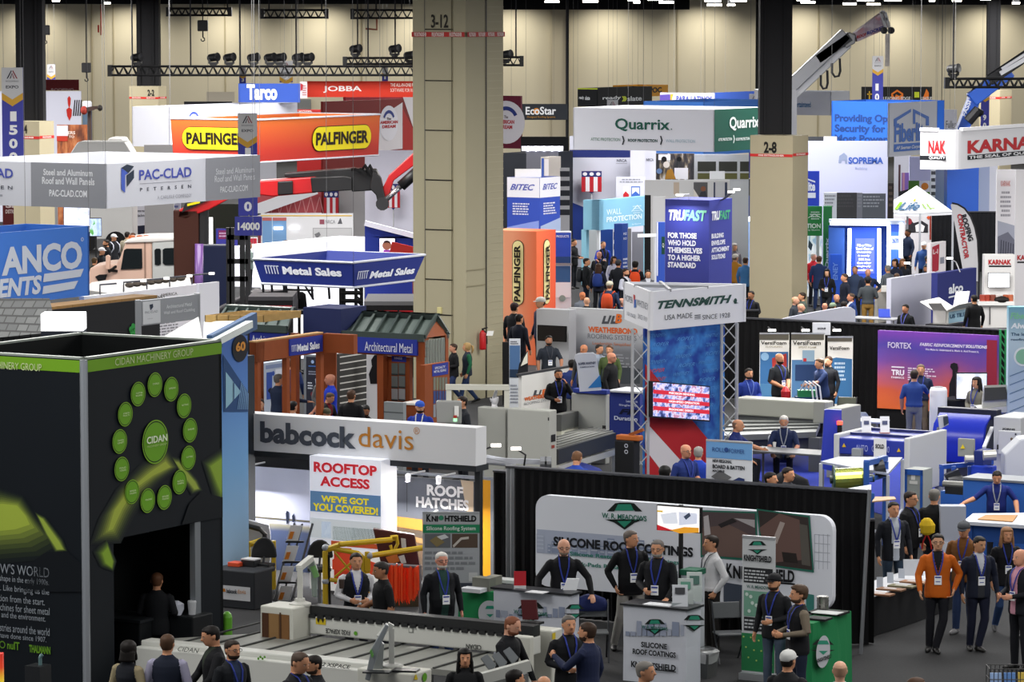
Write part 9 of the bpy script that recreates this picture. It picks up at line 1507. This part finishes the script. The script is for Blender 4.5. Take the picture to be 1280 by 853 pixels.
for k,(px,py)in enum(((1100,735),(1113,729),(1127,724))):q=PZ(px,py,TZ3+.012);MB().pri([q+V3((-.05,0,0)),q+V3((.05,0,0)),q+V3((.05,.05,.16)),q+V3((-.05,.05,.16))],(0,.008,0)).top('card_holder',M('#b4bcc8',.15),('first','second','third')[k]+' clear card holder behind the brown sample boards','card holder')
q=PZ(1143,722,TZ3);tt=MB().pri([q+V3((-.16,.1,0)),q+V3((.16,.1,0)),q+V3((.16,.2,.26)),q+V3((-.16,.2,.26))],(0,.012,0)).top('sign_card','#c2c5cc','white card sign at the far end of the sample table','sign');flat(1137,727,TZ3+.012,.5,.3,.012,'#a9aab0','papers','papers lying before the white card sign on the sample table','paper')
d=61.5;t=tg_('layout_table','pale framed work table with a tan sheet in front of the man in blue polo','table',V3((P(1245,655,d).x,d,0)));a,b=P(1204,651,61),P(1300,645,61.4);g,c_=P(1214,643,62.3),P(1300,639,62.6);zz=.95
a,b,c_,g=[PZ(x,y,zz)for x,y in((1204,652),(1300,658),(1300,641),(1216,642))];MB().pri([a,b,c_,g],(0,0,-.06)).oj('tabletop',M('#b9bec9',.4),t);s0=[PZ(x,y,zz+.005)for x,y in((1222,650),(1266,653),(1272,645),(1232,645))];MB().pri(s0,(0,0,.015)).oj('tan_sheet',M('#a87c4a',.6),t);[MB().box(V3((p.x,p.y,0)),GU*.08,GV*.08,zz-.05).oj('leg','#274f96',t)for p in(a.lerp(c_,.1),b.lerp(g,.1),g.lerp(b,.1))];MB().par(V3((a.x,a.y,zz-.35))+GV*.15,b-a,GV*.1,Z*.28).oj('apron','#274f96',t)
t=tg_('leaflet_rack','white leaflet rack behind the man with the yellow bag','leaflet rack',V3((P(1190,690,60.5).x,60.5,0)));zt_=P(1190,632,60.5).z;MB().box(t.location,(.42,0,0),(0,.25,0),zt_).oj('rack','#aeb4c4',t);[MB().box(t.location+V3((-.1+.2*(k%2),-.14,.3+.22*(k//2))),(.16,0,0),(0,.02,0),.18).oj('leaflet',M(('#d4d8e4','#5a6ab0','#c9cfdd','#8a94b8')[k%4]),t)for k in range(6)]
a=G(1262,872);t=tg_('wire_basket','black wire basket with leaflets at the bottom right corner','basket',a+V3((0,.0,0)));m=MB();w,dp,z0,z1=.62,.35,P(1262,870,a.y).z,P(1262,834,a.y).z
for i in range(11):x=a.x-w/2+w*i/10;[m.tu([(x,a.y+y,.0 if i in(0,10)else z1-.3),(x,a.y+y,z1)],.006,5)for y in(-dp/2,dp/2)]
for z in(z1-.3,z1-.15,z1):[m.tu([(a.x-w/2,a.y+y,z),(a.x+w/2,a.y+y,z)],.007,5)for y in(-dp/2,dp/2)];[m.tu([(a.x+x,a.y-dp/2,z),(a.x+x,a.y+dp/2,z)],.007,5)for x in(-w/2,w/2)]
m.oj('wires',M('#1a1b1d',.4),t);m=MB();m.par((a.x-w/2,a.y-dp/2,z1-.3),(w,0,0),(0,dp,0),(0,0,.01));m.oj('bottom',M('#1a1b1d',.4),t)
for k in range(3):b=V3((a.x-.2+k*.2,a.y-.05+.02*k,z1-.29));tt=MB().pri([b+V3((-.08,0,0)),b+V3((.08,0,0)),b+V3((.08,.05,.2)),b+V3((-.08,.05,.2))],(0,.03,0)).top('leaflets',M(('#8aa4cc','#5a80b8','#c2a84a')[k]),('left','middle','right')[k]+' pack of leaflets in the black wire basket','leaflet')
# the visitors and staff
def who(px,y,face,top,label,**k):person(px,y,label.replace('~','person '),face=face,top=top,**k)
BK,RB='#121317','#22358c'
GRAYH,BRN,BLKH,LBR,WHT_H='#7d7a76','#3a281c','#15110f','#6a4a30','#c9c6c0'
who(160,803,150,'#1a1d24','~with dark curly hair in dark vest and tan sleeves at bottom left',h=1.66,fem=1,hair='bob',hc=BLKH,sleeve='#8f8468',arms='bent,bent',glasses='#222222',head=20)
who(209,794,172,'#1b2130','person seen from behind in navy vest with pale lavender sleeves',hc='#4a3424',sleeve='#9a98ae',arms='bent,bent',lany=RB)
who(267,783,-70,BK,'young person in black jacket looking down to the left at the machine',h=1.82,hc=BLKH,arms='low,low',nod=14,inner='#2a3328')
who(290,801,42,'#14171c','~with beard and glasses in dark jacket beside the machine',hc='#2a211b',inner='#23304a',front='#23304a',beard='#2a211b',glasses='#1a1a1a',arms='down,bent',badge=1)
who(371,815,55,'#17181d','~with greying brown hair looking down, heads close to another',hair='receding',hc='#4a3c32',arms='bent,bent',nod=18,badge=1,h=1.86)
who(394,820,-62,'#17191d','~with thick dark hair and beard facing left at the bottom edge',hc='#1b1613',arms='bent,bent',beard='#3a2c22',nod=8,h=1.68)
who(581,812,5,'#121316','~with very long dark hair facing the camera in black',h=1.64,fem=1,hair='long',hc='#0d0b0b',arms='bent,bent')
who(632,770,58,BK,'~with reddish beard in black jacket bent over at the machine end',hair='receding',hc='#7a4a34',beard='#7a4a34',skin='#cf9a80',arms='low,low',nod=12,lean=6)
who(711,770,18,'#131519','~with grey hair in black polo smiling at the man in navy blazer',hc='#5f5a56',arms='down,bent',badge=1)
who(735,779,-118,'#1c2440','~in navy blazer seen from behind pointing to the left',h=1.8,hc='#3a2a20',front='#1c2440',arms='point,down',beard='#3a2a20')
who(806,828,70,'#17181c','~with short grey hair cut off by the bottom edge',hc='#77736e')
who(680,846,180,'#2a2a2e','bald head just showing at the bottom edge',hair='balding',hc='#8a7a6c')
who(643,838,120,'#1a1a1d','dark haired head just showing at the bottom edge',hc=BLKH)
who(985,814,150,'#1a1b1e','~in white cap and dark jacket seen from behind at the bottom',h=1.8,hc='#1d1613',cap='#c9cac8',arms='bent,bent')
who(1050,827,176,'#c9ccd4','bald person in white shirt seen from behind at the bottom',hair='balding',hc='#b08a70',skin='#d0a085',arms='bent,bent')
who(1145,848,100,'#22242a','top of a brown haired head at the bottom edge',hc='#4a3222')
who(704,672,4,'#111216','~with glasses and goatee leaning both hands on the left counter',d=54.75,hair='balding',hc='#6a5040',beard='#7a6a5c',skin='#c9967c',arms='wide,wide',lean=10,belly=.6,badge=1,glasses='#2a2a2a')
who(788,664,12,'#101114','~in black sweater and light trousers looking to the right',foot=812,head=40,hc='#5f5650',pants='#8f8d88',arms='down,pocket',legs='wide',belly=.5,badge=1)
who(823,675,-16,'#121317','~with grey beard and glasses behind the right counter',d=54.,hc='#6f6a66',beard='#8a8680',glasses='#222222',arms='table,bent',lean=4,belly=.5,badge=1,inner='#1a1c22')
who(889,670,-68,'#c9cacd','~in white shirt and dark trousers facing left',foot=814,hc='#2a221e',pants='#1f1d1c',arms='pocket,pocket',hem=.93,badge=1,lany='#3a3c44')
who(968,718,-35,'#17181c','~in black cap and black red jacket beside the narrow banner',d=51.7,hc=BLKH,cap='#15161a',front='#17181c',pants='#4a5668',arms='bent,down',badge=1,beard='#3a2a22')
who(999,733,-75,'#16171b','~in black vest with tan sleeves facing left by the green table',hair='wavy',hc='#4a382a',sleeve='#6f6557',pants='#1d2436',arms='bent,bent',beard='#4a382a',badge=1)
who(552,691,18,'#121419','~with white beard in black coat before the grey roll-up banner',hc=WHT_H,beard='#c0bcb4',glasses='#1d1d1d',skin='#c98a74',inner='#24403a',front='#24403a',pants='#2a3858',belly=.7,badge=1)
who(445,692,12,'#14161a','young person in black vest and white sleeves holding a coffee cup',hc='#1f1814',sleeve='#c2c2c6',inner='#c9cace',arms='bent,bent',badge=1)
who(478,703,-66,'#101114','~in black polo facing left beside the young man in vest',hc='#2a2624',skin='#9a6a4e',fore='#9a6a4e',arms='down,bent',nod=8)
who(196,717,175,'#131519','person standing in the dark doorway of the tower',h=1.66,hc='#5a3a26',arms='bent,bent')
who(1171,668,-4,'#b85a14','~in orange jacket walking with hands in pockets',foot=815,hc=BLKH,skin='#c89878',pants='#15161c',arms='pocket,swing',legs='cross',badge=1,glasses='#333333',inner='#15161a')
who(1222,671,12,'#171c2c','~in dark navy suit with badge walking beside the orange jacket',foot=813,head=15,nod=8,hc='#1a1614',skin='#b98a68',front='#2c2e34',inner='#b9bcc4',pants='#14182a',legs='cross',badge=1)
who(1204,652,-20,'#6a4420','~in brown suede jacket and grey cap behind the navy suit',foot=793,hc='#3a2a20',cap='#4a4d52',pants='#2a3a5c',arms='bent,down',legs='stand',nod=12,shoes='#8a8a8c',badge=1)
who(1257,660,6,'#15161b','~with long wavy hair in black jacket and jeans',foot=794,fem=1,hair='long',hc='#8a6444',pants='#2f456c',legs='walk',badge=1,shoes='#3a3a3c')
who(1274,687,-55,'#15161d','balding person in dark suit and pink shirt at the right edge',foot=838,hair='balding',hc='#8a7464',skin='#cf9478',front='#c08a9c',inner='#c08a9c',pants='#15161c',arms='bent,bent',badge=1)
who(1117,628,16,'#15181f','~in dark jacket and pale shirt standing behind the sample table',hc='#1a1512',front='#a9b0ba',inner='#a9b0ba',pants='#2c3a4a',badge=1)
who(1138,615,55,'#101114','~with glasses in black facing right behind the sample table',hc='#241c18',glasses='#111111',belly=.4,badge=1)
who(1168,612,165,'#111215','~with grey hair in black seen from behind with a yellow bag',hc='#5f5c58',arms='down,bent')
who(1246,586,-6,'#1d2a6e','~in navy polo leaning over the framed work table',d=64.7,hc='#1b1512',skin='#c0896a',fore='#c0896a',arms='wide,side',lean=14,nod=16,belly=.5,badge=1,lany='#8f949c')
who(985,585,48,'#3a3c42','~with dark hair in grey jacket just behind the long drape',hc='#1d1714')
who(963,591,60,'#1d1f24','dark haired person facing right at the edge of the long drape',hc=BLKH)
who(719,565,165,'#24419c','~in blue shirt with short brown hair bent over before the feed table',hc='#6a4a32',arms='low,low',nod=15,lean=8)
who(857,556,35,'#20306c','bald person with glasses in navy polo by the red cloth',hair='bald',skin='#c4886c',glasses='#1d1d1d',fore='#c4886c',arms='bent,down',badge=1,h=1.82)
who(873,559,170,'#2440a8','~with grey hair in royal blue polo seen from behind',hc='#8f8c88',fore='#b9836a',arms='bent,bent',h=1.68)
who(831,584,170,'#17181c','top of a dark haired head below the red cloth',hair='wavy',hc='#0f0d0d')
who(980,519,-6,'#1a2648','white haired person in navy polo writing at the meeting table',d=75.7,sit=1,hc=WHT_H,beard='#c9c6c0',fore='#b9806a',arms='table,table',nod=14,lany='#8a909a',badge=1)
who(916,523,72,'#222f6a','bald person in navy polo reaching over the meeting table',d=74.8,sit=1,hair='balding',hc='#7a6252',fore='#c08a6c',arms='fwd,table',lean=8)
who(936,461,20,'#24398a','bearded person in blue polo behind the long folding machine',hc='#1a1513',beard='#2a201b',arms='bent,down',badge=1,lany='#5a70b8')
who(974,442,38,'#23262a','bearded bald person in dark grey polo before the first foam banner',h=1.82,hair='bald',skin='#b9805f',beard='#241b16',fore='#b9805f',arms='clasp,clasp',badge=1)
who(1029,448,-62,'#23345c','~in navy polo facing left before the right foam banner',h=1.7,hc='#4a3828',fore='#b9836a',arms='fwd,bent',lean=8)
who(1036,446,-40,'#17191e','~in black half hidden behind the man in navy polo',d=85.7,hc='#3a281c')
who(1143,463,165,'#2b4484','~in blue polo and grey trousers seen from behind',hc='#2a201b',fore='#b9836a',pants='#6f7278',hem=.95,arms='down,fwd')
who(1151,456,-10,'#1d2742','~in navy polo and khaki trousers facing the man in blue polo',hc='#6a5a4a',fore='#c08a6c',pants='#7a6c54',hem=.95,arms='down,bent',badge=1)
who(1221,472,-42,'#6f6c62','~with long dark hair in grey hooded sweater by the black clothed table',h=1.66,fem=1,hair='long',hc='#120e0d',arms='clasp,clasp',badge=1,d=80.1)
who(686,420,14,'#252a33','bearded person in dark grey polo behind the white counter',d=90.5,hc='#15110f',beard='#1d1613',skin='#a8755a',fore='#a8755a',arms='table,down',badge=1,lany='#3a3c44')
who(698,462,10,'#0f1013','~in black sweater talking on a phone',skin='#a8704e',arms='phone,bent',badge=1,hold='phone',beard='#1d1613')
who(730,431,-30,'#3a3c40','~with shaved reddish head behind the white standing sign',hair='bald',skin='#b87a58',glasses='#222222')
who(715,450,160,'#23346c','~in blue shirt sitting left of the white standing sign',sit=1,hc='#15110f',arms='low,low')
who(749,431,40,'#8f99a8','dark haired person in pale shirt behind the standing sign',hc='#2a2522',d=88.8)
who(762,432,-20,'#4a5a34','~in olive shirt behind the bald man in black coat',hc='#4a3424',d=88.5)
who(764,441,60,'#101114','bald person in long black coat facing right',hair='bald',skin='#c08468',pants='#101114',glasses='#1a1a1a')
who(643,379,150,'#17181c','~in dark cap standing left of the orange tower',hc='#1a1513',cap='#2a1a1c',d=98)
who(649,393,140,'#1b1f2c','~in dark navy coat in front of the orange tower',hc='#1a1513',d=95.5)
who(676,372,-60,'#1b2138','~in white cap and navy jacket at the foot of the orange tower',hc='#2a201b',cap='#b9b6b0',d=98.5)
who(717,299,60,'#15161a','dark haired person holding a tablet left of the light blue gate',hc=BLKH,arms='bent,bent')
who(754,302,20,'#14161d','~in black vest with bright blue sleeves in the light blue gate',hair='receding',hc='#4a3a30',sleeve='#2440b4',arms='down,bent',badge=1)
who(749,314.5,-20,'#14151a','bald person in black with a hand at the face',hair='bald',skin='#c68a72',arms='chin,down',badge=1)
who(733,323,80,'#15181c','~in black jacket with rucksack facing right near the gate',pants='#1d2434',arms='bent,down',extra=[('rucksack',x_backpack,'#23252a')])
who(748,330,170,'#1d2030','~with long brown hair carrying a blue rucksack',h=1.66,fem=1,hair='long',hc='#3a2418',pants='#17181d',extra=[('rucksack',x_backpack,'#23397c')])
who(767,321,30,'#b9b9cc','dark haired person in pale lavender top near the gate',h=1.64,fem=1,hair='long',hc='#2a1a14')
who(773,325,160,'#1d2026','~in grey cap and dark coat seen from behind',hc='#2a201b',cap='#3a3b40')
who(782,336,55,'#171a22','smiling person in dark vest with white sleeves',hc='#2a201b',beard='#2a201b',sleeve='#c2c4d0',inner='#c9cad4',arms='down,bent')
who(794,327,175,'#131418','~in black carrying an orange rucksack',hair='wavy',hc=BLKH,extra=[('rucksack',x_backpack,'#d8481c')])
who(810,338,5,'#4a4c54','dark haired person in grey suit behind the tower sign',hc='#1a1412',inner='#b9bcc4')
who(762,352,160,'#23314c','~in white cap with a rust orange rucksack',hc='#6a5a4a',cap='#b4b09c',extra=[('rucksack',x_backpack,'#b4401c')],h=1.85)
who(728,365,30,'#5a5f68','~with dark glasses sitting left of a bald man',sit=1,hair='bald',skin='#b8704a',glasses='#101010')
who(733.5,372,170,'#131417','bald person in black sitting seen from behind',sit=1,hair='bald',skin='#c99a7c')
who(770,371,165,'#4a4a3c','brown haired person sitting seen from behind',sit=1,hc='#4a3424',h=1.65)
who(777,373,90,'#23345c','balding person sitting at the left edge of the tower sign',sit=1,hair='balding',hc='#8a7a6a',skin='#c98f78')
who(919,318,140,'#b07a2a','~in mustard jacket and pale cap facing right beside the blue tower',hc='#6a5a4a',cap='#c9c6bc')
who(918,305,20,'#6f6a70','grey haired person behind the mustard jacket',fem=1,hair='bob',hc='#8f8a86')
who(932,322,150,'#3a6a9c','~in pale blue jacket just left of the column',hc='#3a2a20')
who(939,364,-30,'#131419','~in black with badge before the 2-8 column',skin='#9a6a4c',arms='bent,phone',badge=1,fem=1)
who(1017,317,35,'#b01c28','grey haired person in red jacket at the icy photo board',hc='#a8a29c',skin='#c98f7c',arms='bent,down')
who(1024,320,165,'#23345c','~in big navy coat seen from behind',h=1.8,hc='#4a3020',hem=.7,pants='#23345c')
who(1034,337,-15,'#131418','~with long black hair, badge and black coat walking forward',h=1.66,fem=1,hair='long',hc='#0d0b0b',skin='#c99a7c',badge=1,arms='down,bent',legs='walk')
who(1056,342.5,-70,'#171c2a','~in dark navy suit facing left by the woman in black coat',hc='#3a2c24')
who(1069,333,-20,'#2c3850','~in slate jacket behind the dark navy suit',hair='receding',hc='#4a3a30',skin='#a8765c')
who(1085,336,0,'#1d2434','bald person in navy polo facing the camera at the lit booth',hair='bald',skin='#c08a72',arms='hip,down')
who(1085,346.5,175,'#3f4448','~in grey shirt and khaki trousers seen from behind',cap='#1d1e22',fore='#b9836a',pants='#8a6a34',hem=.95,arms='bent,bent')
who(1110,331.5,-150,'#5a6068','grey haired person in grey jacket facing left at the pedestal',hc='#77736e')
who(1119,324.5,-30,'#1b2134','dark haired person in navy beside the blonde woman',fem=1,hair='bob',hc='#1a1412')
who(1128,324,0,'#1d1f26','~with long blonde brown hair in dark jacket',fem=1,hair='long',hc='#7a5434')
who(1121,342,150,'#2a2c32','brown haired head behind the pale grey partition',hc='#5a4434',h=1.6)
who(1003,366,-80,'#3f4a44','dark haired person sitting nearest the 2-8 column',sit=1,hc='#2a2018')
who(994,371,60,'#2c3038','blond bald person sitting at the foot of the column',sit=1,hair='balding',hc='#b09a6a',skin='#c9967c')
who(1001,380,90,'#3a3c44','bald person sitting low behind the pale board',sit=1,hair='bald',skin='#cf9a80',h=1.66)
who(1046,368,0,'#1d2028','~with shaved head sitting facing the camera behind the pale board',sit=1,hair='bald',skin='#b98468')
who(1031,379,170,'#2a2c34','bald head low behind the pale board',sit=1,hair='bald',skin='#c98a70',h=1.6)
who(1041,379,140,'#2a2c34','~in pale green cap sitting behind the pale board',sit=1,hc='#4a3a2c',cap='#7a8a74',h=1.68)
who(1055,377,150,'#23262e','dark haired person sitting at the right of the green cap',sit=1,h=1.8)
who(1064,367,-70,'#23386c','~in blue suit sitting at the right end of the pale board',sit=1,hair='receding',hc='#4a3a2e',skin='#b87c60',inner='#c9cad4')
who(1132,381,-40,'#131519','~in black polo sitting before the pale grey partition',sit=1,hc='#15110f',skin='#b98062',badge=1,lany='#5a5fb0')
who(1135,287,-60,'#1d2840','tall person in dark blue jacket under the tent',h=1.86,skin='#7a4c34')
who(1155,303,-20,'#2a4a84','~in blue jacket and white cap right of the tent pole',hc='#2a201b',cap='#e8e8ea')
who(1160,320,60,'#2a3a4c','dark haired person behind the red and white leaflet board')
who(1158,332,-20,'#1d2028','bearded person in dark jacket left of the leaflet board',hc='#15110f',beard='#241a16',skin='#9a6a4e')
who(1218,369,-160,'#111215','~in black seen from behind beside the open carton',hc='#15110f',pants='#111215')
who(197,257.5,165,'#171d30','tall bald person in navy suit behind the truck cab',h=1.84,hair='bald',skin='#b07a5e',inner='#c9cad0')
who(194,280,170,'#4a4a42','~in olive jacket seen over the truck roof',hc='#4a4238')
who(211,277,150,'#9a9ea4','dark haired person in pale grey shirt near the crane')
who(217,273,-60,'#8f9094','balding person in grey shirt at the crane mast',hair='balding',hc='#6a5444')
who(221,281,60,'#8a7460','bald person nearest the crane mast',hair='bald',skin='#c98f74',h=1.7)
who(142,293,50,'#15171c','~in white cap and black jacket behind the truck',hc='#2a201b',cap='#d4d4d6',extra=[('rucksack',x_backpack,'#b9bcc8')])
who(133,300,-60,'#15171c','dark haired bearded person left of the truck',hc='#15110f',beard='#1d1613')
who(127,310,60,'#131519','~in white cap and dark jacket just left of the truck',cap='#d8d8dc')
who(118,322,160,'#1d2a20','brown haired person in dark green at the edge of the blue sign',hc='#4a3a24')
who(159,290,160,'#b4ac98','~in cream shirt seen over the truck windscreen',h=1.82)
who(166,292,170,'#3a3430','brown haired head low over the truck roof',hair='wavy',hc='#4a3020',h=1.66)
who(183,287,40,'#2a2422','dark haired person between two others over the truck roof',hc='#1a1412',skin='#a8664a')
who(254,288,120,'#131418','~in black seen against the bright white panel',hc=BLKH,sleeve='#b9a02a')
who(311,303,120,'#8fa09c','~in pale grey shirt right of the forklift mast',hc='#6a5a4c',arms='bent,bent')
who(357,300.5,90,'#6a6c70','brown haired head over the long lit counter',hc='#5a4838',d=136)
who(380,299.5,20,'#3a3c40','dark haired head over the long lit counter',d=136)
who(633,197,60,'#4a4c50','dark haired person far back just right of the big column',hair='wavy',h=1.75,d=190)
who(507,383,20,'#2a2422','smiling face showing above the green metal roof',d=97.6,hc='#2a1d18',skin='#c98f78')
who(348,468,150,'#1d2840','grey haired person in navy suit waving a hand in the timber booth',hc='#5f5b58',arms='fwd,side',head=-20)
who(364,449,170,'#1d2a54','~in dark blue behind the middle timber post',hc='#1a1412',d=85)
who(325,499,0,'#1d1f24','dark haired person sitting at the left timber post',sit=1,hc='#15110f',skin='#c99a7c')
who(366,502,150,'#c9cace','dark haired person in white shirt sitting seen from behind',sit=1,hc='#0f0d0c')
who(404,464.5,40,'#5a5c5e','~in dark cap facing the bald man in blue',hc='#1a1412',cap='#1d1f24',d=82.2)
who(413,468,-70,'#1f3cc0','bald person in royal blue shirt in the timber booth',hair='bald',skin='#c98a70',fore='#c98a70',arms='low,low',pants='#17181d')
who(405,490,55,'#15161a','~in black and maroon bending forward',hc='#4a3828',front='#6a1c24',inner='#6a1c24',arms='low,low',lean=12,nod=15,d=78.6)
who(408,511,20,'#3a3c34','~in olive cap sitting low by the white header',sit=1,hc='#2a201b',cap='#4a4a38')
who(439,488,165,'#111215','~in black jacket with short reddish brown hair',hc='#4a3426')
who(457,506,0,'#15171a','bearded dark haired person looking down over the header sign',sit=1,nod=22,hc='#0f0d0c',beard='#15110f',skin='#9a6a4e')
who(525,502,-10,'#1d3494','~in blue and white cap and blue sweater',head=20,beard='#2a201b',cap='#2f57b8',badge=1,lany='#c9c9cc')
who(578,496,-65,'#26292f','young person in dark polo behind the hanging control box',hc='#241a15',arms='bent,bent')
who(567,430,-70,'#111215','~in black coat walking left past the big column',foot=507,hc='#3a2a20',pants='#232f50',arms='bent,down',legs='walk',skin='#c08a70')
who(584,429,-75,'#2c3440','blonde person in dark vest with green sleeves by the big column',foot=505,fem=1,hair='ponytail',hc='#a88a5a',sleeve='#1d5a3c',pants='#2a3a5c',legs='walk')
build_people()
def held(fn,name,mat,lab,cat):m=MB();fn(m);return m.top(name,mat,lab,cat)
q=P(1158.5,669,60.3);b=held(lambda m:m.loft([ell(q+Z*z,rx,ry,12)for z,rx,ry in((0,.05,.03),(.04,.13,.06),(.16,.14,.07),(.24,.09,.05),(.28,.05,.03))]),'carrier_bag',M('#c9a81e',.6,var=.2),'crumpled yellow bag held by the grey haired person in black','bag')
for dx in(-.08,.08):MB().tu([q+V3((dx,0,-.24)),q+V3((dx*.7,0,-.1)),q+Z*.02],.012,6).oj('red_strap','#b01c1c',b)
q=P(427,736,53.);held(lambda m:m.lt(q,[(0,0),(.035,0),(.042,.12),(.044,.125),(.04,.14),(0,.14)],14),'coffee_cup',M('#3a2c26',.5),'dark coffee cup held by the young person in black vest','cup')
b=held(lambda m:m.box(V3((P(1008,500,83.5).x,83.5,0)),(.5,0,0),(0,.4,0),.95),'spray_unit','#1d3a5c','dark blue spray unit with white hoses before the middle foam banner','machine');MB().box(b.location+Z*.95,(.4,0,0),(0,.3,0),.15).oj('green_panel','#2a7a4a',b)
for k in range(3):q=b.location+V3((.05+k*.09,-.22,.9));MB().tu([q+V3((-.2,.1,.2)),q+V3((-.1,0,.42)),q+V3((.05,0,.3)),q+V3((.1,-.02,-.1)),q+V3((.12,-.02,-.6))],.02,6).oj('hose','#c9ccd2',b)
q=P(982,497,83.6);q.z=.9;b=held(lambda m:m.lt(q,[(0,0),(.1,0),(.11,.16),(.06,.24),(.03,.27),(0,.27)],12),'jug',M('#b01c24',.4),'red plastic jug before the first foam banner','jug');MB().box(V3((q.x,q.y,0)),(.5,0,0),(0,.4,0),.9).top('pedestal','#17181b','black pedestal carrying the red plastic jug','pedestal')
